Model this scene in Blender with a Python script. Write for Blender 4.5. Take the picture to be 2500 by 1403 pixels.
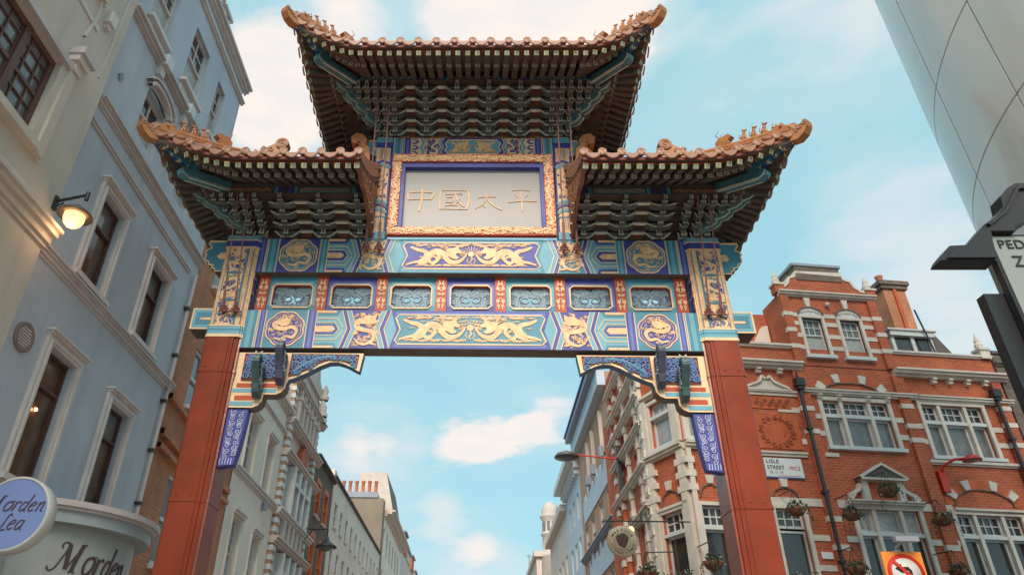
import bpy, bmesh, math, random
from mathutils import Vector, Matrix
for o in list(bpy.data.objects): bpy.data.objects.remove(o, do_unlink=True)
S = bpy.context.scene; COL = S.collection
RAD = math.radians
# ------------------------------------------------------------------ camera
FPX, CX, CY = 1740.75, 1132.8, 701.5
PSI, TH, RO = RAD(-1.4965), RAD(31.33), RAD(1.1388)
CAM = Vector((0, 0, 1.6))
Fv = Vector((math.sin(PSI)*math.cos(TH), math.cos(PSI)*math.cos(TH), math.sin(TH)))
Rv = Vector((math.cos(PSI), -math.sin(PSI), 0)); Uv = Rv.cross(Fv)
Rc = Rv*math.cos(RO)+Uv*math.sin(RO); Uc = Uv*math.cos(RO)-Rv*math.sin(RO)
cd = bpy.data.cameras.new('camera'); cam = bpy.data.objects.new('camera', cd); COL.objects.link(cam)
cam.matrix_world = Matrix(((Rc.x, Uc.x, -Fv.x, 0), (Rc.y, Uc.y, -Fv.y, 0), (Rc.z, Uc.z, -Fv.z, 1.6), (0, 0, 0, 1)))
cd.sensor_fit = 'HORIZONTAL'; cd.sensor_width = 36; cd.lens = 36*FPX/2500
cd.shift_x = (1250-CX)/2500; cd.clip_end = 3000; cd.clip_start = .05
S.camera = cam
def ray(x, y): return Rc*((x-CX)/FPX)-Uc*((y-CY)/FPX)+Fv
# ------------------------------------------------------------------ light
S.view_settings.view_transform = 'Standard'; S.view_settings.look = 'None'
S.view_settings.gamma = 1; S.view_settings.use_curve_mapping = False
S.view_settings.exposure = 0.66
SUN_EL, SUN_AZ = 36, 188       # azimuth clockwise from +Y
w = bpy.data.worlds.new('World'); S.world = w; w.use_nodes = True
nt = w.node_tree; N = nt.nodes; L = nt.links; N.clear()
out = N.new('ShaderNodeOutputWorld'); bg = N.new('ShaderNodeBackground'); bg.inputs['Strength'].default_value = .12
L.new(bg.outputs[0], out.inputs[0])
sky = N.new('ShaderNodeTexSky'); sky.sky_type = 'NISHITA'; sky.sun_disc = False
sky.sun_elevation = RAD(SUN_EL); sky.sun_rotation = RAD(SUN_AZ); sky.air_density = 1.0; sky.dust_density = 2.0; sky.ozone_density = .6
tc = N.new('ShaderNodeTexCoord')
def mth(op, a, b=None, clamp=False):
    n = N.new('ShaderNodeMath'); n.operation = op; n.use_clamp = clamp
    for i, v in enumerate((a, b)):
        if v is None: continue
        if isinstance(v, (int, float)): n.inputs[i].default_value = v
        else: L.new(v, n.inputs[i])
    return n.outputs[0]
def mixc(f, a, b):
    n = N.new('ShaderNodeMix'); n.data_type = 'RGBA'; n.clamp_factor = True
    for k, v in ((0, f), (6, a), (7, b)):
        if isinstance(v, (int, float)): n.inputs[k].default_value = v
        elif isinstance(v, tuple): n.inputs[k].default_value = (*v, 1)
        else: L.new(v, n.inputs[k])
    return n.outputs[2]
base = mixc(.84, sky.outputs[0], (2.15, 4.0, 4.45))         # high thin veil over the blue
mp = N.new('ShaderNodeMapping'); mp.inputs['Scale'].default_value = (1, 1, 2.8); L.new(tc.outputs['Generated'], mp.inputs[0])
def noise(sc, det, rough=.55, vec=None):
    n = N.new('ShaderNodeTexNoise'); n.inputs['Scale'].default_value = sc; n.inputs['Detail'].default_value = det
    n.inputs['Roughness'].default_value = rough; L.new(vec or mp.outputs[0], n.inputs[0]); return n.outputs[0]
n1 = noise(3.2, 8); n2 = noise(9, 6)
def blobs(L_, amp, off=.52):
    tot = mth('MULTIPLY', mth('SUBTRACT', n1, off), amp)
    for px, py, r, a in L_:
        d = ray(px, py).normalized()
        vd = N.new('ShaderNodeVectorMath'); vd.operation = 'DISTANCE'; L.new(tc.outputs['Generated'], vd.inputs[0]); vd.inputs[1].default_value = d
        k = mth('SUBTRACT', 1, mth('DIVIDE', mth('ADD', vd.outputs['Value'], mth('MULTIPLY', mth('SUBTRACT', n2, .5), .10)), r), True)
        tot = mth('ADD', tot, mth('MULTIPLY', mth('POWER', k, .8), a))
    return tot
soft = blobs(((1800, 150, .20, .3), (2200, 420, .16, .45), (2300, 700, .14, .75), (2180, 600, .10, .6), (2050, 330, .12, .3), (1000, 60, .12, .45), (1700, 320, .12, .25), (700, 200, .16, .7), (850, 20, .10, .6), (1300, 20, .18, .6),
              (900, 1090, .09, .6), (1040, 1250, .08, .45), (1380, 1040, .07, .6), (1170, 1345, .06, .5), (1240, 1070, .10, .5), (820, 1200, .07, .4), (560, 350, .1, .5), (1100, 930, .06, .2)), 1.9, .50)
warm = blobs(((1310, 0, .16, 1.6), (1180, 10, .07, .6), (1480, 20, .12, .8), (620, 160, .07, .7), (1230, 60, .12, 1.0), (1400, 10, .11, 1.0), (690, 210, .10, 1.3), (640, 250, .08, .9), (700, 290, .09, .9), (845, 30, .05, .9), (1100, 1092, .032, .8), (1150, 1085, .035, .9), (1200, 1075, .038, .95), (1250, 1060, .038, 1.0), (1300, 1045, .035, .9), (1345, 1030, .03, .7), (880, 1090, .035, .6), (930, 1084, .03, .6), (1170, 1342, .03, .7), (1090, 1245, .04, .5), (2280, 690, .10, .35)), 1.9)
c1 = mixc(mth('MULTIPLY', mth('MULTIPLY', soft, 1.0, True), .75), base, (3.45, 4.15, 4.55))
shade = mixc(mth('MULTIPLY', mth('SUBTRACT', n2, .38), 3.2, True), (4.75, 4.6, 4.55), (5.7, 4.95, 4.4))
c2 = mixc(mth('MULTIPLY', mth('SUBTRACT', warm, .08), 1.25, True), c1, shade)
L.new(c2, bg.inputs['Color'])
sd = bpy.data.lights.new('sun', 'SUN'); sd.energy = 2.4; sd.angle = RAD(32); sd.color = (1, .88, .72)
so = bpy.data.objects.new('sun', sd); COL.objects.link(so)
az, el = RAD(SUN_AZ), RAD(SUN_EL)
sdir = Vector((math.sin(az)*math.cos(el), math.cos(az)*math.cos(el), math.sin(el)))
so.rotation_euler = sdir.to_track_quat('Z', 'Y').to_euler(); so.location = sdir*60
# ------------------------------------------------------------------ materials
M = {}
def mat(name, col, rough=.6, var=.12, vs=3., bump=0., bs=40., metal=0., emit=None, es=1., brick=None, spec=.5, dirt=0.):
    m = bpy.data.materials.new(name); m.use_nodes = True; nt = m.node_tree; N = nt.nodes; L = nt.links
    b = N['Principled BSDF']; b.inputs['Roughness'].default_value = rough; b.inputs['Metallic'].default_value = metal
    b.inputs['Specular IOR Level'].default_value = spec
    tc = N.new('ShaderNodeTexCoord'); geo = N.new('ShaderNodeNewGeometry')
    def nz(sc, det=4):
        n = N.new('ShaderNodeTexNoise'); n.inputs['Scale'].default_value = sc; n.inputs['Detail'].default_value = det; L.new(geo.outputs['Position'], n.inputs[0]); return n.outputs[0]
    def mx(f, a, b2, op='MIX'):
        n = N.new('ShaderNodeMix'); n.data_type = 'RGBA'; n.blend_type = op
        for k, v in ((0, f), (6, a), (7, b2)):
            if isinstance(v, (int, float)): n.inputs[k].default_value = v
            elif isinstance(v, (tuple, list)): n.inputs[k].default_value = (*v[:3], 1)
            else: L.new(v, n.inputs[k])
        return n.outputs[2]
    c = tuple(col)
    if brick:
        bw, bh, c2, mort, msz = brick
        bt = N.new('ShaderNodeTexBrick'); uvn = N.new('ShaderNodeUVMap'); L.new(uvn.outputs[0], bt.inputs['Vector'])
        bt.inputs['Scale'].default_value = 1; bt.inputs['Brick Width'].default_value = bw; bt.inputs['Row Height'].default_value = bh
        bt.inputs['Mortar Size'].default_value = msz; bt.inputs['Mortar Smooth'].default_value = .2; bt.inputs['Bias'].default_value = 0.
        bt.inputs['Color1'].default_value = (*col, 1); bt.inputs['Color2'].default_value = (*c2, 1); bt.inputs['Mortar'].default_value = (*mort, 1)
        c = bt.outputs['Color']
        bp = N.new('ShaderNodeBump'); bp.inputs['Strength'].default_value = .6; bp.inputs['Distance'].default_value = .01
        inv = N.new('ShaderNodeMath'); inv.operation = 'SUBTRACT'; inv.inputs[0].default_value = 1; L.new(bt.outputs['Fac'], inv.inputs[1])
        L.new(inv.outputs[0], bp.inputs['Height']); L.new(bp.outputs[0], b.inputs['Normal'])
    rp = N.new('ShaderNodeMapRange'); L.new(nz(vs), rp.inputs[0]); rp.inputs[1].default_value = .3; rp.inputs[2].default_value = .7
    rp.inputs[3].default_value = 1-var; rp.inputs[4].default_value = 1+var
    cm = N.new('ShaderNodeCombineColor'); [L.new(rp.outputs[0], cm.inputs[i]) for i in range(3)]
    c = mx(1., c, cm.outputs[0], 'MULTIPLY')
    if dirt:
        mpn = N.new('ShaderNodeMapping'); mpn.inputs['Scale'].default_value = (2.6, 2.6, .32); L.new(geo.outputs['Position'], mpn.inputs[0]); nn = N.new('ShaderNodeTexNoise'); nn.inputs['Scale'].default_value = 1.3; nn.inputs['Detail'].default_value = 7; nn.inputs['Roughness'].default_value = .62; L.new(mpn.outputs[0], nn.inputs[0])
        r2 = N.new('ShaderNodeMapRange'); L.new(nn.outputs[0], r2.inputs[0]); r2.inputs[1].default_value = .5; r2.inputs[2].default_value = .75; r2.inputs[3].default_value = 0; r2.inputs[4].default_value = dirt
        c = mx(r2.outputs[0], c, tuple(x*.45 for x in col))
    L.new(c, b.inputs['Base Color'])
    if bump and not brick:
        bp = N.new('ShaderNodeBump'); bp.inputs['Strength'].default_value = bump; bp.inputs['Distance'].default_value = .01
        L.new(nz(bs, 5), bp.inputs['Height']); L.new(bp.outputs[0], b.inputs['Normal'])
    if emit:
        b.inputs['Emission Color'].default_value = (*emit, 1); b.inputs['Emission Strength'].default_value = es
    M[name] = m; return m
mat('gold', (.90, .55, .30), .45, .2, 9, .7, 45)
mat('cream', (.88, .62, .38), .55, .08, 5)
mat('teal', (.06, .25, .37), .5, .15, 3)
mat('teal_light', (.15, .40, .53), .5, .1, 3)
mat('royal', (.055, .065, .34), .5, .15, 3)
mat('royal_light', (.12, .17, .50), .5, .1, 3)
mat('vermilion', (.50, .065, .02), .5, .12, 5)
mat('lacquer', (.25, .042, .018), .24, .16, 1.8, .25, 14, dirt=.4)
mat('soffit', (.16, .112, .09), .7, .2, 4)
mat('bracket', (.125, .13, .125), .7, .25, 6)
mat('bracket_red', (.22, .06, .035), .7, .2, 6)
mat('bracket_line', (.74, .71, .60), .6, .15, 8)
mat('bracket_teal', (.10, .22, .24), .6, .2, 6)
mat('bracket_violet', (.10, .085, .15), .6, .2, 6)
mat('rafter', (.115, .088, .074), .7, .2, 6)
mat('rafter_gold', (.62, .50, .22), .5, .15, 20)
mat('rafter_grey', (.42, .37, .30), .6, .15, 20)
mat('eave_red', (.22, .035, .02), .6, .2, 6)
mat('tile', (.40, .15, .06), .35, .18, 6, .3, 40)
mat('tile_face', (.40, .205, .14), .45, .12, 12, .4, 70)
mat('tile_orange', (.47, .19, .075), .4, .18, 8, .4, 50)
mat('plaque', (.37, .345, .35), .45, .03, 2)
mat('rod', (.28, .11, .09), .45, .2, 10)
mat('carve_blue', (.085, .14, .25), .5, .2, 12)
mat('hip_teal', (.075, .20, .25), .5, .2, 5)
mat('char_gold', (.72, .42, .20), .45, .2, 10)
mat('carve_grey', (.24, .34, .42), .5, .2, 12)
# ------------------------------------------------------------------ mesh helpers
class Frame:
    def __init__(s, o, U, V=(0, 0, 1), Nn=None):
        s.o = Vector(o); s.U = Vector(U).normalized(); s.V = Vector(V).normalized(); s.N = Vector(Nn).normalized() if Nn else s.U.cross(s.V)
    def __call__(s, u, v, d=0.): return s.o+s.U*u+s.V*v+s.N*d
    def uv(s, px, py, d=0.):
        r = ray(px, py); o = s.o+s.N*d; t = (o-CAM).dot(s.N)/r.dot(s.N); p = CAM+r*t-s.o
        return p.dot(s.U), p.dot(s.V)
    def at(s, u, v, d=0., ang=0.):
        c, q = math.cos(ang), math.sin(ang)
        return Frame(s(u, v, d), s.U*c+s.V*q, s.V*c-s.U*q, s.N)
    def flip(s): return Frame(s.o, -s.U, s.V, s.N)
WL = {}
class MB:
    def __init__(s): s.v = []; s.f = []; s.m = []; s.uvs = []; s.mats = []; s.j = 0; s.sm = []
    def mi(s, m):
        if m not in s.mats: s.mats.append(m)
        return s.mats.index(m)
    def face(s, pts, m, uv=None, smooth=False):
        i = len(s.v); s.v.extend(Vector(p) for p in pts); s.f.append(list(range(i, i+len(pts)))); s.m.append(s.mi(m)); s.sm.append(smooth)
        s.uvs.append(uv or [(p[0]+p[1], p[2]) for p in pts])
    def grid(s, rows, m, closeu=False, smooth=True):
        i = len(s.v); n = len(rows[0]); s.v.extend(Vector(p) for r in rows for p in r)
        for a in range(len(rows)-1):
            for b in range(n if closeu else n-1):
                c = (b+1) % n; q = [i+a*n+b, i+a*n+c, i+(a+1)*n+c, i+(a+1)*n+b]
                s.f.append(q); s.m.append(s.mi(m)); s.sm.append(smooth); s.uvs.append([(s.v[k][0]+s.v[k][1], s.v[k][2]) for k in q])
    def box(s, fr, u0, u1, v0, v1, d0, d1, m):
        if u0 > u1: u0, u1 = u1, u0
        if v0 > v1: v0, v1 = v1, v0
        if d0 > d1: d0, d1 = d1, d0
        P = [(u, v, d) for d in (d0, d1) for v in (v0, v1) for u in (u0, u1)]
        for q in ((4, 5, 7, 6), (1, 0, 2, 3), (0, 4, 6, 2), (5, 1, 3, 7), (6, 7, 3, 2), (0, 1, 5, 4)):
            s.face([fr(*P[k]) for k in q], m, [(P[k][0]+P[k][2], P[k][1]+(P[k][2] if q in ((6, 7, 3, 2), (0, 1, 5, 4)) else 0)) for k in q])
    def prism(s, fr, pts, d0, d1, m, ms=None, back=True):
        if d0 > d1: d0, d1 = d1, d0
        A = sum(pts[i][0]*pts[(i+1) % len(pts)][1]-pts[(i+1) % len(pts)][0]*pts[i][1] for i in range(len(pts)))
        if A < 0: pts = pts[::-1]
        s.face([fr(p[0], p[1], d1) for p in pts], m, [(p[0], p[1]) for p in pts])
        if back: s.face([fr(p[0], p[1], d0) for p in pts[::-1]], ms or m, [(p[0], p[1]) for p in pts[::-1]])
        n = len(pts)
        for i in range(n):
            a, b = pts[i], pts[(i+1) % n]
            s.face([fr(a[0], a[1], d0), fr(b[0], b[1], d0), fr(b[0], b[1], d1), fr(a[0], a[1], d1)], ms or m, [(a[0], a[1]), (b[0], b[1]), (b[0]+.01, b[1]), (a[0]+.01, a[1])])
    def stroke(s, fr, pts, w, d0, d1, m, closed=False, taper=None, w2=None):
        s.j += 1; d1 = d1+(s.j % 23)*.00025; n = len(pts)
        if n < 2: return
        Lp, Rp = [], []
        for i in range(n):
            if closed: a, b = pts[i-1], pts[(i+1) % n]
            else: a, b = pts[max(i-1, 0)], pts[min(i+1, n-1)]
            tx, ty = b[0]-a[0], b[1]-a[1]; l = math.hypot(tx, ty) or 1; nx, ny = -ty/l, tx/l
            if closed or 0 < i < n-1:
                c, p = pts[i-1], pts[i]; l1 = math.hypot(p[0]-c[0], p[1]-c[1]) or 1
                k = 1/max(.5, abs(((p[0]-c[0])*tx+(p[1]-c[1])*ty)/(l1*l)))
            else: k = 1
            f = i/(n-1); ww = w if w2 is None else w+(w2-w)*f
            if taper: ww = w*taper(f)
            h = ww/2*k; Lp.append((pts[i][0]+nx*h, pts[i][1]+ny*h)); Rp.append((pts[i][0]-nx*h, pts[i][1]-ny*h))
        rng = range(n if closed else n-1)
        for i in rng:
            j = (i+1) % n
            e = d1+(i if not closed else 0)*7e-5; s.face([fr(*Rp[i], e), fr(*Rp[j], e), fr(*Lp[j], e), fr(*Lp[i], e)], m)
            s.face([fr(*Rp[i], d0), fr(*Rp[j], d0), fr(*Rp[j], d1), fr(*Rp[i], d1)], m)
            s.face([fr(*Lp[j], d0), fr(*Lp[i], d0), fr(*Lp[i], d1), fr(*Lp[j], d1)], m)
    def tube(s, pts, r, m, n=8, caps=True, r2=None):
        pts = [Vector(p) for p in pts]; rows = []; up = None
        for i, p in enumerate(pts):
            t = (pts[min(i+1, len(pts)-1)]-pts[max(i-1, 0)]).normalized()
            a = up or (Vector((0, 0, 1)) if abs(t.z) < .9 else Vector((1, 0, 0)))
            x = a.cross(t).normalized(); y = t.cross(x); up = y
            if callable(r): rr = r(i/(len(pts)-1))
            else: rr = r if r2 is None else r+(r2-r)*i/(len(pts)-1)
            rows.append([p+x*math.cos(2*math.pi*k/n)*rr+y*math.sin(2*math.pi*k/n)*rr for k in range(n)])
        s.grid(rows, m, True)
        if caps: s.face(rows[0][::-1], m); s.face(rows[-1], m)
    def ball(s, c, rx, ry, rz, m, n=8, rot=None):
        c = Vector(c); rows = []
        for a in range(n//2+1):
            th = math.pi*a/(n//2); r = max(math.sin(th), .02)
            row = []
            for k in range(n):
                p = Vector((math.cos(2*math.pi*k/n)*r*rx, math.sin(2*math.pi*k/n)*r*ry, -math.cos(th)*rz))
                row.append(c+(rot @ p if rot else p))
            rows.append(row)
        s.grid(rows, m, True)
    def lathe(s, c, prof, m, n=16, axis='Z', a0=0., a1=2*math.pi):
        c = Vector(c); full = abs(a1-a0-2*math.pi) < 1e-6; rows = []
        for r, h in prof:
            row = []
            for k in range(n if full else n+1):
                a = a0+(a1-a0)*k/n
                p = Vector((math.cos(a)*r, math.sin(a)*r, h)) if axis == 'Z' else (Vector((h, math.cos(a)*r, math.sin(a)*r)) if axis == 'X' else Vector((math.cos(a)*r, h, math.sin(a)*r)))
                row.append(c+p)
            rows.append(row)
        s.grid(rows, m, full)
    def mesh(s, name, loc=Vector((0, 0, 0))):
        me = bpy.data.meshes.new(name)
        me.from_pydata([(v-loc)[:] for v in s.v], [], s.f); me.polygons.foreach_set('material_index', s.m); me.polygons.foreach_set('use_smooth', s.sm)
        ul = me.uv_layers.new(name='UVMap'); flat = [c for q in s.uvs for t in q for c in t[:2]]
        if len(flat) == 2*len(me.loops): ul.data.foreach_set('uv', flat)
        for m in s.mats: me.materials.append(M[m])
        me.update(); return me
    def build(s, name, parent=None, loc=None):
        pl = WL.get(parent.name, Vector((0, 0, 0))) if parent else Vector((0, 0, 0))
        loc = Vector(loc) if loc is not None else pl
        o = bpy.data.objects.new(name, s.mesh(name, loc)); COL.objects.link(o)
        o.parent = parent; o.location = loc-pl; WL[o.name] = loc.copy(); return o
def inst(name, me, parent, mtx):
    o = bpy.data.objects.new(name, me); COL.objects.link(o); o.parent = parent
    o.matrix_local = Matrix.Translation(-WL.get(parent.name, Vector((0, 0, 0)))) @ mtx if parent else mtx
    WL[o.name] = mtx.translation.copy(); return o
def tag(o, label=None, cat=None, group=None, kind=None):
    for k, v in (('label', label), ('category', cat), ('group', group), ('kind', kind)):
        if v: o[k] = v
    return o
def thing(name, label, cat, loc=(0, 0, 0), group=None):
    o = bpy.data.objects.new(name, None); COL.objects.link(o); o.location = loc; o.empty_display_size = .3; WL[o.name] = Vector(loc)
    return tag(o, label, cat, group)
def spiral(cx, cy, r, turns, a0=0., cw=1, n=None, r0=.15):
    n = n or max(8, int(12*turns)); return [(cx+r*(1-(1-r0)*k/n)*math.cos(a0+cw*2*math.pi*turns*k/n), cy+r*(1-(1-r0)*k/n)*math.sin(a0+cw*2*math.pi*turns*k/n)) for k in range(n+1)]
def smooth_path(P, k=6):
    out = []
    n = len(P)
    for i in range(n-1):
        p0, p1, p2, p3 = P[max(i-1, 0)], P[i], P[i+1], P[min(i+2, n-1)]
        for j in range(k):
            t = j/k; out.append(tuple(.5*((2*p1[c])+(-p0[c]+p2[c])*t+(2*p0[c]-5*p1[c]+4*p2[c]-p3[c])*t*t+(-p0[c]+3*p1[c]-3*p2[c]+p3[c])*t**3) for c in range(len(P[0]))))
    return out+[P[-1]]
def filigree(mb, fr, u0, u1, v0, v1, d0, d1, m, r, w, seed=0, inside=None, mirror=False):
    """curls packed over a panel"""
    R = random.Random(seed); pts = []
    step = r*1.75; cu = (u0+u1)/2
    rows = max(1, int(round((v1-v0)/step))); cols = max(1, int(round((u1-u0)/step)))
    for a in range(rows):
        for b in range(cols):
            u = u0+(u1-u0)*(b+.5)/cols+R.uniform(-.12, .12)*r; v = v0+(v1-v0)*(a+.5)/rows+R.uniform(-.12, .12)*r
            if mirror and u > cu+1e-6: continue
            if inside and not inside(u, v): continue
            ph = R.uniform(0, 6.28); cw = 1 if (a+b) % 2 else -1
            rr = r*R.uniform(.8, 1.0)
            sp = spiral(u, v, rr, 1.35, ph, cw, 13, .12)
            t0 = (u+rr*1.7*math.cos(ph-cw*.8), v+rr*1.7*math.sin(ph-cw*.8))
            path = [t0]+sp if (not inside or inside(*t0)) and u0 < t0[0] < u1 and v0 < t0[1] < v1 else sp
            for f in ((1, -1) if mirror and abs(u-cu) > r*.3 else (1,)):
                mb.stroke(fr, [(cu+(p[0]-cu)*f, p[1]) for p in path] if f < 0 else path, w, d0, d1, m, taper=lambda t: 1.15-.5*t)
# ================================================================== GATE
XC = -.15
GF = Frame((XC, 10, 0), (1, 0, 0), (0, 0, 1), (0, -1, 0))          # front face of the beams, d towards the street
def G(px, py, Y=10.):
    u, v = GF.uv(px, py, 10.-Y); return u, v
gate = thing('ceremonial_gate', 'tall Chinese gate with three tiled roofs, gold dragons on blue beams and red columns', 'gate', (XC, 10.2, 0))
def lineloop(mb, fr, pts, w, d, m): mb.stroke(fr, pts, w, 0, d, m, closed=True)
DR_BODY = [(.07, .86), (.18, .74), (.28, .68), (.335, .55), (.30, .36), (.265, .26), (.33, .30), (.375, .50), (.44, .64), (.52, .66), (.59, .56), (.65, .34), (.72, .22), (.83, .24), (.90, .36), (.945, .50)]
def dragon(mb, fr, u0, u1, v0, v1, d, m, flip=False, seed=0):
    W, H = u1-u0, v1-v0
    def P(a, b): a = 1-a if flip else a; return (u0+a*W, v0+b*H)
    q = lambda L: [P(*p) for p in L]
    w = .17*H
    body = smooth_path(DR_BODY, 5)
    mb.stroke(fr, q(body), w, 0, d, m, taper=lambda t: .35+1.0*math.sin(math.pi*min(1, t*1.05))**.6 if t < .95 else .4)
    for L in ([(.30, .36), (.22, .25), (.12, .2), (.04, .13)], [(.50, .60), (.53, .40), (.49, .24), (.43, .12)], [(.33, .36), (.42, .18), (.50, .33), (.45, .45)]):
        mb.stroke(fr, q(smooth_path(L, 4)), w*.75, 0, d+.003, m, w2=w*.35)
        e = L[-1]
        for k in (-1, 0, 1):
            mb.stroke(fr, q([e, (e[0]-.03, e[1]-.02+k*.07)]), w*.22, 0, d+.003, m, w2=w*.05)
    for k in (-1, 0, 1): mb.stroke(fr, q([(.94, .48), (.955+.015*k, .62-.03*abs(k))]), w*.2, 0, d, m, w2=w*.05)
    mb.prism(fr, q([(.645, .50), (.64, .70), (.67, .80), (.74, .80), (.80, .88), (.835, .90), (.83, .76), (.875, .64), (.86, .56), (.80, .60), (.79, .50), (.84, .40), (.80, .34), (.74, .36), (.70, .42)]), 0, d+.006, m)
    for k in range(5):
        y0 = .52+.07*k; mb.stroke(fr, q([(.66, y0), (.60, y0+.05+.04*k), (.55, y0+.03+.05*k)]), w*.22, 0, d, m, w2=w*.08)
    for k in range(4): mb.stroke(fr, q([(.86, .6-.03*k), (.91, .62-.06*k), (.93, .70-.08*k)]), w*.12, 0, d, m)
    R = random.Random(seed)
    for k in range(110):
        a, b = (R.uniform(.08, .95), R.choice((R.uniform(.86, .95), R.uniform(.04, .10), R.uniform(.3, .9))))
        if .3 < b < .86 and min((a-x)**2*6+(b-y)**2 for x, y in body+[(.75, .6), (.70, .65), (.1, .2), (.5, .3), (.8, .5)]) < .016: continue
        l = R.uniform(.05, .10); mb.stroke(fr, q(smooth_path([(a, b), (a+l*.25, b+.05), (a+l*.5, b), (a+l*.75, b+.05), (a+l, b)], 3)), w*.11, 0, d-.001, m)
def medallion(mb, fr, r, d, m, mbg):
    lob = []
    for k in range(64):
        t = 2*math.pi*k/64; lob.append((r*(.93+.07*abs(math.sin(4*t+.0)))*math.cos(t), r*(.93+.07*abs(math.sin(4*t)))*math.sin(t)))
    mb.prism(fr, lob, 0, .004, mbg); mb.stroke(fr, lob, r*.07, 0, .012, m, closed=True)
    mb.stroke(fr, [(p[0]*.86, p[1]*.86) for p in lob], r*.025, 0, .010, m, closed=True)
    S_ = smooth_path([(-.5*r, -.55*r), (-.15*r, -.62*r), (.1*r, -.45*r), (.45*r, -.5*r), (.62*r, -.15*r), (.35*r, .08*r), (0, -.02*r), (-.4*r, .02*r), (-.55*r, .25*r), (-.3*r, .35*r), (-.05*r, .2*r)], 5)
    mb.stroke(fr, S_, r*.25, 0, .016, m, taper=lambda t: .35+.9*t)
    RR = random.Random(11)
    for k in range(60):
        a_, q_ = RR.uniform(0, 6.28), RR.uniform(.1, .78)*r
        x_, y_ = q_*math.cos(a_), q_*math.sin(a_)
        if min((x_-p[0])**2+(y_-p[1])**2 for p in S_+[(0, .45*r)]) < (.19*r)**2: continue
        mb.stroke(fr, spiral(x_, y_, r*.10, 1.0, RR.uniform(0, 6), RR.choice((1, -1)), 7), r*.032, 0, .010, m)
    mb.prism(fr, [(x*r, y*r) for x, y in ((-.22, .22), (-.3, .45), (-.22, .62), (-.08, .55), (0, .7), (.1, .55), (.22, .62), (.26, .42), (.16, .2), (0, .12))], 0, .02, m)
    for k in range(11):
        a = RAD(20+k*14); mb.stroke(fr, [(.34*r*math.cos(a), .36*r+.3*r*math.sin(a)), (.6*r*math.cos(a+.1), .33*r+.42*r*math.sin(a+.1))], r*.035, 0, .012, m)
    for a, b in ((.55, .1), (-.6, -.1), (0, -.72)):
        mb.stroke(fr, spiral(a*r, b*r, r*.13, 1.1, a*7, 1, 9), r*.035, 0, .011, m)
def chev(mb, fr, u, w, v0, v1, dirn, m, d, amp=None, teeth=1):
    H = v1-v0; amp = amp or .1
    P = []
    for k in range(teeth*2+1): P.append((u+(amp*dirn if k % 2 else 0), v0+H*k/(teeth*2)))
    Q = [(p[0]+w, p[1]) for p in P[::-1]]
    mb.prism(fr, P+Q, 0, d, m)
    mb.stroke(fr, P, .014, 0, d+.004, 'cream'); mb.stroke(fr, Q, .014, 0, d+.004, 'cream')
def band(mb, fr, u0, u1, v0, v1, m, mid=None, d=.006):
    mb.box(fr, u0, u1, v0, v1, 0, d, m)
    if mid: c = (u0+u1)/2; q = (u1-u0)*.18; mb.box(fr, c-q, c+q, v0+.001, v1-.001, 0, d+.002, mid)
    for u in (u0, u1): mb.stroke(fr, [(u, v0), (u, v1)], .013, 0, d+.006, 'cream')
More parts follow.
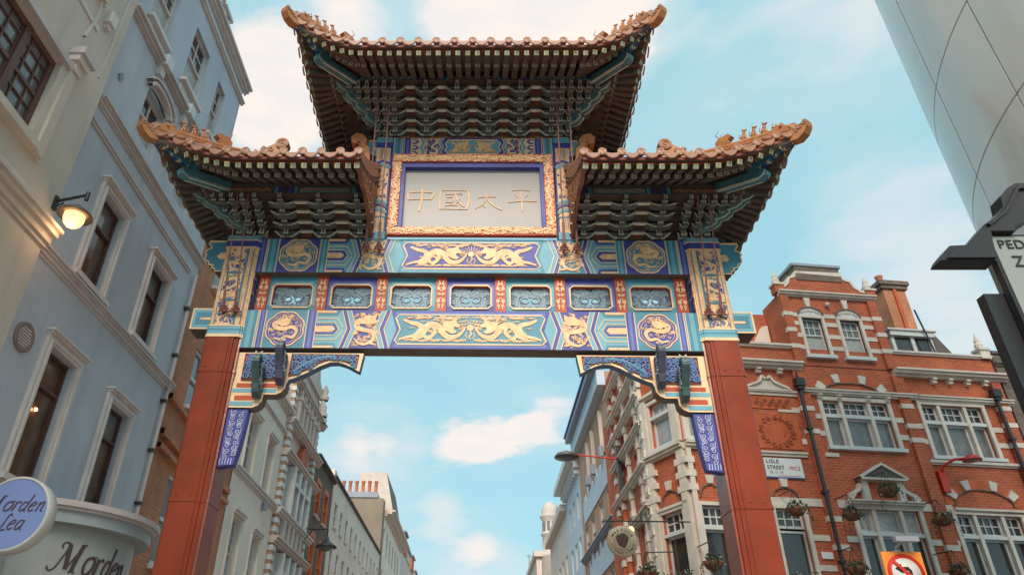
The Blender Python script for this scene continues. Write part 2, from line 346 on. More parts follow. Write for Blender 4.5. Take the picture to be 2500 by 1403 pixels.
def long_beam(z0, z1, P, A, B, name, seed):
    """A = colour of the end field and outer chevron, B = the other one; P = u positions, left half"""
    MA, MB_ = {'royal': ('royal', 'royal_light'), 'teal': ('teal', 'teal_light')}[A], {'royal': ('royal', 'royal_light'), 'teal': ('teal', 'teal_light')}[B]
    mb = MB(); mb.box(GF, -3.78, 3.78, z0, z1, -.27, 0, 'soffit'); mb.box(GF, -3.78, 3.78, z0+.002, z1-.002, 0, .003, 'teal_light')
    beam = mb.build(name, gate)
    H = z1-z0; zc = (z0+z1)/2
    for s in (1, -1):
        fr = GF if s == 1 else GF.flip()
        # outermost bands
        t = MB(); band(t, fr, P[0], P[1], z0, z1, MA[0], MA[1]); t.build('painted_band', beam); t = MB(); band(t, fr, P[1]+.03, P[2]-.02, z0, z1, MB_[0], MB_[1])
        t.build('painted_band', beam)
        t = MB(); band(t, fr, P[3]+.02, P[4], z0, z1, MB_[0] if A == 'royal' else MB_[0], MB_[1]); t.build('painted_band', beam)
        t = MB(); t.box(fr, P[2], P[3], z0+.001, z1-.001, 0, .005, A)
        medallion(t, fr.at((P[2]+P[3])/2, zc, .005), min((P[3]-P[2])/2, H/2)*.97, .01, 'gold', B); t.build('medallion_panel', beam)
        # lance bands
        t = MB(); t.box(fr, P[4]+.008, P[5]+.1, z0+.001, z1-.001, 0, .004, 'teal_light')
        for k, (b0, b1) in enumerate(((-.08, .13), (.36, .64), (.87, 1.08))):
            y0, y1 = max(z0+.002, z0+b0*H), min(z1-.002, z0+b1*H); tip = P[5]-.09; c = (y0+y1)/2; e = (y1-y0)/2
            t.prism(fr, [(P[4]+.01, y0), (tip-e*.7, y0), (tip, c if 0 < k < 2 else (y0 if k == 0 else y1)), (tip-e*.7, y1), (P[4]+.01, y1)] if k == 1 else
                    ([(P[4]+.01, y0), (tip, y0), (tip-e, y1), (P[4]+.01, y1)] if k == 0 else [(P[4]+.01, y0), (tip-e, y0), (tip, y1), (P[4]+.01, y1)]), 0, .008, A)
            i = .040
            if A == 'teal' and k == 1: t.prism(fr, [(P[4]+.01, y0+.012), (tip-e*.7-.012, y0+.012), (tip-.02, c), (tip-e*.7-.012, y1-.012), (P[4]+.01, y1-.012)], 0, .011, 'royal')
            if k == 1: t.prism(fr, [(P[4]+.01, y0+i), (tip-e*.7-i, y0+i), (tip-i*1.4, c), (tip-e*.7-i, y1-i), (P[4]+.01, y1-i)], 0, .014, 'gold')
            else: t.box(fr, P[4]+.01, tip-e*1.5, max(y0, z0+.004)+(i if k else 0), min(y1, z1-.004)-(0 if k else i*1.2), 0, .014, 'gold')
        for v in (.22, .78): t.stroke(fr, [(P[4]+.01, z0+H*v), (P[5]-.12, z0+H*v), (P[5]-.02, z0+H*(.5+(v-.5)*.1))], .014, 0, .012, 'cream'); 
        for v in (.33, .67): t.stroke(fr, [(P[4]+.01, z0+H*v), (P[5]-.16, z0+H*v), (P[5]-.085, zc)], .012, 0, .013, 'cream')
        t.build('lance_panel', beam)
        t = MB(); chev(t, fr, P[5]-.06, .07, z0, z1, 1, MB_[1] if B == 'teal' else MB_[0], .012, .1); chev(t, fr, P[5]+.01, .075, z0, z1, 1, A if A == 'royal' else 'teal_light', .012, .1)
        t.build('chevron', beam)
        # hexagonal dragon field
        a, b = P[5]+.10, P[6]
        t = MB(); t.prism(fr, [(a, z0+.002), (b, z0+.002), (b-.1, zc), (b, z1-.002), (a, z1-.002), (a+.1, zc)] if False else [(a-.01, z0+.002), (b+.01, z0+.002), (b-.09, zc), (b+.01, z1-.002), (a-.01, z1-.002), (a+.09, zc)], 0, .006, A if A == 'royal' and False else B if B == 'teal' and A == 'royal' else 'royal')
        c = (a+b)/2
        R = random.Random(seed+s)
        S_ = smooth_path([(c-.14, zc-.22), (c-.02, zc-.27), (c+.12, zc-.2), (c+.13, zc-.06), (c-.02, zc-.02), (c-.14, zc+.03), (c-.12, zc+.13), (c+.02, zc+.14)], 5)
        t.stroke(fr, S_, .095, 0, .02, 'gold', taper=lambda q: .35+.8*q)
        for (x0_, y0_, x1_, y1_) in ((c+.1, zc-.1, c+.19, zc-.02), (c-.1, zc-.24, c-.18, zc-.17), (c-.13, zc+.05, c-.2, zc+.12), (c+.08, zc-.24, c+.17, zc-.27)): t.stroke(fr, smooth_path([(x0_, y0_), ((x0_+x1_)/2+.02, (y0_+y1_)/2-.015), (x1_, y1_)], 3), .045, 0, .021, 'gold', w2=.015)
        t.prism(fr, [(c-.03, zc+.1), (c-.05, zc+.2), (c+.02, zc+.25), (c+.1, zc+.24), (c+.17, zc+.28), (c+.15, zc+.17), (c+.19, zc+.12), (c+.1, zc+.08)], 0, .024, 'gold')
        for q in range(110):
            uu, vv = c+R.uniform(-.20, .20), zc+R.uniform(-.29, .29)
            if min((uu-x)**2+(vv-y)**2 for x, y in S_+[(c+.08, zc+.17)]) < .0018: continue
            t.stroke(fr, spiral(uu, vv, .028, 1.0, R.uniform(0, 6), R.choice((1, -1)), 8), .010, 0, .014, 'gold')
        t.build('dragon_panel', beam)
        t = MB(); chev(t, fr, P[6], .075, z0, z1, -1, A if A == 'royal' else 'teal_light', .012, .1); chev(t, fr, P[6]+.075, .075, z0, z1, -1, MB_[1] if B == 'teal' else 'royal', .012, .1); t.build('chevron', beam)
    # centre field
    e = -P[7]; i = .075
    t = MB()
    hexo = [(-e-.02, z0+.001), (e+.02, z0+.001), (e-.08, zc), (e+.02, z1-.001), (-e-.02, z1-.001), (-e+.08, zc)]
    t.prism(GF, hexo, 0, .010, B if A == 'royal' else 'royal')
    hexm = [(-e+.05, z0+.03), (e-.05, z0+.03), (e-.14, zc), (e-.05, z1-.03), (-e+.05, z1-.03), (-e+.14, zc)]
    t.prism(GF, hexm, 0, .012, MB_[1])
    hx = [(-e+.12, z0+i), (e-.12, z0+i), (e-.06, z0+i+.06), (e-.14, zc), (e-.06, z1-i-.06), (e-.12, z1-i), (-e+.12, z1-i), (-e+.06, z1-i-.06), (-e+.14, zc), (-e+.06, z0+i+.06)]
    t.prism(GF, hx, 0, .015, A); t.stroke(GF, hx, .018, 0, .022, 'cream', closed=True)
    t.build('centre_panel', beam)
    for s in (1, -1):
        t = MB(); dragon(t, GF.at(0, 0, .015), -e+.11 if s == 1 else .03, -.03 if s == 1 else e-.11, z0+i+.02, z1-i-.02, .010, 'gold', s == -1, seed+3); t.build('dragon_relief', beam)
    t = MB(); pf = GF.at(0, 0, .015)
    t.prism(pf, [(.055*math.cos(a*math.pi/8), zc+.03+.055*math.sin(a*math.pi/8)) for a in range(16)], 0, .012, 'gold')
    for k in range(9): a = RAD(10+k*20); t.stroke(pf, [(.07*math.cos(a), zc+.03+.07*math.sin(a)), (.13*math.cos(a)+.008, zc+.03+.12*math.sin(a)), (.17*math.cos(a), zc+.03+.16*math.sin(a))], .010, 0, .009, 'gold')
    t.stroke(pf, [(0, zc-.03), (.02, zc-.08), (-.02, zc-.13), (.01, zc-.18)], .03, 0, .01, 'gold', w2=.01)
    for f in (1, -1): t.stroke(pf, [(f*.05, zc-.05), (f*.07, zc-.11), (f*.04, zc-.17)], .012, 0, .009, 'gold')
    t.build('pearl', beam)
    return beam
PU = [-3.62, -3.49, -3.27, -2.59, -2.44, -2.0, -1.44, -1.215]
PL = [-3.62, -3.42, -3.27, -2.63, -2.47, -2.0, -1.42, -1.25]
lower = long_beam(6.56, 7.235, PL, 'teal', 'royal', 'lower_beam', 5)
upper = long_beam(7.965, 8.64, PU, 'royal', 'teal', 'upper_beam', 9)
# ------------------------------------------------------------------ middle band: strips and pierced panels
MF = GF.at(0, 0, -.15)
mb = MB(); mb.box(GF, -3.78, 3.78, 7.2, 7.98, -.262, -.25, 'soffit'); 
ZB0, ZB1 = 7.236, 7.964
strips = [-3.46, -2.475, -1.48, -.49, .49, 1.475, 2.47, 3.455]
# panel field with octagonal holes
field = MB()
def octo(c, hw, z0, z1, k): return [(c-hw+k, z0), (c+hw-k, z0), (c+hw, z0+k), (c+hw, z1-k), (c+hw-k, z1), (c-hw+k, z1), (c-hw, z1-k), (c-hw, z0+k)]
for i in range(7):
    c = (strips[i]+strips[i+1])/2; col = 'teal' if i % 2 == 0 else 'royal'; lc = col+'_light'
    z0, z1, hw, k = 7.375, 7.80, .325, .055
    l, r = strips[i]+.085, strips[i+1]-.085
    fm = MB()
    o = octo(c, hw, z0, z1, k); q = [(l, ZB0), (r, ZB0), (r, z0+k), (r, z1-k), (r, ZB1), (l, ZB1), (l, z1-k), (l, z0+k)]
    q[0:2] = [(l, ZB0), (r, ZB0)]
    for d0, d1 in ((-.11, 0.),):
        for a in range(8):
            b = (a+1) % 8; qa, qb = q[a], q[b]
            fm.face([MF(*qa, 0), MF(*qb, 0), MF(*o[b], 0), MF(*o[a], 0)], col)
            fm.face([MF(*qb, -.11), MF(*qa, -.11), MF(*o[a], -.11), MF(*o[b], -.11)], 'soffit')
            fm.face([MF(*o[a], 0), MF(*o[b], 0), MF(*o[b], -.11), MF(*o[a], -.11)], 'vermilion')
    fm.stroke(MF, octo(c, hw+.045, z0-.0+.0, z1+.045, k), .035, 0, .004, lc, closed=True)
    fm.stroke(MF, octo(c, hw+.012, z0-.006, z1+.012, k), .024, 0, .022, 'cream', closed=True)
    pan = fm.build('pierced_panel', gate)
    cv = MB(); cf = MF.at(c, .977+.006, -.09); cf.V = cf.V*.88
    R = random.Random(i)
    ins = lambda u, v: abs(u) < .29 and 7.29 < v < 7.72 and not any((u-a)**2+(v-b)**2 < .0080 for a, b in ((-.085, 7.49), (.085, 7.49)))
    filigree(cv, cf, -.325, .325, 7.265, 7.755, 0, .03, 'carve_grey', .043, .022, 3, ins, True)
    filigree(cv, cf, -.325, .325, 7.265, 7.755, 0, .020, 'carve_blue', .055, .030, 8, ins, True)
    for f in (1, -1):
        cv.stroke(cf, spiral(f*.085, 7.49, .062, 1., 1.57, f, 14, .95), .026, 0, .035, 'carve_grey')
        cv.stroke(cf, smooth_path([(0, 7.6), (f*.08, 7.72), (f*.2, 7.68), (f*.29, 7.72)], 4), .022, 0, .036, 'carve_grey')
        cv.stroke(cf, [(f*.31, 7.3), (f*.2, 7.285), (f*.05, 7.3), (0, 7.4)], .04, 0, .03, 'royal')
    cv.build('openwork_carving', pan)
for c in strips:
    t = MB(); t.box(MF, c-.088, c+.088, ZB0+.001, ZB1-.001, -.1, .03, 'vermilion'); st = t.build('red_strip', gate)
    t = MB(); f3 = MF.at(c, 0, .03)
    for f in (1, -1):
        for a in range(2):
            z = 7.62+(.12 if a else -.12); t.stroke(f3, spiral(f*.038, z, .034, 1.3, -1.57*(1 if a else -1), f*(1 if a else -1), 12), .015, 0, .01, 'cream')
            t.stroke(f3, [(f*.012, 7.62+(.06 if a else -.06)), (f*.05, z+(.04 if a else -.04)), (f*.02, z+(.08 if a else -.08)), (f*.035, z+(.155 if a else -.155))], .014, 0, .011, 'cream')
            t.stroke(f3, spiral(f*.03, z+(.085 if a else -.085), .026, 1.1, 1.57*(1 if a else -1), f, 9), .012, 0, .009, 'cream')
        t.stroke(f3, spiral(f*.03, 7.62, .03, 1.2, 0 if f > 0 else 3.14, f, 9), .014, 0, .01, 'cream')
    t.build('gold_scroll', st)
# ------------------------------------------------------------------ columns
def column(s):
    fr = GF if s > 0 else GF.flip()      # u positive outward
    def plan(u0, u1, d0, d1, k): # octagonal-ish notch plan
        return [(u0+k, d0), (u1-k, d0), (u1-k*.35, d0+k*.35), (u1, d0+k), (u1, d1-k), (u1-k*.35, d1-k*.35), (u1-k, d1), (u0+k, d1), (u0+k*.9, d1-k*.45), (u0+k*.45, d1-k*.5), (u0+k*.4, d1-k*.9), (u0, d1-k), (u0, d0+k), (u0+k*.35, d0+k*.35)]
    def shaft(mb, z0, z1, u0, u1, d0, d1, k, m):
        P = plan(u0, u1, d0, d1, k) if u0 < 3.60 or k < .06 else [(3.62+(u0-3.62), d0), (u1-k, d0), (u1, d0+k), (u1, d1-k*.5), (u1-k*.2, d1-k*.2), (u1-k*.5, d1), (3.79, d1), (3.78, d1-.014), (3.76, d1-.014), (3.75, d1-.004), (3.725, d1-.004), (3.715, d1-.028), (3.69, d1-.028), (3.68, d1-.016), (3.66, d1-.016), (3.645, d1-.05), (u0, d1-.055)]; n = len(P)
        for i in range(n):
            a, b = P[i], P[(i+1) % n]
            mb.face([fr(a[0], z0, a[1]), fr(b[0], z0, b[1]), fr(b[0], z1, b[1]), fr(a[0], z1, a[1])], m)
        mb.face([fr(p[0], z1, p[1]) for p in P], m); mb.face([fr(p[0], z0, p[1]) for p in P[::-1]], m)
    t = MB(); shaft(t, .35, 6.72, 3.62, 4.18, -.46, .06, .075, 'lacquer'); 
    col = t.build('column', gate)
    for z, q in ((6.12, .012), (4.15, .022), (2.3, .03)):
        t = MB(); shaft(t, z-4.0 if z == 2.3 else z-1.9, z, 3.77-q, 4.17+q, -.46-q, .06+q, .07, 'lacquer') if False else shaft(t, z, z+.05, 3.62-.008, 4.18+.012, -.472, .070, .075, 'lacquer')
        for uu in (3.87, 4.07): t.ball(fr(uu, z+.09, .065), .018, .018, .018, 'lacquer', 6)
        t.box(fr, 3.82, 4.12, z+.05, z+.14, .055, .066, 'lacquer'); t.build('steel_collar', col)
    t = MB(); shaft(t, 0, .36, 3.66, 4.28, -.57, .17, .05, 'stone'); t.build('stone_base', col)
    # painted head
    t = MB(); shaft(t, 6.72, 8.66, 3.615, 4.18, -.45, .05, .05, 'gold')
    f4 = fr.at(0, 0, .05)
    head = t.build('painted_column_head', col)
    for z0, z1, m in ((6.72, 6.77, 'cream'), (6.77, 6.83, 'teal_light'), (6.83, 6.86, 'teal'), (6.86, 6.91, 'teal_light'), (6.91, 6.93, 'cream'), (8.42, 8.44, 'cream'), (8.44, 8.56, 'royal'), (8.56, 8.58, 'cream'), (8.58, 8.67, 'teal_light')):
        q = .014 if m != 'cream' else .018; t = MB()
        shaft(t, z0, z1, 3.615-q, 4.18+q, -.45-q, .05+q, .05, m); t.build('painted_band', head)
    t = MB(); R = random.Random(4)
    for k in range(3):
        zc = 8.18-.52*k; cu = 3.94
        t.prism(f4, [(cu-.15, zc-.24), (cu+.15, zc-.24), (cu+.15, zc+.21), (cu, zc+.24), (cu-.15, zc+.21)], 0, .004, 'gold')
        t.stroke(f4, smooth_path([(cu-.11, zc-.19), (cu+.03, zc-.2), (cu+.1, zc-.1), (cu, zc-.03), (cu-.1, zc+.04), (cu-.04, zc+.14), (cu+.06, zc+.12)], 4), .05, 0, .014, 'cream', taper=lambda q: .5+.7*q)
        for a in range(46):
            uu, vv = cu+R.uniform(-.14, .14), zc+R.uniform(-.21, .21)
            t.stroke(f4, spiral(uu, vv, .026, .9, R.uniform(0, 6), R.choice((1, -1)), 7), .013, 0, .008, 'royal' if a % 3 else 'teal')
        t.prism(f4, [(cu-.16, zc-.26), (cu, zc-.23), (cu+.16, zc-.26), (cu, zc-.29)], 0, .012, 'teal')
        for f in (1, -1): t.stroke(f4, [(cu+f*.155, zc-.24), (cu+f*.155, zc+.22)], .012, 0, .012, 'teal')
    t.box(f4, 3.67, 3.685, 6.95, 8.4, 0, .012, 'teal'); t.box(f4, 3.73, 3.745, 6.95, 8.4, 0, .014, 'cream'); t.box(f4, 3.76, 3.775, 6.95, 8.4, 0, .012, 'teal')
    t.build('dragon_panel', head)
    sf = Frame(fr(3.615, 0, 0), fr.N, (0, 0, 1), -fr.U)
    t = MB(); filigree(t, sf, -.4, .0, 6.95, 8.4, 0, .008, 'royal', .075, .016, 5); t.stroke(sf, [(-.2, 6.95), (-.2, 8.4)], .02, 0, .012, 'teal'); t.build('side_ornament', head)
    # beam ends
    t = MB(); t.box(fr, 4.14, 4.49, 6.885, 7.26, -.35, 0, 'soffit'); bf = fr.at(0, 0, 0)
    t.box(bf, 4.16, 4.492, 6.883, 7.262, 0, .005, 'cream'); t.box(bf, 4.16, 4.465, 6.91, 7.235, 0, .009, 'teal_light'); t.box(bf, 4.16, 4.42, 6.96, 7.185, 0, .012, 'teal'); t.box(bf, 4.16, 4.35, 7.045, 7.085, 0, .018, 'gold')
    t.build('beam_end', gate)
    sc = [(4.14, 7.98), (4.30, 7.98), (4.31, 8.03), (4.36, 8.05), (4.35, 8.09), (4.42, 8.11), (4.44, 8.17), (4.50, 8.20), (4.51, 8.26), (4.50, 8.32), (4.53, 8.36), (4.49, 8.42), (4.44, 8.44), (4.46, 8.50), (4.50, 8.53), (4.49, 8.58), (4.14, 8.58)]
    t = MB(); t.prism(bf, sc, -.22, .0, 'teal', 'soffit'); t.stroke(bf, sc, .022, 0, .008, 'cream', closed=True)
    t.prism(bf, [(4.16, 8.22), (4.26, 8.22), (4.31, 8.27), (4.26, 8.35), (4.16, 8.35)], 0, .012, 'gold'); t.build('cloud_beam_end', gate)
    # inner post
    t = MB(); t.box(fr, 1.50, 1.80, 8.64, 11.0, -.3, .0, 'royal'); t.box(fr, 1.80, 1.806, 8.64, 11.0, -.3, -.002, 'teal'); post = t.build('inner_post', gate)
    t = MB(); f5 = fr.at(0, 0, 0)
    t.box(f5, 1.525, 1.775, 8.64, 10.99, 0, .012, 'cream')
    for z0, z1, m in ((8.645, 8.80, 'teal_light'), (9.1, 9.13, 'teal'), (10.72, 10.84, 'royal'), (10.85, 10.97, 'teal_light')): t.box(f5, 1.497, 1.803, z0, z1, 0, .02, m)
    for z0, z1 in ((8.86, 9.16), (10.42, 10.70)):
        t.box(f5, 1.57, 1.73, z0, z1, 0, .018, 'gold')
        for q in (.03, .06): t.stroke(f5, [(1.57+q, z0+.02), (1.57+q, z1-.02)], .01, 0, .02, 'teal'); t.stroke(f5, [(1.73-q, z0+.02), (1.73-q, z1-.02)], .01, 0, .02, 'royal')
    for z, m, h in ((9.22, 'teal_light', .07), (9.33, 'royal', .06), (9.42, 'teal_light', .06), (10.24, 'teal_light', .07), (10.34, 'royal', .05)):
        t.prism(f5, [(1.50, z-.04), (1.65, z+.03), (1.80, z-.04), (1.80, z-.04+h), (1.65, z+.03+h), (1.50, z-.04+h)], 0, .022+z*.0002, m)
    t.stroke(f5, smooth_path([(1.60, 9.6), (1.70, 9.68), (1.62, 9.78), (1.70, 9.9), (1.60, 10.0), (1.68, 10.1)], 5), .06, 0, .022, 'gold')
    R = random.Random(7)
    for a in range(26): t.stroke(f5, spiral(R.uniform(1.55, 1.75), R.uniform(9.52, 10.16), .028, .9, R.uniform(0, 6), 1, 7), .014, 0, .016, 'royal')
    t.build('post_painting', post)
    c2 = [(1.78, 10.53), (1.86, 10.55), (1.88, 10.60), (1.93, 10.62), (1.95, 10.68), (1.99, 10.71), (1.98, 10.77), (2.0, 10.81), (1.96, 10.84), (1.94, 10.87), (1.96, 10.90), (1.78, 10.90)]
    t = MB(); t.prism(f5, c2, -.2, .005, 'teal_light', 'soffit'); t.stroke(f5, c2, .016, 0, .012, 'cream', closed=True); t.prism(f5, [(1.80, 10.66), (1.86, 10.66), (1.88, 10.70), (1.86, 10.75), (1.80, 10.75)], 0, .014, 'gold'); t.build('cloud_beam_end', gate)
    # bracket under the lower beam
    pts = [(3.625, 6.50), (1.66, 6.50), (1.705, 6.19), (1.80, 6.24), (1.92, 6.305), (2.05, 6.345), (2.18, 6.34), (2.32, 6.28), (2.50, 6.17), (2.68, 6.08), (2.78, 6.045), (2.80, 5.99), (3.625, 5.99)]
    t = MB(); t.prism(fr, pts, -.20, -.05, 'cream', 'carve_blue'); br = t.build('spandrel_bracket', gate)
    t = MB(); f6 = fr.at(0, 0, -.05)
    A = [(2.78, 6.465), (1.73, 6.465), (1.755, 6.265), (1.92, 6.35), (2.05, 6.392), (2.2, 6.386), (2.36, 6.32), (2.52, 6.22), (2.70, 6.12), (2.78, 6.10)]
    B_ = [(3.51, 6.465), (2.90, 6.465), (2.90, 6.03), (3.51, 6.03)]
    for P_ in (A, B_): t.prism(f6, P_, 0, .004, 'vermilion'); t.stroke(f6, P_, .014, 0, .02, 'bracket_red', closed=True)
    def inA(u, v):
        c = False; n = len(A)
        for i in range(n):
            (x1, y1), (x2, y2) = A[i], A[i-1]
            if (y1 > v) != (y2 > v) and u < (x2-x1)*(v-y1)/(y2-y1)+x1: c = not c
        return c
    filigree(t, f6, 1.76, 2.77, 6.12, 6.46, 0, .03, 'teal', .060, .017, 2, inA)
    filigree(t, f6, 1.76, 2.77, 6.12, 6.46, 0, .036, 'royal_light', .05, .009, 21, inA)
    t.stroke(f6, smooth_path([(2.72, 6.17), (2.55, 6.3), (2.35, 6.4), (2.1, 6.43)], 4), .03, 0, .034, 'teal')
    filigree(t, f6, 2.92, 3.50, 6.05, 6.45, 0, .03, 'teal', .062, .018, 12); filigree(t, f6, 2.92, 3.50, 6.05, 6.45, 0, .036, 'royal_light', .05, .010, 13)
    t.build('scroll_carving', br)
    def slab(z0, z1, u, m1, m2):
        t = MB(); r = min(.14, (z1-z0)*.9)
        P_ = [(3.625, z0), (u+r, z0), (u+r*.45, z0+r*.25), (u+r*.1, z0+r*.7), (u, z1), (3.625, z1)]
        t.prism(fr, P_, -.24, -.03, 'cream', 'soffit'); f7 = fr.at(0, 0, -.03)
        h = z1-z0; t.box(f7, u+.14, 3.61, z0+.03, z0+h*.46, 0, .006, 'teal_light'); t.box(f7, u+.14, 3.56, z0+h*.56, z1-.02, 0, .006, 'vermilion')
        t.build('bracket_block', br)
    slab(5.79, 5.988, 2.80, 0, 0); slab(5.575, 5.788, 3.12, 0, 0)
    # carved noses standing out from the bracket
    for uc, zt, zb, m in ((3.20, 6.30, 5.70, 'nose_green'), (2.88, 6.52, 5.92, 'nose_violet')):
        t = MB(); pf = Frame(fr(uc-.055, 0, 0), -GF.N, (0, 0, 1), fr.U); H = zt-zb
        prof = [(0, zb), (-.08, zb), (-.16, zb+.06), (-.20, zb+.18*H/.6), (-.30, zt-.26), (-.38, zt-.14), (-.35, zt-.02), (-.26, zt), (-.20, zt-.06), (-.22, zt-.14), (-.14, zt-.2), (-.08, zt-.1), (0, zt-.12)]
        t.prism(pf, prof, 0, .11, m); 
        for k in range(5): t.stroke(pf.at(0, 0, .11), [(-.03-.02*k, zb+.1+.07*k), (-.13-.035*k, zb+.14+.075*k)], .014, 0, .008, 'carve_grey')
        nf = Frame(fr(uc, 0, .26), fr.U, (0, .12, 1), None)
        t.box(Frame(fr(uc, 0, 0), fr.U, (0, 0, 1), GF.N), -.062, .062, zb+.22, zb+.25, .02, .2, 'bracket_line')
        for f in (1, -1): t.stroke(Frame(fr(uc, 0, .36), fr.U, (0, 0, 1), GF.N), spiral(f*.028, zt-.08, .026, 1.2, 0, f, 9), .010, -.05, .02, 'carve_grey')
        for q in range(5): t.ball(fr(uc-.04+.02*q, zt-.06+.02*(q % 2), .33-.01*q), .03, .04, .035, m, 6)
        for q in range(4): t.tube([fr(uc-.062, zb+.12+.09*q, .10+.04*q), fr(uc-.075, zb+.17+.09*q, .14+.04*q), fr(uc-.062, zb+.18+.09*q, .18+.03*q)], .014, 'carve_grey', 5); t.tube([fr(uc+.062, zb+.12+.09*q, .10+.04*q), fr(uc+.075, zb+.17+.09*q, .14+.04*q), fr(uc+.062, zb+.18+.09*q, .18+.03*q)], .014, 'carve_grey', 5)
        for f in (-1, 1): t.tube([fr(uc+f*.03, zt, .32), fr(uc+f*.05, zt+.06, .28), fr(uc+f*.04, zt+.08, .22)], .014, 'bracket_line', 5, r2=.005)
        t.build('carved_nose', br)
    # hanging scroll board against the column
    P_ = [(3.64, 5.56), (3.32, 5.56), (3.335, 5.3), (3.36, 5.0), (3.40, 4.72), (3.64, 4.68)]
    t = MB(); t.prism(fr, P_, -.22, -.06, 'royal'); sb = t.build('scroll_board', gate)
    t = MB(); f8 = fr.at(0, 0, -.06)
    for k in range(17):
        uu, vv = (3.41 if k % 2 else 3.52)+.0006*k, 5.50-.042*k; t.stroke(f8, [(uu+.05*(-1)**k, vv+.05)]+spiral(uu, vv, .046, 1.5, k*1.3, 1 if k % 2 else -1, 12), .011, 0, .018, 'carve_line')
    for k in range(5): t.stroke(f8, [(3.43+.04*k, 4.80), (3.435+.04*k, 4.76), (3.43+.04*k, 4.71)], .014, 0, .014, 'carve_line')
    t.build('scroll_line', sb)
mat('nose_green', (.055, .095, .10), .5, .25, 14, .4, 40); mat('nose_violet', (.065, .065, .12), .5, .25, 14, .4, 40); mat('carve_line', (.42, .45, .68), .5, .1, 5)
mat('stone', (.42, .39, .34), .8, .15, 3, .3, 40)
for s in (-1, 1): column(s)
# ------------------------------------------------------------------ top frieze, plaque
z0, z1 = 10.50, 10.985
t = MB(); t.box(GF, -1.5, 1.5, z0-.25, z1+.02, -.27, 0, 'royal'); fz = t.build('top_frieze', gate)
t = MB(); zc = 10.73; H = .46; za, zb = zc-H/2, zc+H/2
t.box(GF, -1.49, 1.49, zb+.002, z1+.015, 0, .01, 'gold')
filigree(t, GF, -1.48, 1.48, zb, z1+.01, 0, .014, 'bracket_red', .022, .010, 3)
for s in (1, -1):
    fr = GF if s == 1 else GF.flip()
    band(t, fr, -1.47, -1.31, za, zb, 'teal_light', 'teal'); band(t, fr, -1.28, -1.15, za, zb, 'royal', 'royal_light')
    t.box(fr, -1.14, -.9, za, zb, 0, .004, 'cream')
    for v in (.0, .33, .66): t.prism(fr, [(-1.13, za+H*(v+.04)), (-1.06, za+H*(v+.04)), (-1.0, za+H*(v+.17)), (-1.06, za+H*(v+.30)), (-1.13, za+H*(v+.30))], 0, .009, 'royal'); t.prism(fr, [(-1.13, za+H*(v+.1)), (-1.08, za+H*(v+.1)), (-1.05, za+H*(v+.17)), (-1.08, za+H*(v+.24)), (-1.13, za+H*(v+.24))], 0, .013, 'gold')
    chev(t, fr, -1.0, .07, za, zb, 1, 'teal_light', .01, .05, 2)
    t.box(fr, -.88, -.5, za, zb, 0, .007, 'gold'); filigree(t, fr, -.86, -.58, za+.02, zb-.02, 0, .014, 'royal', .05, .017, 6)
    chev(t, fr, -.6, .06, za, zb, -1, 'teal_light', .016, .05, 2)
    t.stroke(fr, smooth_path([(-.8, za+.1), (-.7, za+.08), (-.66, za+.16), (-.76, za+.22), (-.7, za+.32), (-.64, za+.38)], 4), .04, 0, .02, 'cream')
hx = [(-.52, za+.002), (.52, za+.002), (.60, za+.12), (.55, zc), (.60, zb-.12), (.52, zb-.002), (-.52, zb-.002), (-.60, zb-.12), (-.55, zc), (-.60, za+.12)]
t.prism(GF, hx, 0, .02, 'royal'); hi = [(x*.87, zc+(z-zc)*.76) for x, z in hx]; t.prism(GF, hi, 0, .024, 'teal_light'); t.stroke(GF, hi, .016, 0, .03, 'cream', closed=True)
for s in (False, True): dragon(t, GF.at(0, 0, .02), -.44 if not s else .02, -.02 if not s else .44, za+.07, zb-.06, .012, 'gold', s, 4)
t.build('painted_frieze', fz)
# plaque frame leans forward a little at the top
PFm = Frame((XC, 9.93, 8.68), (1, 0, 0), (0, -.02, 1)); PFm.N = Vector((0, -1, -.02)).normalized()
pw, ph = 1.455, 1.78; iw, i0, i1 = 1.25, .155, 1.60
t = MB()
def ringbox(t, fr, W, z0, z1, w, a0, a1, d0, d1, m):
    t.box(fr, -W, -w, z0, z1, d0, d1, m); t.box(fr, w, W, z0, z1, d0, d1, m); t.box(fr, -w, w, z0, a0, d0, d1, m); t.box(fr, -w, w, a1, z1, d0, d1, m)
ringbox(t, PFm, pw, 0, ph, iw+.03, i0, i1, -.06, .03, 'vermilion'); frm = t.build('plaque_frame', gate)
t = MB(); 
filigree(t, PFm, -pw+.01, pw-.01, .02, i0-.01, 0, .042, 'gold', .042, .018, 31); filigree(t, PFm, -pw+.01, pw-.01, i1+.01, ph-.02, 0, .042, 'gold', .046, .018, 32)
filigree(t, PFm, -pw+.02, -iw-.04, .15, ph-.18, 0, .042, 'gold', .046, .018, 33); filigree(t, PFm, iw+.04, pw-.02, .15, ph-.18, 0, .042, 'gold', .046, .018, 34)
for s in (-1, 1):
    for (a, b) in ((.09, .0),): 
        t.stroke(PFm, smooth_path([(s*(pw-.1+.03*math.sin(k*1.6)), .2+k*.105) for k in range(14)], 3), .03, 0, .046, 'gold')
        for v in (.085, ph-.1): t.stroke(PFm, smooth_path([(s*(.08+k*.1), v+.03*math.sin(k*1.7)) for k in range(14)], 3), .028, 0, .046, 'gold')
t.build('frame_scroll', frm)
t = MB(); ringbox(t, PFm, iw+.028, i0+.002, i1-.002, iw-.035, i0+.012, i1-.10, -.14, .0, 'royal'); t.build('blue_bevel', frm)
t = MB(); t.box(PFm, -iw, iw, .1, i1, -.2, -.10, 'plaque'); pq = t.build('plaque', gate)
def K(x, y): return ((x-1012)/1240*2.40, 1.43-(y-372)/520*1.31)     # crop grid to plaque metres
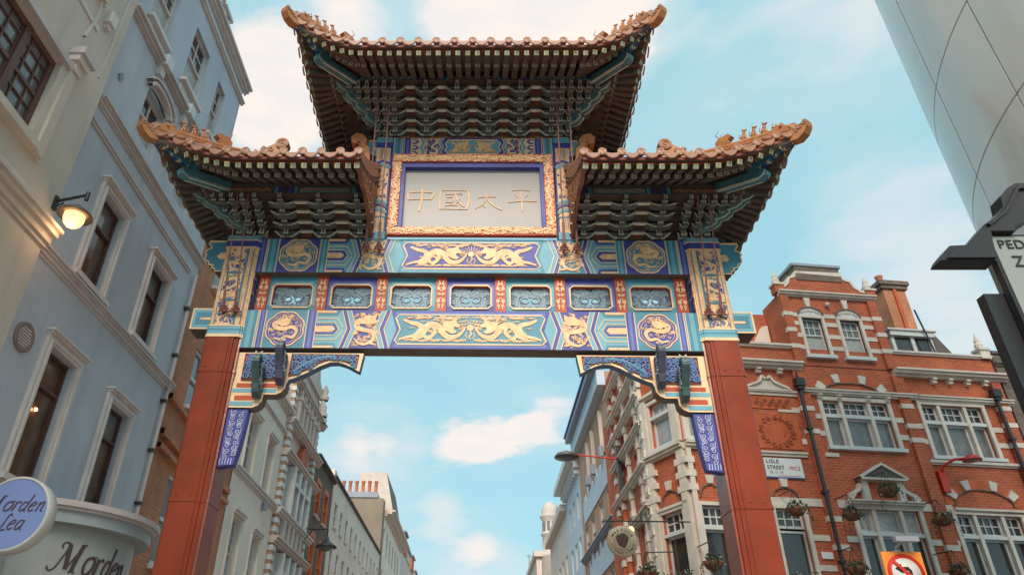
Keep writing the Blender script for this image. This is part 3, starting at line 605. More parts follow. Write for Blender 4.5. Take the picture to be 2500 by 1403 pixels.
def strokes(t, L):
    for pts, wd in L: t.stroke(PFm, smooth_path([K(*p) for p in pts], 4) if len(pts) > 2 else [K(*p) for p in pts], wd*.8, -.1, -.088, 'char_gold', taper=lambda q: .75+.5*math.sin(3.14*q)**.5)
CH = {'zhong': [([(550, 505), (552, 560), (545, 640), (530, 712)], .034), ([(425, 550), (420, 580), (425, 612)], .03), ([(420, 548), (540, 540), (655, 548)], .018), ([(655, 548), (648, 580), (632, 610)], .028), ([(425, 610), (540, 604), (632, 608)], .016)],
      'guo': [([(725, 528), (715, 600), (722, 690)], .034), ([(725, 528), (850, 524), (968, 530)], .012), ([(968, 530), (985, 590), (978, 650), (965, 693)], .034), ([(722, 688), (850, 690), (965, 692)], .014), ([(765, 565), (860, 556), (925, 560)], .012), ([(858, 545), (872, 600), (905, 645), (945, 670)], .026), ([(775, 590), (775, 632)], .012), ([(775, 590), (835, 588), (832, 630), (775, 632)], .012), ([(765, 664), (820, 655), (880, 658)], .012), ([(905, 545), (918, 556)], .018), ([(900, 600), (870, 640)], .010)],
      'tai': [([(1140, 520), (1145, 600)], .026), ([(1060, 592), (1150, 582), (1230, 584)], .012), ([(1145, 600), (1110, 650), (1045, 685)], .012), ([(1150, 605), (1210, 660), (1285, 695)], .024), ([(1112, 658), (1135, 676)], .022)],
      'ping': [([(1378, 528), (1460, 520), (1545, 528)], .012), ([(1400, 562), (1425, 585)], .014), ([(1530, 560), (1500, 585)], .014), ([(1345, 632), (1470, 618), (1605, 622)], .014), ([(1462, 530), (1468, 620), (1470, 708)], .026)]}
for k, v in CH.items(): t = MB(); strokes(t, v); t.build('gold_character', pq)
# ------------------------------------------------------------------ steel tie rods
for u0, u1, zt, yt, zb, yb, mid in ((1.73, 1.77, 11.72, 9.2, 8.36, 9.82, 1), (1.51, 1.555, 11.72, 9.2, 8.36, 9.82, 1), (3.87, 3.95, 9.06, 9.2, 7.15, 9.82, 1), (3.69, 3.76, 9.06, 9.2, 7.15, 9.82, 1)):
    for s in (-1, 1):
        a = Vector((XC+s*u0, yt, zt)); b = Vector((XC+s*u1, yb, zb+.08))
        t = MB(); t.tube([a, b], .0125, 'rod', 8); rd = t.build('tie_rod', gate)
        t = MB(); t.tube([b+(a-b)*.12, b+(a-b)*.0], .022, 'rod', 8); t.tube([b, b+Vector((0, .05, -.06))], .03, 'rod', 8)
        for k in range(6):
            g = k*math.pi/3; t.ball(b+Vector((.05*math.cos(g), .04, -.05+.045*math.sin(g))), .028, .03, .022, 'rod', 6)
        t.tube([b+Vector((-.08, .06, -.1)), b+Vector((-.03, .05, -.05)), b+Vector((.04, .05, -.08)), b+Vector((.1, .06, -.09))], .018, 'rod', 6)
        t.tube([b+Vector((0, .05, -.05)), b+Vector((0, .2, -.05))], .02, 'rod', 6)
        t.build('anchor_hook', rd)
# ================================================================== ROOFS
def clamp(x, a=0., b=1.): return max(a, min(b, x))
def disc_mesh():
    t = MB(); I = Vector((0, 0, 0))
    t.lathe(I, [(.0005, .018), (.038, .020), (.050, .014), (.055, .024), (.068, .022), (.068, -.01)], 'tile_face', 14, 'Y'); return t.mesh('tile_disc')
def drip_mesh():
    t = MB(); fr = Frame((0, 0, 0), (-1, 0, 0), (0, 0, 1), (0, 1, 0))
    P_ = [(-.125, .045), (-.105, .0), (-.075, -.035), (-.035, -.06), (0, -.068), (.035, -.06), (.075, -.035), (.105, 0), (.125, .045), (.06, .030), (0, .024), (-.06, .030)]
    t.prism(fr, P_, 0, .018, 'tile_face'); t.stroke(fr, [(p[0]*.82, p[1]*.78-.002) for p in P_[:9]], .010, 0, .026, 'tile_face'); return t.mesh('drip_tile')
DISC, DRIP = disc_mesh(), drip_mesh()
def rafter_mesh(L_, w, m, end, name):
    t = MB(); fr = Frame((0, 0, 0), (1, 0, 0), (0, 0, 1), (0, -1, 0)); t.box(fr, -w/2, w/2, -w/2, w/2, -L_, 0, m)
    t.box(fr, -w*.46, w*.46, -w*.46, w*.46, 0, .003, end)
    e = 'teal' if end == 'rafter_gold' else 'rafter'
    for pts in ([(-w*.25, -w*.25), (w*.25, -w*.25), (w*.25, w*.25), (-w*.1, w*.25)], [(-w*.25, w*.05), (w*.05, w*.05)]): t.stroke(fr, pts, w*.14, 0, .005, e)
    return t.mesh(name)
FLY, RAFT = rafter_mesh(.42, .085, 'rafter', 'rafter_gold', 'flying_rafter'), rafter_mesh(1.0, .098, 'rafter', 'rafter_grey', 'rafter')
def beast_mesh():
    t = MB(); t.box(Frame((0, 0, 0), (1, 0, 0), (0, 0, 1)), -.035, .035, -.02, .02, -.05, .05, 'tile_orange')
    t.ball((0, 0, .07), .04, .035, .06, 'tile_orange', 8); t.ball((.02, 0, .13), .03, .028, .045, 'tile_orange', 8); t.ball((.035, 0, .185), .034, .026, .028, 'tile_orange', 8)
    t.ball((.07, 0, .18), .022, .016, .014, 'tile_orange', 6); t.tube([(-.03, 0, .05), (-.07, 0, .1), (-.05, 0, .16)], .014, 'tile_orange', 6, r2=.008)
    for f in (-1, 1): t.tube([(.02, f*.015, .2), (.01, f*.022, .235)], .01, 'tile_orange', 5, r2=.002); t.tube([(.035, f*.02, .09), (.05, f*.02, .0)], .013, 'tile_orange', 6)
    return t.mesh('ridge_beast')
BEAST = beast_mesh()
def T(u, y, z): return Vector((XC+u, y, z))
def roof(name, segs, hips, ridge, zr, K=9):
    """segs: list of (fn(t)->Vector P, Vector outward, fn(t)->Vector Q, length, kinds)"""
    t = MB(); und = MB()
    for fn, outw, qf, Ln, full in segs:
        n = 26; top = []; bot = []
        for i in range(n+1):
            a = i/n; P_ = fn(a); Q = qf(a); r1 = []; r2 = []
            for k in range(K):
                f = k/(K-1); p = P_.lerp(Q, f); p.z = P_.z+(Q.z-P_.z)*(.72*f+.28*f*f)
                r1.append(p+Vector((0, 0, .0))); r2.append(p+Vector((0, 0, -.05-.12*min(1, f*5))))
            top.append(r1); bot.append(r2)
        t.grid(top, 'tile'); und.grid([r[::-1] for r in bot], 'soffit')
        for i in range(n): t.face([top[i][0], bot[i][0], bot[i+1][0], top[i+1][0]], 'eave_red')
    rf = t.build(name, gate); und.build('roof_boarding', rf)
    for fn, outw, qf, Ln, full in segs:
        if full < 1: continue
        n = max(2, int(round(Ln/.305)))
        fas = MB(); prev = None; rows = []
        for i in range(41):
            a = i/40; p = fn(a); inn = -outw(a)*.06; rows.append([p+inn+Vector((0, 0, -.01)), p+inn+Vector((0, 0, -.075)), p+inn-outw(a)*.03+Vector((0, 0, -.075)), p+inn-outw(a)*.03+Vector((0, 0, -.01))])
        fas.grid(rows, 'eave_red', True, False); fas.build('eave_board', rf)
        for i in range(n+1):
            a = clamp(i/n, .004, .996); p = fn(a); o = outw(a); Q = qf(a); yaw = math.atan2(o.x, -o.y)
            mt = Matrix.Translation(p+o*.02+Vector((0, 0, .045))) @ Matrix.Rotation(math.pi+yaw*1., 4, 'Z')
            inst('round_tile_end', DISC, rf, Matrix.Translation(p+o*.02+Vector((0, 0, .085))) @ o.to_track_quat('Y', 'Z').to_matrix().to_4x4())
            row = MB(); pts = []
            for k in range(6):
                f = k/5; q = p.lerp(Q, f); q.z = p.z+(Q.z-p.z)*(.72*f+.28*f*f)+.06; pts.append(q+(o*.02 if k == 0 else Vector((0, 0, 0))))
            if (pts[-1]-pts[0]).length > .25: row.tube(pts, .055, 'tile', 7, False); row.build('tile_row', rf)
            if i < n:
                a2 = (i+.5)/n; p2 = fn(a2); o2 = outw(a2); d = (fn(min(1, a2+.01))-fn(max(0, a2-.01))).normalized()
                yv = o2.copy(); zv = d.cross(yv).normalized()
                if zv.z < 0: zv = -zv
                xv = yv.cross(zv).normalized(); yv = zv.cross(xv)
                inst('drip_tile', DRIP, rf, Matrix.Translation(p2+o2*.04+Vector((0, 0, .005 if abs(o2.y) > .5 else .03))) @ Matrix((xv, yv, zv)).transposed().to_4x4() @ Matrix.Rotation(RAD(-10), 4, 'X') @ Matrix.Diagonal((1, 1, 1, 1) if abs(o2.y) > .5 else (.8, 1, .6, 1)))
        if full < 2: continue
        nr = int(round(Ln/.166))
        for i in range(nr+1):
            a = clamp(i/nr, .012, .988); p = fn(a); o = outw(a)
            piv = full_pivot[name](p); dr = Vector((p.x-piv.x, p.y-piv.y, 0)).normalized() if piv is not None else o
            rise = p.z-full_ze[name]; ci = clamp(dr.dot(o), .5, 1)
            for me, inw, dz, sl, nm in ((FLY, .07, -.12, .52, 'flying_rafter'), (RAFT, .42, .0, .58, 'rafter')):
                e = p-dr*(inw/ci); e.z = p.z-rise*(inw*.55)+dz
                y_ax = (-dr+Vector((0, 0, sl+rise*-.35))).normalized(); x_ax = y_ax.cross(Vector((0, 0, 1))).normalized(); z_ax = x_ax.cross(y_ax)
                mt = Matrix((x_ax, y_ax, z_ax)).transposed().to_4x4()
                inst(nm, me, rf, Matrix.Translation(e) @ mt)
    # ridges and hips
    t = MB()
    a, b = ridge; t.tube([a+Vector((0, 0, .1)), b+Vector((0, 0, .1))], .10, 'tile_orange', 8); t.box(Frame(a, (b-a).normalized(), (0, 0, 1)), 0, (b-a).length, -.1, .12, -.07, .07, 'tile_orange'); t.build('main_ridge', rf)
    for tip, end, sgn in hips:
        t = MB(); pts = []
        for k in range(9):
            f = k/8; q = tip.lerp(end, f); q.z = tip.z+(end.z-tip.z)*(.72*f+.28*f*f)+.10; pts.append(q)
        t.tube(pts, .062, 'tile_orange', 8); t.tube([p-Vector((0, 0, .07)) for p in pts], .075, 'tile', 6); hp = t.build('hip_ridge', rf)
        d = (end-tip); d.z = 0; d.normalize()
        for f in (.17, .235, .30):
            q = tip.lerp(end, f); q.z = tip.z+(end.z-tip.z)*(.72*f+.28*f*f)+.15
            inst('ridge_beast', BEAST, hp, Matrix.Translation(q) @ (-d).to_track_quat('X', 'Z').to_matrix().to_4x4() @ Matrix.Diagonal((1.0, 1.0, 1.0, 1)))
        # crested head at the hip end
        t = MB(); hf = Frame(tip+d*.16+Vector((0, 0, .08)), -d, (0, 0, 1)); 
        t.prism(hf.at(0, 0, -.06), [(-.30, .0), (-.28, .08), (-.22, .11), (-.2, .17), (-.16, .14), (-.14, .20), (-.10, .16), (-.07, .22), (-.03, .16), (.02, .19), (.04, .12), (.09, .08), (.08, .0), (.02, -.04), (-.1, -.05)], 0, .12, 'tile_orange')
        for k in (-1, 1): t.ball(hf(.0, .12, k*.065), .03, .03, .03, 'tile_orange', 6); t.tube([hf(-.06, .14, k*.04), hf(-.13, .2, k*.06), hf(-.10, .25, k*.07)], .016, 'tile_orange', 5, r2=.006)
        t.build('hip_end_beast', hp)
        # running figure further up: larger horned beast
        q = tip.lerp(end, .42); q.z = tip.z+(end.z-tip.z)*(.72*.42+.28*.18)+.12
        t = MB(); hf = Frame(q, -d, (0, 0, 1)); t.prism(hf.at(0, 0, -.05), [(-.15, 0), (-.16, .16), (-.08, .22), (.0, .20), (.1, .2), (.15, .12), (.08, .08), (.1, 0)], 0, .1, 'tile_orange')
        for k in (-1, 1): t.tube([hf(-.06, .2, k*.03), hf(-.12, .3, k*.05), hf(-.05, .36, k*.05)], .012, 'tile_orange', 5, r2=.004)
        t.build('horned_beast', hp)
        # hip beam and its carved cap
        def hipb(f, dz): q = tip.lerp(end, f); q.z = tip.z+dz+f*.55*(-1 if False else 0); return q
        inner = tip+d*1.45; inner.z = full_ze[name]+.22
        t = MB(); low0 = tip+d*.62+Vector((0, 0, -.30-(tip.z-full_ze[name])*.30))
        ax = (low0-inner).normalized(); ff = Frame(low0, ax, ax.cross(Vector((0, 0, 1)).cross(ax)).normalized() if False else (Vector((0, 0, 1))-ax*ax.z).normalized())
        Lh = (low0-inner).length
        t.prism(ff.at(0, 0, -.07), [(-Lh, -.08), (-.04, -.09), (.02, -.05), (.06, .04), (.0, .08), (-Lh, .08)], 0, .14, 'hip_teal')
        for k in (0., .14): t.stroke(ff.at(0, 0, -.07+k), [(-Lh, -.065), (-.04, -.075), (.02, -.035), (.045, .04)], .018, -.006, .006, 'bracket_line')
        t.box(ff, -Lh, -.06, -.094, -.086, -.066, -.05, 'bracket_line'); t.box(ff, -Lh, -.06, -.094, -.086, .05, .066, 'bracket_line'); t.box(ff, -.02, .062, -.03, .035, -.05, .05, 'teal_light')
        t.build('hip_beam', rf)
        up0 = tip+Vector((0, 0, -.10)); up1 = tip+d*.85; up1.z = full_ze[name]+.06+(tip.z-full_ze[name])*.25
        ax = (up0-up1).normalized(); Lh = (up0-up1).length; ff = Frame(up0, ax, (Vector((0, 0, 1))-ax*ax.z).normalized())
        t = MB(); t.box(ff, -Lh, .02, -.06, .06, -.06, .06, 'teal'); t.box(ff, -.30, .0, -.052, .052, -.064, .064, 'teal_light')
        uf = Frame(up0+ff.V*-.06, ax, -ff.N if False else ff.N, -ff.V)
        for k in range(9):
            x = -.06-k*.075; t.stroke(uf, [(x, -.052), (x-.035, 0), (x, .052)], .024, 0, .008, 'royal' if k % 2 else 'cream')
        t.build('upper_hip_beam', rf)
        t = MB(); ff = Frame(tip+Vector((0, 0, -.10)), -d*1.0, (0, 0, 1))
        t.prism(ff.at(0, 0, -.075), [(-.08, -.08), (.04, -.11), (.15, -.06), (.22, .04), (.23, .14), (.19, .17), (.14, .12), (.08, .13), (.04, .08), (-.08, .07)], 0, .15, 'tile_orange')
        for k in (-1, 1):
            for j in range(3): t.stroke(Frame(ff(0, 0, k*.075), ff.U*1, ff.V, ff.N*k), spiral(.06+.07*j, .04+.03*j, .04, 1.1, j, 1, 9), .016, 0, .012, 'tile_face')
        t.build('hip_end_cap', rf)
    return rf
full_pivot, full_ze = {}, {}
def pw_(t, e=2.2): return max(0., t)**e
# central
ZC, RC, UCC = 11.41, .52, 3.08
def cF(a, back=False):
    u = -UCC+2*UCC*a; t = (abs(u)-1.85)/(UCC-1.85); y = 8.2-.15*pw_(t, 2)
    return T(u, 20.5-y if back else y, ZC+RC*pw_(t))
def cS(a, s):
    v = -2.2+4.4*a; t = (abs(v)-1.1)/1.1; return T(s*(2.96+(UCC-2.96)*pw_(t, 2)), 10.25+v, ZC+RC*pw_(t))
RE = 1.4; ZR = 12.9
def hipQ(tip, end, f): q = tip.lerp(end, clamp(f)); q.z = tip.z+(end.z-tip.z)*(.72*f+.28*f*f); return q
tipF = {s: T(s*UCC, 8.05, ZC+RC) for s in (-1, 1)}; tipB = {s: T(s*UCC, 12.45, ZC+RC) for s in (-1, 1)}; rend = {s: T(s*RE, 10.25, ZR) for s in (-1, 1)}
def cQ(a, tips):
    u = -UCC+2*UCC*a; s = 1 if u > 0 else -1
    if abs(u) <= RE: return T(u, 10.25, ZR)
    return hipQ(tips[s], rend[s], (UCC-abs(u))/(UCC-RE))
def sQ(a, s):
    v = -2.2+4.4*a; return hipQ(tipF[s] if v < 0 else tipB[s], rend[s], (2.2-abs(v))/2.2)
full_ze['upper_roof'] = ZC; full_ze['side_roof'] = 8.93
def piv_c(p):
    u, v = p.x-XC, p.y-10.25
    if abs(u) > 2.0 and abs(v) > .7: return T(math.copysign(1.9, u), 10.25+math.copysign(.75, v), 0)
    return None
full_pivot['upper_roof'] = piv_c
roofC = roof('upper_roof', [(lambda a: cF(a), lambda a: Vector((0, -1, 0)), lambda a: cQ(a, tipF), 6.16, 2), (lambda a: cF(1-a, True), lambda a: Vector((0, 1, 0)), lambda a: cQ(1-a, tipB), 6.16, 1)] +
             [((lambda s: (lambda a: cS(a if s > 0 else 1-a, s)))(s), (lambda s: (lambda a: Vector((s, 0, 0))))(s), (lambda s: (lambda a: sQ(a if s > 0 else 1-a, s)))(s), 4.4, 2) for s in (-1, 1)],
             [(tipF[s], rend[s], s) for s in (-1, 1)]+[(tipB[s], rend[s], s) for s in (-1, 1)], (rend[-1], rend[1]), ZR)
# side roofs
ZS, RS, UI, UC = 8.93, .40, 1.70, 4.92
def side_roof(s):
    def fF(a, back=False):
        u = UI+(UC-UI)*a; t = (u-3.35)/(UC-3.35); y = 8.22-.13*pw_(t, 2); return T(s*u, 20.5-y if back else y, ZS+RS*pw_(t))
    def fS(a):
        v = -2.16+4.32*a; t = (abs(v)-1.)/1.16; return T(s*(4.79+.13*pw_(t, 2)), 10.25+v, ZS+RS*pw_(t))
    zr = 10.45; re = 3.3; R0, R1 = T(s*(UI+.06), 10.25, zr), T(s*re, 10.25, zr)
    tf, tb = T(s*UC, 8.09, ZS+RS), T(s*UC, 12.41, ZS+RS)
    def q(a, tip):
        u = UI+(UC-UI)*a
        return T(s*u, 10.25, zr) if u <= re else hipQ(tip, R1, (UC-u)/(UC-re))
    def qs(a):
        v = -2.16+4.32*a; return hipQ(tf if v < 0 else tb, R1, (2.16-abs(v))/2.16)
    full_pivot['side_roof'] = lambda p: T(s*3.8, 10.25+math.copysign(.75, p.y-10.25), 0) if abs(p.x-XC) > 3.9 and abs(p.y-10.25) > .7 else None
    fl = (lambda f: f) if s > 0 else (lambda f: (lambda a: f(1-a)))
    rf = roof('side_roof', [(fl(lambda a: fF(a)), lambda a: Vector((0, -1, 0)), fl(lambda a: q(a, tf)), UC-UI, 2), (fl(lambda a: fF(1-a, True)), lambda a: Vector((0, 1, 0)), fl(lambda a: q(1-a, tb)), UC-UI, 1),
               (fl(fS), lambda a: Vector((s, 0, 0)), fl(qs), 4.32, 2)], [(tf, R1, s), (tb, R1, s)], (R0, R1) if s > 0 else (R1, R0), zr)
    # gable board, verge and ornaments at the inner end
    ef = Frame(T(s*(UI+.0), 0, 0), (0, 1, 0), (0, 0, 1), (-s, 0, 0))
    P_ = [(8.27, ZS-.10), (8.27, ZS+.0), (8.75, ZS+.22), (9.3, ZS+.52), (10.0, ZS+1.05), (10.0, 8.66), (9.9, 8.66), (9.6, 8.78), (9.1, 8.90), (8.7, 8.80)]
    t = MB(); t.prism(ef, P_, -.06, .0, 'gable_brown'); gb = t.build('gable_board', rf)
    t = MB(); filigree(t, ef, 8.5, 9.95, 8.85, 9.8, 0, .012, 'tile', .075, .024, 5, lambda u, v: 8.5 < u < 9.9 and v < ZS+(u-8.25)*.52-.06 and v > 8.9); 
    t.stroke(ef, [(8.27, ZS-.02), (8.75, ZS+.18), (9.3, ZS+.47), (9.98, ZS+.98)], .03, 0, .02, 'soffit'); t.build('gable_scroll', gb)
    t = MB(); vs = [T(s*(UI+.03), 8.22, ZS+.10), T(s*(UI+.03), 8.75, ZS+.36), T(s*(UI+.03), 9.3, ZS+.66), T(s*(UI+.03), 9.75, ZS+1.0)]
    t.tube(vs, .07, 'tile_orange', 8); t.tube([v-Vector((0, 0, .07)) for v in vs], .06, 'tile', 6); t.build('verge_ridge', rf)
    t = MB(); df = Frame(T(s*1.86, 9.86, 0), (s, 0, 0), (0, 0, 1), (0, -1, 0))
    t.prism(df, [(-.02, 10.0), (.0, 10.30), (.02, 10.52), (.10, 10.60), (.08, 10.72), (.16, 10.84), (.30, 10.88), (.38, 10.78), (.36, 10.64), (.28, 10.62), (.24, 10.70), (.20, 10.62), (.26, 10.48), (.34, 10.40), (.3, 10.1)], -.1, .1, 'tile_orange')
    for k in range(5): t.stroke(df, spiral(.1+.03*k, 10.2+.11*k, .05, 1.1, k, 1, 9), .02, .09, .115, 'tile')
    t.build('ridge_dragon', rf)
    t = MB(); df = Frame(T(s*3.42, 9.62, 0), (s, 0, 0), (0, 0, 1), (0, -1, 0)); 
    t.prism(df.at(0, 0, -.07), [(.0+.12*math.cos(k*math.pi/8), 10.42+.12*math.sin(k*math.pi/8)) for k in range(16)], 0, .16, 'tile_face', 'tile'); t.stroke(df.at(0, 0, .09), [(.085*math.cos(k*math.pi/8), 10.42+.085*math.sin(k*math.pi/8)) for k in range(16)], .02, 0, .012, 'tile', closed=True); t.stroke(df.at(0, 0, .09), spiral(0, 10.42, .06, 1.3, 0, 1, 12), .014, 0, .012, 'tile')
    for k in range(5): t.stroke(df.at(0, 0, .06), spiral(.18+.1*k, 10.28-.07*k, .055, 1.2, k, 1, 9), .02, 0, .02, 'tile_face')
    t.prism(df, [(.02, 10.5), (.30, 10.32), (.52, 10.15), (.7, 9.98), (.7, 9.8), (-.1, 9.8), (-.1, 10.3)], -.06, .06, 'tile_orange')
    t.ball(df(.34, 10.36, 0), .05, .05, .05, 'tile_face', 8)
    for k in range(4): t.prism(df.at(0, 0, -.06), [(.40+.13*k, 10.1-.06*k), (.42+.13*k, 10.26-.06*k), (.47+.13*k, 10.30-.06*k), (.50+.13*k, 10.2-.06*k)], 0, .12, 'tile_orange')
    t.build('scrolled_ridge_end', rf)
    return rf
mat('gable_brown', (.24, .09, .045), .6, .2, 4)
roofs = {s: side_roof(s) for s in (-1, 1)}
# ------------------------------------------------------------------ bracket sets below the roofs
def arm_mesh(w1, w2, h, acc, dep=.14, name='bracket_arm'):
    t = MB(); fr = Frame((0, 0, 0), (1, 0, 0), (0, 0, 1), (0, -1, 0)); q = (w2-w1)/3
    R_ = [(w1*.85, 0), (w1, h*.22), (w1+q*.3, h*.30), (w1+q, h*.34), (w1+q, h*.52), (w1+2*q, h*.58), (w1+2*q, h*.78), (w2, h*.82), (w2, h*1.02)]
    bot = [(-a, b) for a, b in R_[::-1]]+R_
    t.prism(fr, bot, -dep, 0, 'bracket'); t.stroke(fr, [(a, b+.004) for a, b in bot], .017, 0, .004, 'bracket_line')
    t.stroke(fr, [(-w1*.8, h*.16), (w1*.8, h*.16)], .026, 0, .003, acc)
    t.box(fr, -.035, .035, -.005, h*.9, 0, .09, 'bracket'); 
    for f in (1, -1): t.stroke(fr.at(0, 0, .09), [(f*.030, 0), (f*.030, h*.9)], .008, 0, .003, 'bracket_line')
    t.stroke(fr.at(0, 0, .09), [(-.05, .012), (.05, .012)], .016, 0, .006, 'bracket_line'); t.box(fr, -.05, .05, .0, .03, .0, .095, 'bracket')
    return t.mesh(name)
def nose_mesh():
    t = MB(); fr = Frame((0, 0, 0), (1, 0, 0), (0, 0, 1), (0, -1, 0)); t.box(fr, -.028, .028, -.03, .05, -.25, .0, 'bracket')
    t.stroke(fr, [(-.02, .045), (-.02, -.02), (.02, -.02), (.02, .045)], .012, 0, .004, 'white_line'); return t.mesh('bracket_nose')
mat('white_line', (.66, .66, .60), .6, .05, 5)
mat('bracket_board', (.075, .045, .034), .7, .2, 5)
AM = {}
def bracket_zone(roofobj, u0, u1, tiers, z_base, mains, narrows, s, yp=9.2, zp=11.61, ends=(0, 1)):
    ym = lambda y: 20.5-y
    # stepped backing
    t = MB(); 
    prevz = z_base
    for i, (yy, zz) in enumerate(tiers):
        nz = tiers[i+1][1] if i+1 < len(tiers) else zp
        ext = .16*i
        a, b = u0-(ext if ends[0] else 0), u1+(ext if ends[1] else 0)
        fr = GF if s > 0 else GF.flip()
        t.box(fr, a, b, zz+.06 if i else zz, nz+.06, -(20.5-(yy+.10))+10, -(yy+.10)+10, 'bracket_board')
        for c in [(mains[k]+mains[k+1])/2 for k in range(len(mains)-1)]: t.box(fr, c-.09, c+.09, zz+.065, nz+.05, -(yy+.10)+10, -(yy+.10)+10+.006, 'bracket_red')
        t.box(fr, a, b, nz+.045, nz+.075, -(yy+.1)+10, -(yy)+10-.02, 'bracket_board')
    t.build('bracket_backing', roofobj)
    for i, (yy, zz) in enumerate(tiers):
        h = (tiers[i+1][1] if i+1 < len(tiers) else zp)-zz
        for c0, c1 in zip(mains, mains[1:]) if mains[0] < mains[-1] else zip(mains[::-1], mains[::-1][1:]):
            t = MB(); fr = GF if s > 0 else GF.flip(); t.box(fr, c0+.20, c1-.20, zz+h*.96, zz+h*.96+.016, 10-yy-.06, 10-yy+.002, 'bracket_line'); t.box(fr, c0+.20, c1-.20, zz+h*.96+.016, zz+h*.96+.06, 10-yy-.06, 10-yy, 'bracket'); t.build('tie_board', roofobj)
    fr = GF if s > 0 else GF.flip()
    for j, c in enumerate(mains+narrows):
        nar = c in narrows; w1, w2 = (.055, .075) if nar else (.125, .215)
        t = MB(); t.box(fr, c-.06, c+.06, z_base, tiers[0][1]+.02, -.12, .03, 'bracket_teal' if j % 2 else 'bracket_violet'); t.stroke(fr, [(c-.06, z_base), (c-.06, z_base+.06), (c+.06, z_base+.06), (c+.06, z_base)], .010, 0, .036, 'bracket_line')
        bs = t.build('bracket_set', roofobj)
        for i, (yy, zz) in enumerate(tiers):
            h = (tiers[i+1][1] if i+1 < len(tiers) else zp)-zz; h = h*.98
            key = (nar, round(h, 2), j % 2)
            if key not in AM: AM[key] = arm_mesh(w1, w2, h, 'bracket_teal' if j % 2 else 'bracket_violet')
            inst('bracket_arm', AM[key], bs, Matrix.Translation(T(s*c, yy, zz)))
        if 'n' not in AM: AM['n'] = nose_mesh()
        inst('bracket_nose', AM['n'], bs, Matrix.Translation(T(s*c, yp-.02, zp+.0)))
def corner_arms(roofobj, sgn, uc, yc, tiers, zp, sy=1):
    for i in range(1, len(tiers)+1):
        yy, zz = tiers[i] if i < len(tiers) else (9.2, zp)
        base = Vector((XC+sgn*uc, yc, 0)); d = Vector((sgn, -sy, 0)).normalized(); ln = .10+.235*i
        f0 = Frame(base+Vector((0, 0, zz-.02)), d, (0, 0, 1)); t = MB()
        pr = [(0, .05), (ln-.1, .04), (ln-.02, .06), (ln+.03, .04), (ln+.01, -.01), (ln-.08, -.045), (ln-.2, -.035), (0, -.05)]
        t.prism(f0.at(0, 0, -.05), pr, 0, .10, 'bracket_teal')
        for k in (-.05, .05): t.stroke(f0.at(0, 0, k), pr[2:7], .016, -.004, .004, 'bracket_line')
        t.build('corner_arm', roofobj)
CT = [(9.93, 10.985)]+[(yy, G(1150, py, yy)[1]) for py, yy in ((305, 9.80), (278, 9.64), (251, 9.46), (224, 9.30))]
ST = [(9.93, 8.645)]+[(yy, G(720, py, yy)[1]) for py, yy in ((549, 9.75), (524, 9.55), (498, 9.36))]
ZPC, ZPS = 11.60, G(720, 478, 9.2)[1]
cm = [-1.46, -.87, -.29, .29, .87, 1.46]
bracket_zone(roofC, -1.95, 1.95, CT, 10.985, cm, [], 1, 9.2, ZPC, (1, 1))
for s in (1, -1):
    bs_ = [1.63, 1.79, 1.95, 2.11, 2.27]
    fr = GF if s > 0 else GF.flip()
    for j, c in enumerate(bs_):
        t = MB(); t.box(fr, c-.04, c+.04, 11.0, 11.02, -.1, .0, 'bracket'); bs = t.build('bracket_set', roofC)
        for i, (yy, zz) in enumerate(CT):
            if i < j-1: continue
            h = ((CT[i+1][1] if i+1 < len(CT) else ZPC)-zz)*.98; key = (True, round(h, 2), j % 2)
            if key not in AM: AM[key] = arm_mesh(.055, .075, h, 'bracket_teal' if j % 2 else 'bracket_violet')
            inst('bracket_arm', AM[key], bs, Matrix.Translation(T(s*c, yy, zz)))
        inst('bracket_nose', AM['n'], bs, Matrix.Translation(T(s*c, 9.18, ZPC)))
    corner_arms(roofC, s, 1.75, 9.85, CT, ZPC); corner_arms(roofC, s, 1.75, 10.65, CT, ZPC, -1)
    rf = roofs[s]
    us = [abs(GF.uv(px, 473, .8)[0]) for px in (870, 777, 683)]
    nr = [abs(GF.uv(px, 473, .8)[0]) for px in (591, 565, 541)]+[4.28]
    bracket_zone(rf, 1.80, 4.05, ST, 8.645, [us[0], us[1], us[2]], [3.58], s, 9.2, ZPS, (0, 1))
    for j, c in enumerate(nr):
        t = MB(); t.box(fr, c-.04, c+.04, 8.65, 8.67, -.1, .0, 'bracket'); bs = t.build('bracket_set', rf)
        for i, (yy, zz) in enumerate(ST):
            if i < j-1: continue
            h = ((ST[i+1][1] if i+1 < len(ST) else ZPS)-zz)*.98; key = (True, round(h, 2), j % 2)
            if key not in AM: AM[key] = arm_mesh(.055, .075, h, 'bracket_teal' if j % 2 else 'bracket_violet')
            inst('bracket_arm', AM[key], bs, Matrix.Translation(T(s*c, yy, zz)))
        inst('bracket_nose', AM['n'], bs, Matrix.Translation(T(s*c, 9.18, ZPS)))
    corner_arms(rf, s, 3.85, 9.85, ST, ZPS); corner_arms(rf, s, 3.85, 10.65, ST, ZPS, -1)
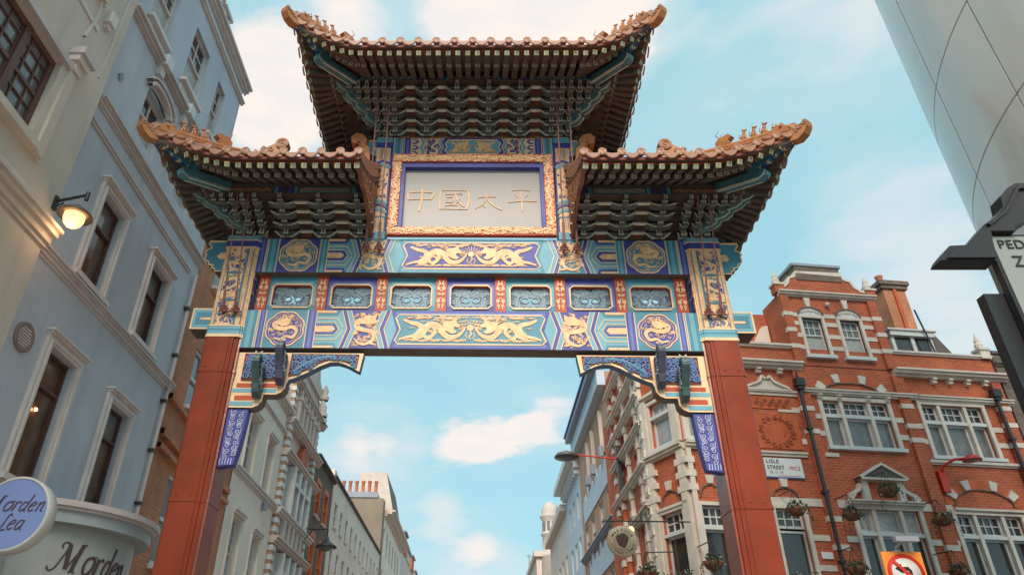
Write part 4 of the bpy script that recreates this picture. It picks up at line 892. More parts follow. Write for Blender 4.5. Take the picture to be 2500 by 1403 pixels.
# purlin boards
for nm, ua, ub, zp, rf, s in (('c', -2.35, 2.35, ZPC, roofC, 1), ('s', 1.78, 4.35, ZPS, roofs[1], 1), ('s', 1.78, 4.35, ZPS, roofs[-1], -1)):
    fr = (GF if s > 0 else GF.flip()).at(0, 0, .80)
    t = MB(); t.box(fr, ua, ub, zp+.05, zp+.20, -1.6-.5, 0, 'bracket_board'); pb = t.build('purlin_board', rf)
    L_ = ub-ua
    for k in range(3 if nm == 'c' else 2):
        t = MB(); c = ua+L_*(k+.5)/(3 if nm == 'c' else 2)
        t.box(fr, c-.42, c+.42, zp+.07, zp+.18, 0, .004, 'bracket_teal' if k % 2 == 0 else 'rafter')
        for q in range(5): t.stroke(fr, [(c-.38+.16*q, zp+.10), (c-.32+.16*q, zp+.15), (c-.26+.16*q, zp+.11), (c-.22+.16*q, zp+.14)], .022, 0, .008, 'tile_orange' if k == 1 or nm == 's' else 'bracket_line')
        for f in (1, -1): t.box(fr, c+f*.48-.03, c+f*.48+.03, zp+.06, zp+.19, 0, .008, 'teal'); t.box(fr, c+f*.58-.025, c+f*.58+.025, zp+.06, zp+.19, 0, .008, 'royal')
        t.build('purlin_painting', pb)
    t = MB(); t.tube([fr(ua-.1, zp+.26, -.1), fr(ub+.1, zp+.26, -.1)], .075, 'soffit', 10); t.build('purlin', rf)
    t = MB(); t.box(fr, ua, ub, zp+.19, zp+.42, -2.0, -.16, 'soffit'); t.build('soffit_board', rf)
# ================================================================== GROUND
GRD = Frame((0, 0, 0), (1, 0, 0), (0, 1, 0), (0, 0, 1))
mat('orange_glass', (.40, .10, .03), .15, .2, 4)
mat('brick_tan2', (.26, .20, .155), .9, .15, .6, brick=(.215, .072, (.30, .235, .18), (.24, .2, .16), .006), dirt=.2)
mat('lamp_glow', (.9, .5, .2), .4, 0, 1, emit=(1., .62, .28), es=5.)
mat('shade_metal', (.13, .10, .07), .35, .15, 6)
mat('asphalt', (.10, .095, .09), .85, .2, 2, .4, 60); mat('paving', (.42, .37, .32), .8, .15, 1.2, brick=(.6, .45, (.46, .40, .34), (.2, .18, .16), .008))
t = MB(); t.face([(-400, -60, -.02), (400, -60, -.02), (400, 600, -.02), (-400, 600, -.02)], 'asphalt'); tag(t.build('ground'), kind='structure')
for nm, x0, x1 in (('pavement', -6.3, -3.0), ('pavement', 3.0, 5.35)):
    t = MB(); t.box(Frame((0, 0, 0), (1, 0, 0)), x0, x1, -.02, .10, -80 if x0 < 0 else -19.0, 5, 'paving'); tag(t.build(nm), kind='structure')
t = MB(); t.face([(-3, -5, -.014), (3, -5, -.014), (3, 80, -.014), (-3, 80, -.014)], 'paving'); tag(t.build('pedestrian_street'), kind='structure')
# ================================================================== BUILDING HELPERS
mat('blue_render', (.50, .52, .58), .75, .08, .8, .25, 30, dirt=.3); mat('cream_render', (.62, .52, .44), .75, .08, .9, .2, 30, dirt=.3)
mat('trim_grey', (.66, .58, .55), .6, .08, 3); mat('trim_violet', (.55, .47, .46), .6, .08, 3); mat('white_paint', (.62, .61, .60), .5, .06, 3, dirt=.1)
mat('white_render', (.86, .73, .63), .75, .08, .7, .2, 20, dirt=.3); mat('glass_dark', (.045, .036, .032), .06, .2, 2, spec=.8); mat('glass_grey', (.17, .165, .16), .08, .25, 3, spec=.7)
mat('glass_warm', (.12, .065, .035), .10, .35, 4, spec=.6); mat('curtain', (.42, .40, .38), .5, .15, 12); mat('frame_brown', (.13, .055, .045), .5, .15, 6)
mat('brick_orange', (.42, .072, .027), .85, .18, 1.3, brick=(.225, .085, (.54, .105, .036), (.42, .20, .13), .010), dirt=.15)
mat('brick_brown', (.52, .175, .075), .85, .2, 1.2, brick=(.215, .072, (.60, .22, .10), (.26, .20, .16), .008), dirt=.2)
mat('brick_dark', (.13, .09, .07), .85, .2, 1.2, brick=(.215, .072, (.22, .155, .115), (.15, .13, .11), .008), dirt=.2)
mat('brick_tan', (.45, .22, .13), .85, .12, 1., brick=(.215, .072, (.52, .27, .17), (.45, .33, .27), .008))
mat('rubbed_red', (.52, .105, .035), .7, .15, 3, .3, 30); mat('stone_cream', (.68, .58, .50), .75, .12, 2.5, .3, 30, dirt=.15); mat('stone_pink', (.62, .51, .46), .75, .1, 2.5, .3, 30)
mat('orange_paint', (.62, .14, .03), .6, .1, 3); mat('slate', (.125, .095, .085), .7, .2, 5, .3, 20); mat('pale_blue', (.50, .56, .66), .7, .06, 2); mat('dark_iron', (.03, .027, .03), .45, .2, 8)
mat('lead', (.28, .30, .36), .6, .1, 3); mat('pot_clay', (.45, .15, .08), .7, .2, 5)
def wall(t, fr, u0, u1, z0, z1, holes, m, rev=.16, mr=None, d=0.):
    us = sorted({u0, u1, *[h[0] for h in holes], *[h[1] for h in holes]}); zs = sorted({z0, z1, *[h[2] for h in holes], *[h[3] for h in holes]})
    us = [u for u in us if u0 <= u <= u1]; zs = [z for z in zs if z0 <= z <= z1]
    for a, b in zip(us, us[1:]):
        for c, e in zip(zs, zs[1:]):
            mu, mz = (a+b)/2, (c+e)/2
            if any(h[0] < mu < h[1] and h[2] < mz < h[3] for h in holes): continue
            t.face([fr(a, c, d), fr(b, c, d), fr(b, e, d), fr(a, e, d)], m, [(a, c), (b, c), (b, e), (a, e)])
    mr = mr or m
    for h in holes:
        a, b, c, e = h[:4]; r = d-rev
        for q in (((a, c), (a, e)), ((b, e), (b, c)), ((a, e), (b, e)), ((b, c), (a, c))):
            (x0, y0), (x1, y1) = q; t.face([fr(x0, y0, d), fr(x0, y0, r), fr(x1, y1, r), fr(x1, y1, d)], mr, [(x0, y0), (x0+rev, y0), (x1+rev, y1), (x1, y1)])
def shell(t, fr, u0, u1, z1, depth, m, mt=None):
    """side, back and top faces of a block behind the facade"""
    t.face([fr(u0, 0, -depth), fr(u0, 0, 0), fr(u0, z1, 0), fr(u0, z1, -depth)], m, [(0, 0), (depth, 0), (depth, z1), (0, z1)])
    t.face([fr(u1, 0, 0), fr(u1, 0, -depth), fr(u1, z1, -depth), fr(u1, z1, 0)], m, [(0, 0), (depth, 0), (depth, z1), (0, z1)])
    t.face([fr(u0, z1, 0), fr(u1, z1, 0), fr(u1, z1, -depth), fr(u0, z1, -depth)], mt or m); t.face([fr(u1, 0, -depth), fr(u0, 0, -depth), fr(u0, z1, -depth), fr(u1, z1, -depth)], m)
def window(par, fr, u0, u1, z0, z1, d=-.13, mf='white_paint', glass='glass_dark', fw=.055, mid=None, cols=0, rows=0, low=(0, 0), name='window'):
    """sash window; mid = transom height, cols x rows bars in the upper light"""
    t = MB(); t.box(fr, u0, u0+fw, z0, z1, d, d+.06, mf); t.box(fr, u1-fw, u1, z0, z1, d, d+.06, mf); t.box(fr, u0+fw, u1-fw, z0, z0+fw*1.2, d, d+.06, mf); t.box(fr, u0+fw, u1-fw, z1-fw, z1, d, d+.06, mf)
    if mid: t.box(fr, u0+fw, u1-fw, mid-fw*.5, mid+fw*.5, d, d+.07, mf)
    a, b, c, e = u0+fw, u1-fw, (mid+fw*.5 if mid else z0+fw*1.2), z1-fw
    bw = max(.014, fw*.28)
    for k in range(1, cols): x = a+(b-a)*k/cols; t.box(fr, x-bw, x+bw, c, e, d, d+.045, mf)
    for k in range(1, rows): y = c+(e-c)*k/rows; t.box(fr, a, b, y-bw, y+bw, d+.001, d+.044, mf)
    if mid:
        for k in range(1, low[0]): x = a+(b-a)*k/low[0]; t.box(fr, x-bw, x+bw, z0+fw*1.2, mid-fw*.5, d, d+.045, mf)
        for k in range(1, low[1]): y = z0+fw*1.2+(mid-fw*1.7-z0)*k/low[1]; t.box(fr, a, b, y-bw, y+bw, d+.001, d+.044, mf)
    w_ = t.build(name, par)
    cs = [(a, b, c, e)]+([(a, b, z0+fw*1.2, mid-fw*.5)] if mid else [])
    for i, (a, b, c, e) in enumerate(cs):
        g = glass if isinstance(glass, str) else glass[i % len(glass)]
        t = MB(); t.box(fr, a-.01, b+.01, c-.01, e+.01, d-.02, d+.012, g); t.build('pane', w_)
    return w_
def surround(par, fr, u0, u1, z0, z1, w=.14, m='trim_grey', cap=.10, sill=True, open_bottom=False):
    t = MB(); t.box(fr, u0-w, u0, z0, z1+w, 0, .06, m); t.box(fr, u1, u1+w, z0, z1+w, 0, .06, m); t.box(fr, u0, u1, z1, z1+w, 0, .06, m)
    t.box(fr, u0-w*.55, u0-w*.25, z0, z1+w*.5, .06, .085, m); t.box(fr, u1+w*.25, u1+w*.55, z0, z1+w*.5, .06, .085, m); t.box(fr, u0-w*.25, u1+w*.25, z1+w*.3, z1+w*.55, .06, .085, m)
    if cap: t.box(fr, u0-w-.02, u1+w+.02, z1+w, z1+w+.035, 0, .10, m); t.box(fr, u0-w-.05, u1+w+.05, z1+w+.035, z1+w+.07, 0, .14, m)
    if sill: t.box(fr, u0-w-.04, u1+w+.04, z0-.09, z0-.002, 0, .13, m)
    return t.build('window_surround', par)
def cornice(par, fr, u0, u1, z, prof, m, name='cornice'):
    """prof: list of (height, projection) stacked upwards from z"""
    t = MB(); y = z
    for h, p in prof: t.box(fr, u0, u1, y, y+h, 0, p, m); y += h
    return t.build(name, par)
def curtains(par, fr, u0, u1, z0, z1, d, m='curtain'):
    t = MB(); n = 9; rows = [[], []]
    for k in range(n*2+1): x = u0+(u1-u0)*k/(n*2); dd = d+(.018 if k % 2 else 0); rows[0].append(fr(x, z0, dd)); rows[1].append(fr(x, z1, dd))
    t.grid(rows, m, smooth=False); return t.build('curtain', par)
# ================================================================== LEFT SIDE
LF = Frame((-6.3, 0, 0), (0, 1, 0), (0, 0, 1), (1, 0, 0))
# ---- cream building
cb = thing('cream_building', 'cream rendered building with brown multi-pane window and moulded trims at far left', 'building', (-6.3, 4, 0))
H = [(4.9, 7.15, 8.28, 9.75), (4.9, 7.15, 11.6, 13.6)]
t = MB(); wall(t, LF, -3, 8.22, 0, 18, H, 'cream_render', .14, d=.10); t.box(LF, 8.215, 8.22, 0, 18, 0, .099, 'cream_render'); shell(t, LF, -3, 8.2, 18, 9, 'cream_render'); t.build('wall', cb)
for h in H:
    t = MB(); fw = .09; a, b, c, e = h; fr = LF.at(0, 0, -.02)
    t.box(fr, a, a+fw, c, e, 0, .07, 'frame_brown'); t.box(fr, b-fw, b, c, e, 0, .07, 'frame_brown'); t.box(fr, a, b, c, c+fw, 0, .069, 'frame_brown'); t.box(fr, a, b, e-fw, e, 0, .069, 'frame_brown')
    t.box(fr, a, b, (c+e)/2-.03, (c+e)/2+.03, .0, .055, 'frame_brown'); 
    for x in (a+(b-a)*.36, a+(b-a)*.7): t.box(fr, x-.06, x+.06, c, e, 0, .075, 'frame_brown')
    for k in range(1, 9): x = a+(b-a)*k/9; t.box(fr, x-.012, x+.012, c, e, 0, .04, 'frame_brown')
    for k in range(1, 6): z = c+(e-c)*k/6; t.box(fr, a, b, z-.012, z+.012, 0, .041, 'frame_brown')
    w_ = t.build('window', cb); t = MB(); t.box(fr, a, b, c, e, -.03, .01, 'glass_grey'); t.build('pane', w_)
    fr = LF.at(0, 0, .10); t = MB()
    t.box(fr, b+.0, b+.13, c-.1, e+.05, 0, .05, 'cream_render'); t.box(fr, b+.13, b+.30, c-.1, e+.25, 0, .10, 'cream_render'); t.box(fr, b+.30, b+.36, c-.1, e+.25, 0, .04, 'trim_grey')
    t.box(fr, a-.3, b+.14, e+.02, e+.12, 0, .12, 'trim_violet'); t.box(fr, a-.3, b+.1, c-.12, c-.0, 0, .16, 'cream_render'); t.build('window_surround', cb)
    t = MB(); t.box(fr, b+.10, b+.40, e+.22, e+.34, 0, .18, 'trim_grey'); t.box(fr, b+.07, b+.44, e+.34, e+.46, 0, .24, 'trim_violet'); t.box(fr, b+.16, b+.34, e+.05, e+.22, 0, .13, 'cream_render'); t.build('scroll_corbel', cb)
    t = MB(); t.box(fr, a, b+.42, c-.62, c-.54, 0, .03, 'trim_grey'); t.build('sill_moulding', cb)
t = MB(); fr = LF.at(0, 0, .10)
t.stroke(fr, smooth_path([(7.35, 10.6), (7.42, 11.3), (7.2, 11.9), (6.7, 12.3)], 6), .03, 0, .05, 'trim_grey'); t.stroke(fr, [(8.0, 10.4), (8.0, 12.6)], .03, 0, .02, 'trim_grey'); t.build('panel_moulding', cb)
t = MB(); t.box(fr, 7.62, 7.8, 11.30, 11.55, 0, .12, 'trim_grey'); t.box(fr, 7.66, 7.76, 11.2, 11.3, 0, .08, 'trim_grey'); t.build('small_corbel', cb)
cornice(cb, fr, -3, 8.23, 7.22, [(.06, .05), (.10, .10), (.07, .18), (.05, .24)], 'cream_render', 'string_course')
# ---- blue building
bb = thing('blue_building', 'pale blue rendered four storey building with white moulded window surrounds and brown windows', 'building', (-6.3, 10.8, 0))
W = dict(w1=(9.26, 10.03, 4.30, 6.20), w2=(11.28, 12.03, 4.22, 6.15), w3=(9.28, 10.03, 7.47, 9.08), w4=(11.34, 12.10, 7.47, 9.05), w5=(9.50, 10.30, 10.70, 11.75), w6=(11.35, 12.10, 10.70, 11.75), w0=(8.75, 9.55, 12.95, 14.62), w7=(10.42, 11.28, 13.05, 14.68), w8=(11.95, 12.45, 13.0, 14.65))
t = MB(); wall(t, LF, 8.22, 13.33, 4.2, 15.85, list(W.values()), 'blue_render', .17)
wall(t, LF, 9.9, 13.33, 0, 4.2, [], 'blue_render'); 
t.face([LF(13.33, 0, 0), LF(13.33, 0, -9), LF(13.33, 15.85, -9), LF(13.33, 15.85, 0)], 'blue_render'); t.face([LF(8.22, 15.85, 0), LF(13.33, 15.85, 0), LF(13.33, 15.85, -9), LF(8.22, 15.85, -9)], 'slate')
t.box(LF, 8.22, 9.9, 4.12, 4.2, -3, 0, 'blue_render'); t.build('wall', bb)
for k in ('w1', 'w2', 'w3', 'w4'):
    a, b, c, e = W[k]
    window(bb, LF, a, b, c, e, -.15, 'frame_brown', ('glass_grey' if k != 'w1' else 'glass_warm', 'glass_warm'), .045, e-.52)
    surround(bb, LF, a, b, c, e, .14, 'trim_grey', .1, True)
t = MB(); a, b, c, e = W['w1']; t.lathe(LF(9.62, 5.35, -.112), [(.001, .03), (.02, .022), (.028, 0)], 'lamp_glow', 10, 'X'); 
mat('lamp_glow', (.9, .5, .2), .4, 0, 1, emit=(1., .62, .28), es=5.); tag(t.build('lit_globe_light'), 'small warm globe light glowing inside the lower blue building window', 'light')
for k in ('w5', 'w6'):
    a, b, c, e = W[k]; window(bb, LF, a, b, c, e, -.15, 'trim_grey', ('glass_dark', 'curtain'), .05, (c+e)/2+.05, 2, 1)
    t = MB(); cu = (a+b)/2; arc = [(cu+.48*math.cos(q), e+.02+.24*math.sin(q)) for q in [math.pi*k/10 for k in range(11)]]; t.stroke(LF, arc, .07, 0, .10, 'trim_grey'); t.stroke(LF, [(p[0]+(p[0]-cu)*.18, p[1]+.06) for p in arc], .035, 0, .14, 'trim_violet')
    t.prism(LF, [(a, e)]+[(cu+(b-a)/2*math.cos(q), e+.14*math.sin(q)) for q in [math.pi-math.pi*k/8 for k in range(9)]], 0, .004, 'glass_dark'); t.build('hood_mould', bb)
for k in ('w0', 'w7', 'w8'):
    a, b, c, e = W[k]; window(bb, LF, a, b, c, e, -.15, 'trim_grey', ('glass_dark', 'curtain'), .05, (c+e)/2+.05, 2, 2)
    t = MB(); t.box(LF, a-.06, b+.06, c-.09, c-.002, 0, .13, 'trim_grey'); t.box(LF, a, b, c-.32, c-.09, 0, .03, 'white_paint'); t.build('window_sill', bb)
P2 = [(.04, .03), (.06, .06), (.04, .09), (.03, .13)]
cornice(bb, LF, 8.3, 13.36, 10.16, P2, 'trim_violet', 'string_course'); cornice(bb, LF, 8.3, 12.9, 9.76, [(.05, .035), (.04, .06)], 'trim_violet', 'string_course')
cornice(bb, LF, 8.22, 13.36, 7.18, P2, 'trim_violet', 'string_course'); cornice(bb, LF, 8.22, 12.9, 12.40, [(.04, .05), (.06, .10), (.05, .16)], 'trim_violet', 'string_course')
cornice(bb, LF, 8.22, 13.40, 15.28, [(.05, .06), (.05, .10)], 'trim_grey', 'eaves_cornice'); cornice(bb, LF, 8.22, 13.45, 15.70, [(.06, .05), (.08, .12), (.07, .20)], 'trim_grey', 'parapet')
for c in (9.6, 10.9, 11.75, 12.5): t = MB(); t.box(LF, c-.12, c+.12, 12.42, 12.68, 0, .2, 'white_paint'); t.box(LF, c-.08, c+.08, 12.2, 12.42, 0, .1, 'trim_grey'); t.build('corbel', bb)
for c in (8.85, 9.4, 10.0, 10.6, 11.2):                                       # raised lattice ornament under the parapet
    t = MB()
    for q in ((0, .5), (.5, 0)): t.stroke(LF, [(c, 15.86+q[0]*1.2), (c+.5, 15.86+q[1]*1.2)], .06, -.05, .04, 'trim_grey')
    t.box(LF, c-.03, c+.53, 16.42, 16.50, -.2, .08, 'trim_grey'); t.box(LF, c, c+.5, 15.85, 16.42, -.2, -.04, 'blue_render'); t.build('parapet_lattice', bb)
for (u, v) in ((8.62, 11.1), (12.75, 13.5)):
    t = MB(); t.prism(LF, [(u-.08, v), (u, v-.1), (u+.08, v), (u, v+.1)], 0, .04, 'lead'); t.build('tie_plate', bb)
t = MB(); t.tube([LF(13.16, 4.0, .07), LF(13.16, 9.9, .07)], .035, 'trim_violet', 8)
t.build('drainpipe', bb)
for z in (4.9, 5.9, 6.9, 7.9, 9.0): t = MB(); t.box(LF, 13.08, 13.20, z, z+.05, 0, .12, 'dark_iron'); t.build('pipe_bracket', bb)
t = MB(); t.lathe(LF(8.66, 6.03, 0), [(.001, .03), (.17, .03), (.19, .045), (.215, .035), (.215, 0)], 'plaque_brown', 20, 'X'); mat('plaque_brown', (.27, .18, .16), .6, .1, 8)
pl = tag(t.build('wall_plaque'), 'round brown memorial plaque with rows of small lettering on the blue wall', 'plaque')
R = random.Random(2)
for k in range(7):
    t = MB(); z = 6.03+.12-.04*k; h = math.sqrt(max(0, .15**2-(z-6.03)**2))
    x = -h
    while x < h-.02: l = R.uniform(.012, .035); t.box(LF, 8.66+x, 8.66+min(x+l, h), z-.009, z+.009, .03, .034, 'trim_grey'); x += l+.012
    t.build('plaque_lettering', pl)
# wall lantern, lit
lt = thing('wall_lantern', 'lit glass wall lantern with dark shade on an iron arm against the blue wall', 'lantern', (-6.2, 8.13, 7.98))
def Ypt(px, py, Y): r = ray(px, py); return CAM+r*((Y-CAM.y)/r.y)
a, b = Ypt(122, 492, 8.13), Ypt(215, 476, 8.13); b.z = a.z+.02*0+(b.z-a.z)
wallp = Vector((-6.2, 8.13, a.z)); head = Ypt(192, 532, 8.13)
t = MB(); t.tube([wallp, b], .022, 'dark_iron', 8); t.box(Frame(wallp, (0, 1, 0), (0, 0, 1), (1, 0, 0)), -.04, .04, -.14, .08, -.0, .04, 'dark_iron'); t.tube([b+Vector((0, 0, .04)), b-Vector((0, 0, .10))], .03, 'dark_iron', 8); t.tube([wallp+Vector((0, 0, -.12)), wallp+Vector((.14, 0, -.02))], .012, 'dark_iron', 6)
t.build('arm', lt)
hc = Vector((b.x-.08, 8.13, head.z+.06)); t = MB(); t.lathe(hc, [(.02, .16), (.05, .15), (.09, .10), (.14, .08), (.235, .0), (.24, -.03), (.20, -.02), (.12, .02)], 'shade_metal', 20); mat('shade_metal', (.13, .10, .07), .35, .15, 6); t.build('lamp_shade', lt)
mat('globe_glass', (.8, .62, .4), .2, .1, 6, emit=(1., .60, .28), es=.9)
t = MB(); t.lathe(hc, [(.14, -.01), (.145, -.08), (.12, -.16), (.07, -.21), (.001, -.23)], 'globe_glass', 16); t.build('globe', lt)
t = MB(); t.ball(hc+Vector((0, 0, -.06)), .08, .08, .07, 'lamp_glow', 10); t.build('bulb', lt)
pl_ = bpy.data.lights.new('lantern_light', 'POINT'); pl_.energy = 3; pl_.color = (1, .62, .32); pl_.shadow_soft_size = .1; po = bpy.data.objects.new('lantern_light', pl_); COL.objects.link(po); po.parent = lt; po.location = hc+Vector((0, -.05, -.32))-Vector((-6.2, 8.13, 7.98))
# bow shopfront
class Wrap:
    def __init__(s, P): s.P = P; s.L = [0.]; [s.L.append(s.L[-1]+math.dist(P[i], P[i+1])) for i in range(len(P)-1)]
    def __call__(s, u, v, d=0.):
        u = clamp(u, 0, s.L[-1]-1e-4); i = max(k for k in range(len(s.L)-1) if s.L[k] <= u); f = (u-s.L[i])/(s.L[i+1]-s.L[i])
        def nrm(j):
            a, b = s.P[max(j-1, 0)], s.P[min(j+1, len(s.P)-1)]; q = Vector((b[1]-a[1], -(b[0]-a[0]), 0)).normalized(); return q
        n = (nrm(i)*(1-f)+nrm(i+1)*f).normalized(); p = Vector((*s.P[i], 0)).lerp(Vector((*s.P[i+1], 0)), f); return p+n*d+Vector((0, 0, v))
bow = [(-9, 9.95), (-6.9, 9.95)]+[(-6.5+1.22*math.cos(RAD(q)), 11.12+1.2*math.sin(RAD(q))) for q in range(-88, 62, 10)]+[(-6.29, 12.7)]
WR = Wrap(bow); LB = WR.L[-1]
shop = thing('bow_shopfront', 'curved grey painted shop fascia with dark script lettering and moulded cornice', 'shopfront', (-6.3, 11, 0))
def loft(t, z0, z1, d0, d1, m, n=60):
    rows = [[WR(LB*i/n, z0, d0) for i in range(n+1)], [WR(LB*i/n, z0, d1) for i in range(n+1)], [WR(LB*i/n, z1, d1) for i in range(n+1)], [WR(LB*i/n, z1, d0) for i in range(n+1)]]
    for a in range(4): t.grid([rows[a], rows[(a+1) % 4]][::1], m, smooth=False)
mat('shop_grey', (.36, .36, .35), .5, .05, 2); mat('shop_blue', (.36, .39, .41), .5, .05, 2); mat('letter_brown', (.075, .04, .04), .5, .1, 8)
t = MB(); loft(t, 2.9, 3.86, -.05, 0, 'shop_grey'); fa = t.build('fascia', shop)
t = MB(); loft(t, 3.86, 4.02, -.05, .20, 'shop_blue'); loft(t, 4.02, 4.06, -.05, .26, 'trim_violet'); loft(t, 4.06, 4.14, -.05, .31, 'trim_violet'); t.build('cornice', shop)
t = MB(); loft(t, 2.80, 2.9, -.05, .07, 'frame_brown'); loft(t, 0, .5, -.05, .02, 'shop_grey'); loft(t, .5, 2.8, -.08, -.03, 'glass_warm'); t.build('shop_window', shop)
t = MB(); t.face([WR(LB*i/40, 4.14, -.0) for i in range(41)], 'lead'); t.build('canopy_top', shop)
# script letters: strokes in a 1-unit-high letter box  (x, y, thick?)
LET = {'M': (1.25, [([(-.25, .02), (-.30, .12), (-.16, .0), (.05, .12), (.22, .55), (.36, .95)], .05), ([(.36, .95), (.12, 1.0), (.0, .9), (.05, .78)], .05), ([(.34, .95), (.42, .55), (.52, .1)], .15), ([(.52, .1), (.74, .5), (.98, .97)], .045), ([(.95, .97), (.86, .5), (.82, .03)], .13), ([(.68, .02), (1.0, .02)], .04), ([(.9, .97), (1.12, .99)], .05)]),
       'o': (.52, [([(.25, .6), (.08, .5), (.02, .25), (.12, .02), (.3, .02), (.46, .2), (.5, .42), (.4, .6), (.25, .6)], .085), ([(.42, .58), (.55, .66)], .04)]),
       'r': (.42, [([(.1, .6), (.12, .3), (.04, .0)], .10), ([(.10, .35), (.22, .56), (.36, .62), (.4, .52)], .06)]),
       'd': (.55, [([(.4, .55), (.2, .6), (.04, .35), (.05, .08), (.18, .0), (.36, .2)], .075), ([(.55, 1.1), (.46, .6), (.38, .05), (.48, .02)], .085)]),
       'e': (.45, [([(.06, .3), (.36, .42), (.34, .58), (.2, .6), (.05, .4), (.03, .15), (.14, .0), (.36, .1)], .07)]),
       'n': (.55, [([(.08, .6), (.1, .3), (.04, .0)], .085), ([(.1, .35), (.24, .56), (.38, .6), (.4, .4), (.36, .06), (.5, .04)], .075)]),
       'L': (.6, [([(.6, .85), (.5, 1.0), (.38, .85), (.32, .4), (.2, .02), (.0, -.05), (-.05, .05), (.1, .08), (.35, -.05), (.6, .0)], .075)]),
       'a': (.5, [([(.4, .55), (.2, .6), (.04, .35), (.05, .08), (.18, .0), (.36, .2)], .075), ([(.44, .6), (.38, .1), (.48, .02)], .085)]),
       '&': (.5, [([(.5, .5), (.3, .3), (.1, .05), (.0, .15), (.1, .4), (.3, .6), (.3, .8), (.18, .85), (.12, .7), (.2, .4), (.4, .0)], .07)])}
def script(par, fr, text, u, v, h, m, d0=0., d1=.01, sp=.1, slant=.18, xs=1.):
    for ch in text:
        if ch == ' ': u += h*.3; continue
        wd, st = LET[ch]; t = MB()
        for pts, w in st: t.stroke(fr, [(u+h*xs*(x+slant*y), v+h*y) for x, y in (smooth_path(pts, 4) if len(pts) > 2 else pts)], w*h, d0, d1, m)
        t.build('letter', par); u += h*xs*(wd+sp)
    return u
def near(wr, px, py, z):
    best = None
    for k in range(0, 400):
        u = wr.L[-1]*k/400; p = wr(u, z)
        q = p-CAM; x = CX+FPX*q.dot(Rc)/q.dot(Fv); y = CY-FPX*q.dot(Uc)/q.dot(Fv)
        e = abs(x-px)
        if best is None or e < best[0]: best = (e, u)
    return best[1]
uM = near(WR, 138, 1350, 3.45)
script(fa, WR, 'Morden', uM, 3.26, .38, 'letter_brown', 0, .012, .06, .18, .74)
# hanging round sign
sg = thing('round_hanging_sign', 'round blue hanging sign with dark script lettering and thick cream rim', 'sign', (-4.75, 7.4, 3.3))
cpt = Ypt(28, 1252, 7.4); r = .37
SF = Frame(cpt, (1, 0, 0), (0, 0, 1), (0, -1, 0)); mat('sign_blue', (.17, .24, .50), .4, .05, 3); mat('rim_grey', (.48, .47, .46), .5, .06, 3)
t = MB(); t.lathe(cpt, [(.001, .18), (r*.97, .18), (r+.01, .16), (r+.012, .0), (r-.012, -.01), (r-.014, .006), (.001, .006)], 'rim_grey', 40, 'Y'); rim = t.build('rim', sg)
t = MB(); t.lathe(cpt, [(.001, -.0), (r-.016, -.0)], 'sign_blue', 40, 'Y'); t.build('face', sg)
script(sg, SF, 'Morden', -.31, .025, .155, 'letter_brown', 0, .006, .06, .25); script(sg, SF, '& Lea', -.24, -.16, .155, 'letter_brown', 0, .006, .06, .25)
t = MB(); t.tube([cpt+Vector((-r+.02, .09, .0)), Vector((-6.2, cpt.y+.09, cpt.z))], .02, 'dark_iron', 8); t.build('bracket_arm', sg)
# ---- brown-orange brick building behind the column
kb = thing('orange_brick_building', 'orange brown brick building with white sash windows behind the left gate column', 'building', (-6.3, 15.5, 0))
HW = [(14.25, 15.25, 7.3, 8.65), (14.35, 15.35, 4.1, 5.85), (16.2, 17.2, 7.3, 8.65), (14.3, 15.3, 10.3, 11.8)]
t = MB(); wall(t, LF, 13.34, 17.92, 0, 13.2, HW, 'brick_brown', .12, d=-.02); shell(t, LF, 13.34, 17.92, 13.2, 8, 'brick_brown', 'slate'); t.build('wall', kb)
for a, b, c, e in HW: window(kb, LF, a, b, c, e, -.12, 'white_paint', 'glass_grey', .07, (c+e)/2, 2, 1); t = MB(); t.box(LF, a-.06, b+.06, c-.09, c, -.02, .1, 'white_paint'); t.build('window_sill', kb)
for a, b, m in ((7.16, 7.28, 'brick_brown'), (6.42, 6.55, 'brick_brown'), (6.14, 6.24, 'brick_brown')): t = MB(); t.stroke(LF, smooth_path([(13.4, a), (13.9, a-.04), (14.4, a-.08), (15, a-.02), (15.8, a), (17.8, a)], 4), b-a, -.02, .09, m); t.build('brick_string', kb)
# ---- white rendered building
wb = thing('white_rendered_building', 'white rendered building with hooded sash windows behind the left gate column', 'building', (-6.3, 20, 0))
HW = [(18.58, 19.32, 4.35, 6.05), (20.43, 21.17, 4.35, 5.97), (18.58, 19.36, 7.3, 8.8), (20.5, 21.2, 7.25, 8.8)]
t = MB(); wall(t, LF, 17.94, 22.1, 0, 11.0, HW, 'white_render', .22); shell(t, LF, 17.94, 22.1, 11.0, 8, 'white_render', 'slate'); t.build('wall', wb)
for i, (a, b, c, e) in enumerate(HW):
    window(wb, LF, a, b, c, e, -.2, 'white_paint', ('glass_grey', 'curtain' if i < 2 else 'glass_grey'), .05, (c+e)/2, 2, 2)
    t = MB(); t.box(LF, a-.12, b+.14, e+.04, e+.12, 0, .08, 'trim_grey'); t.box(LF, a-.12, b+.18, e+.12, e+.17, 0, .12, 'trim_grey'); t.box(LF, a-.12, a-.04, c, e+.04, 0, .04, 'white_render'); t.box(LF, b+.04, b+.12, c, e+.04, 0, .04, 'white_render'); t.build('hood_moulding', wb)
cornice(wb, LF, 17.95, 22.3, 7.02, [(.05, .04), (.08, .09), (.05, .14)], 'trim_grey', 'string_course'); cornice(wb, LF, 17.95, 22.3, 9.45, [(.05, .04), (.07, .09)], 'trim_grey', 'string_course')
cornice(wb, LF, 17.95, 22.3, 10.1, [(.06, .06), (.08, .13), (.06, .2)], 'trim_grey', 'eaves_cornice')
t = MB(); t.box(LF, 20.85, 21.0, 6.75, 6.95, 0, .14, 'lead'); t.build('alarm_box', wb)
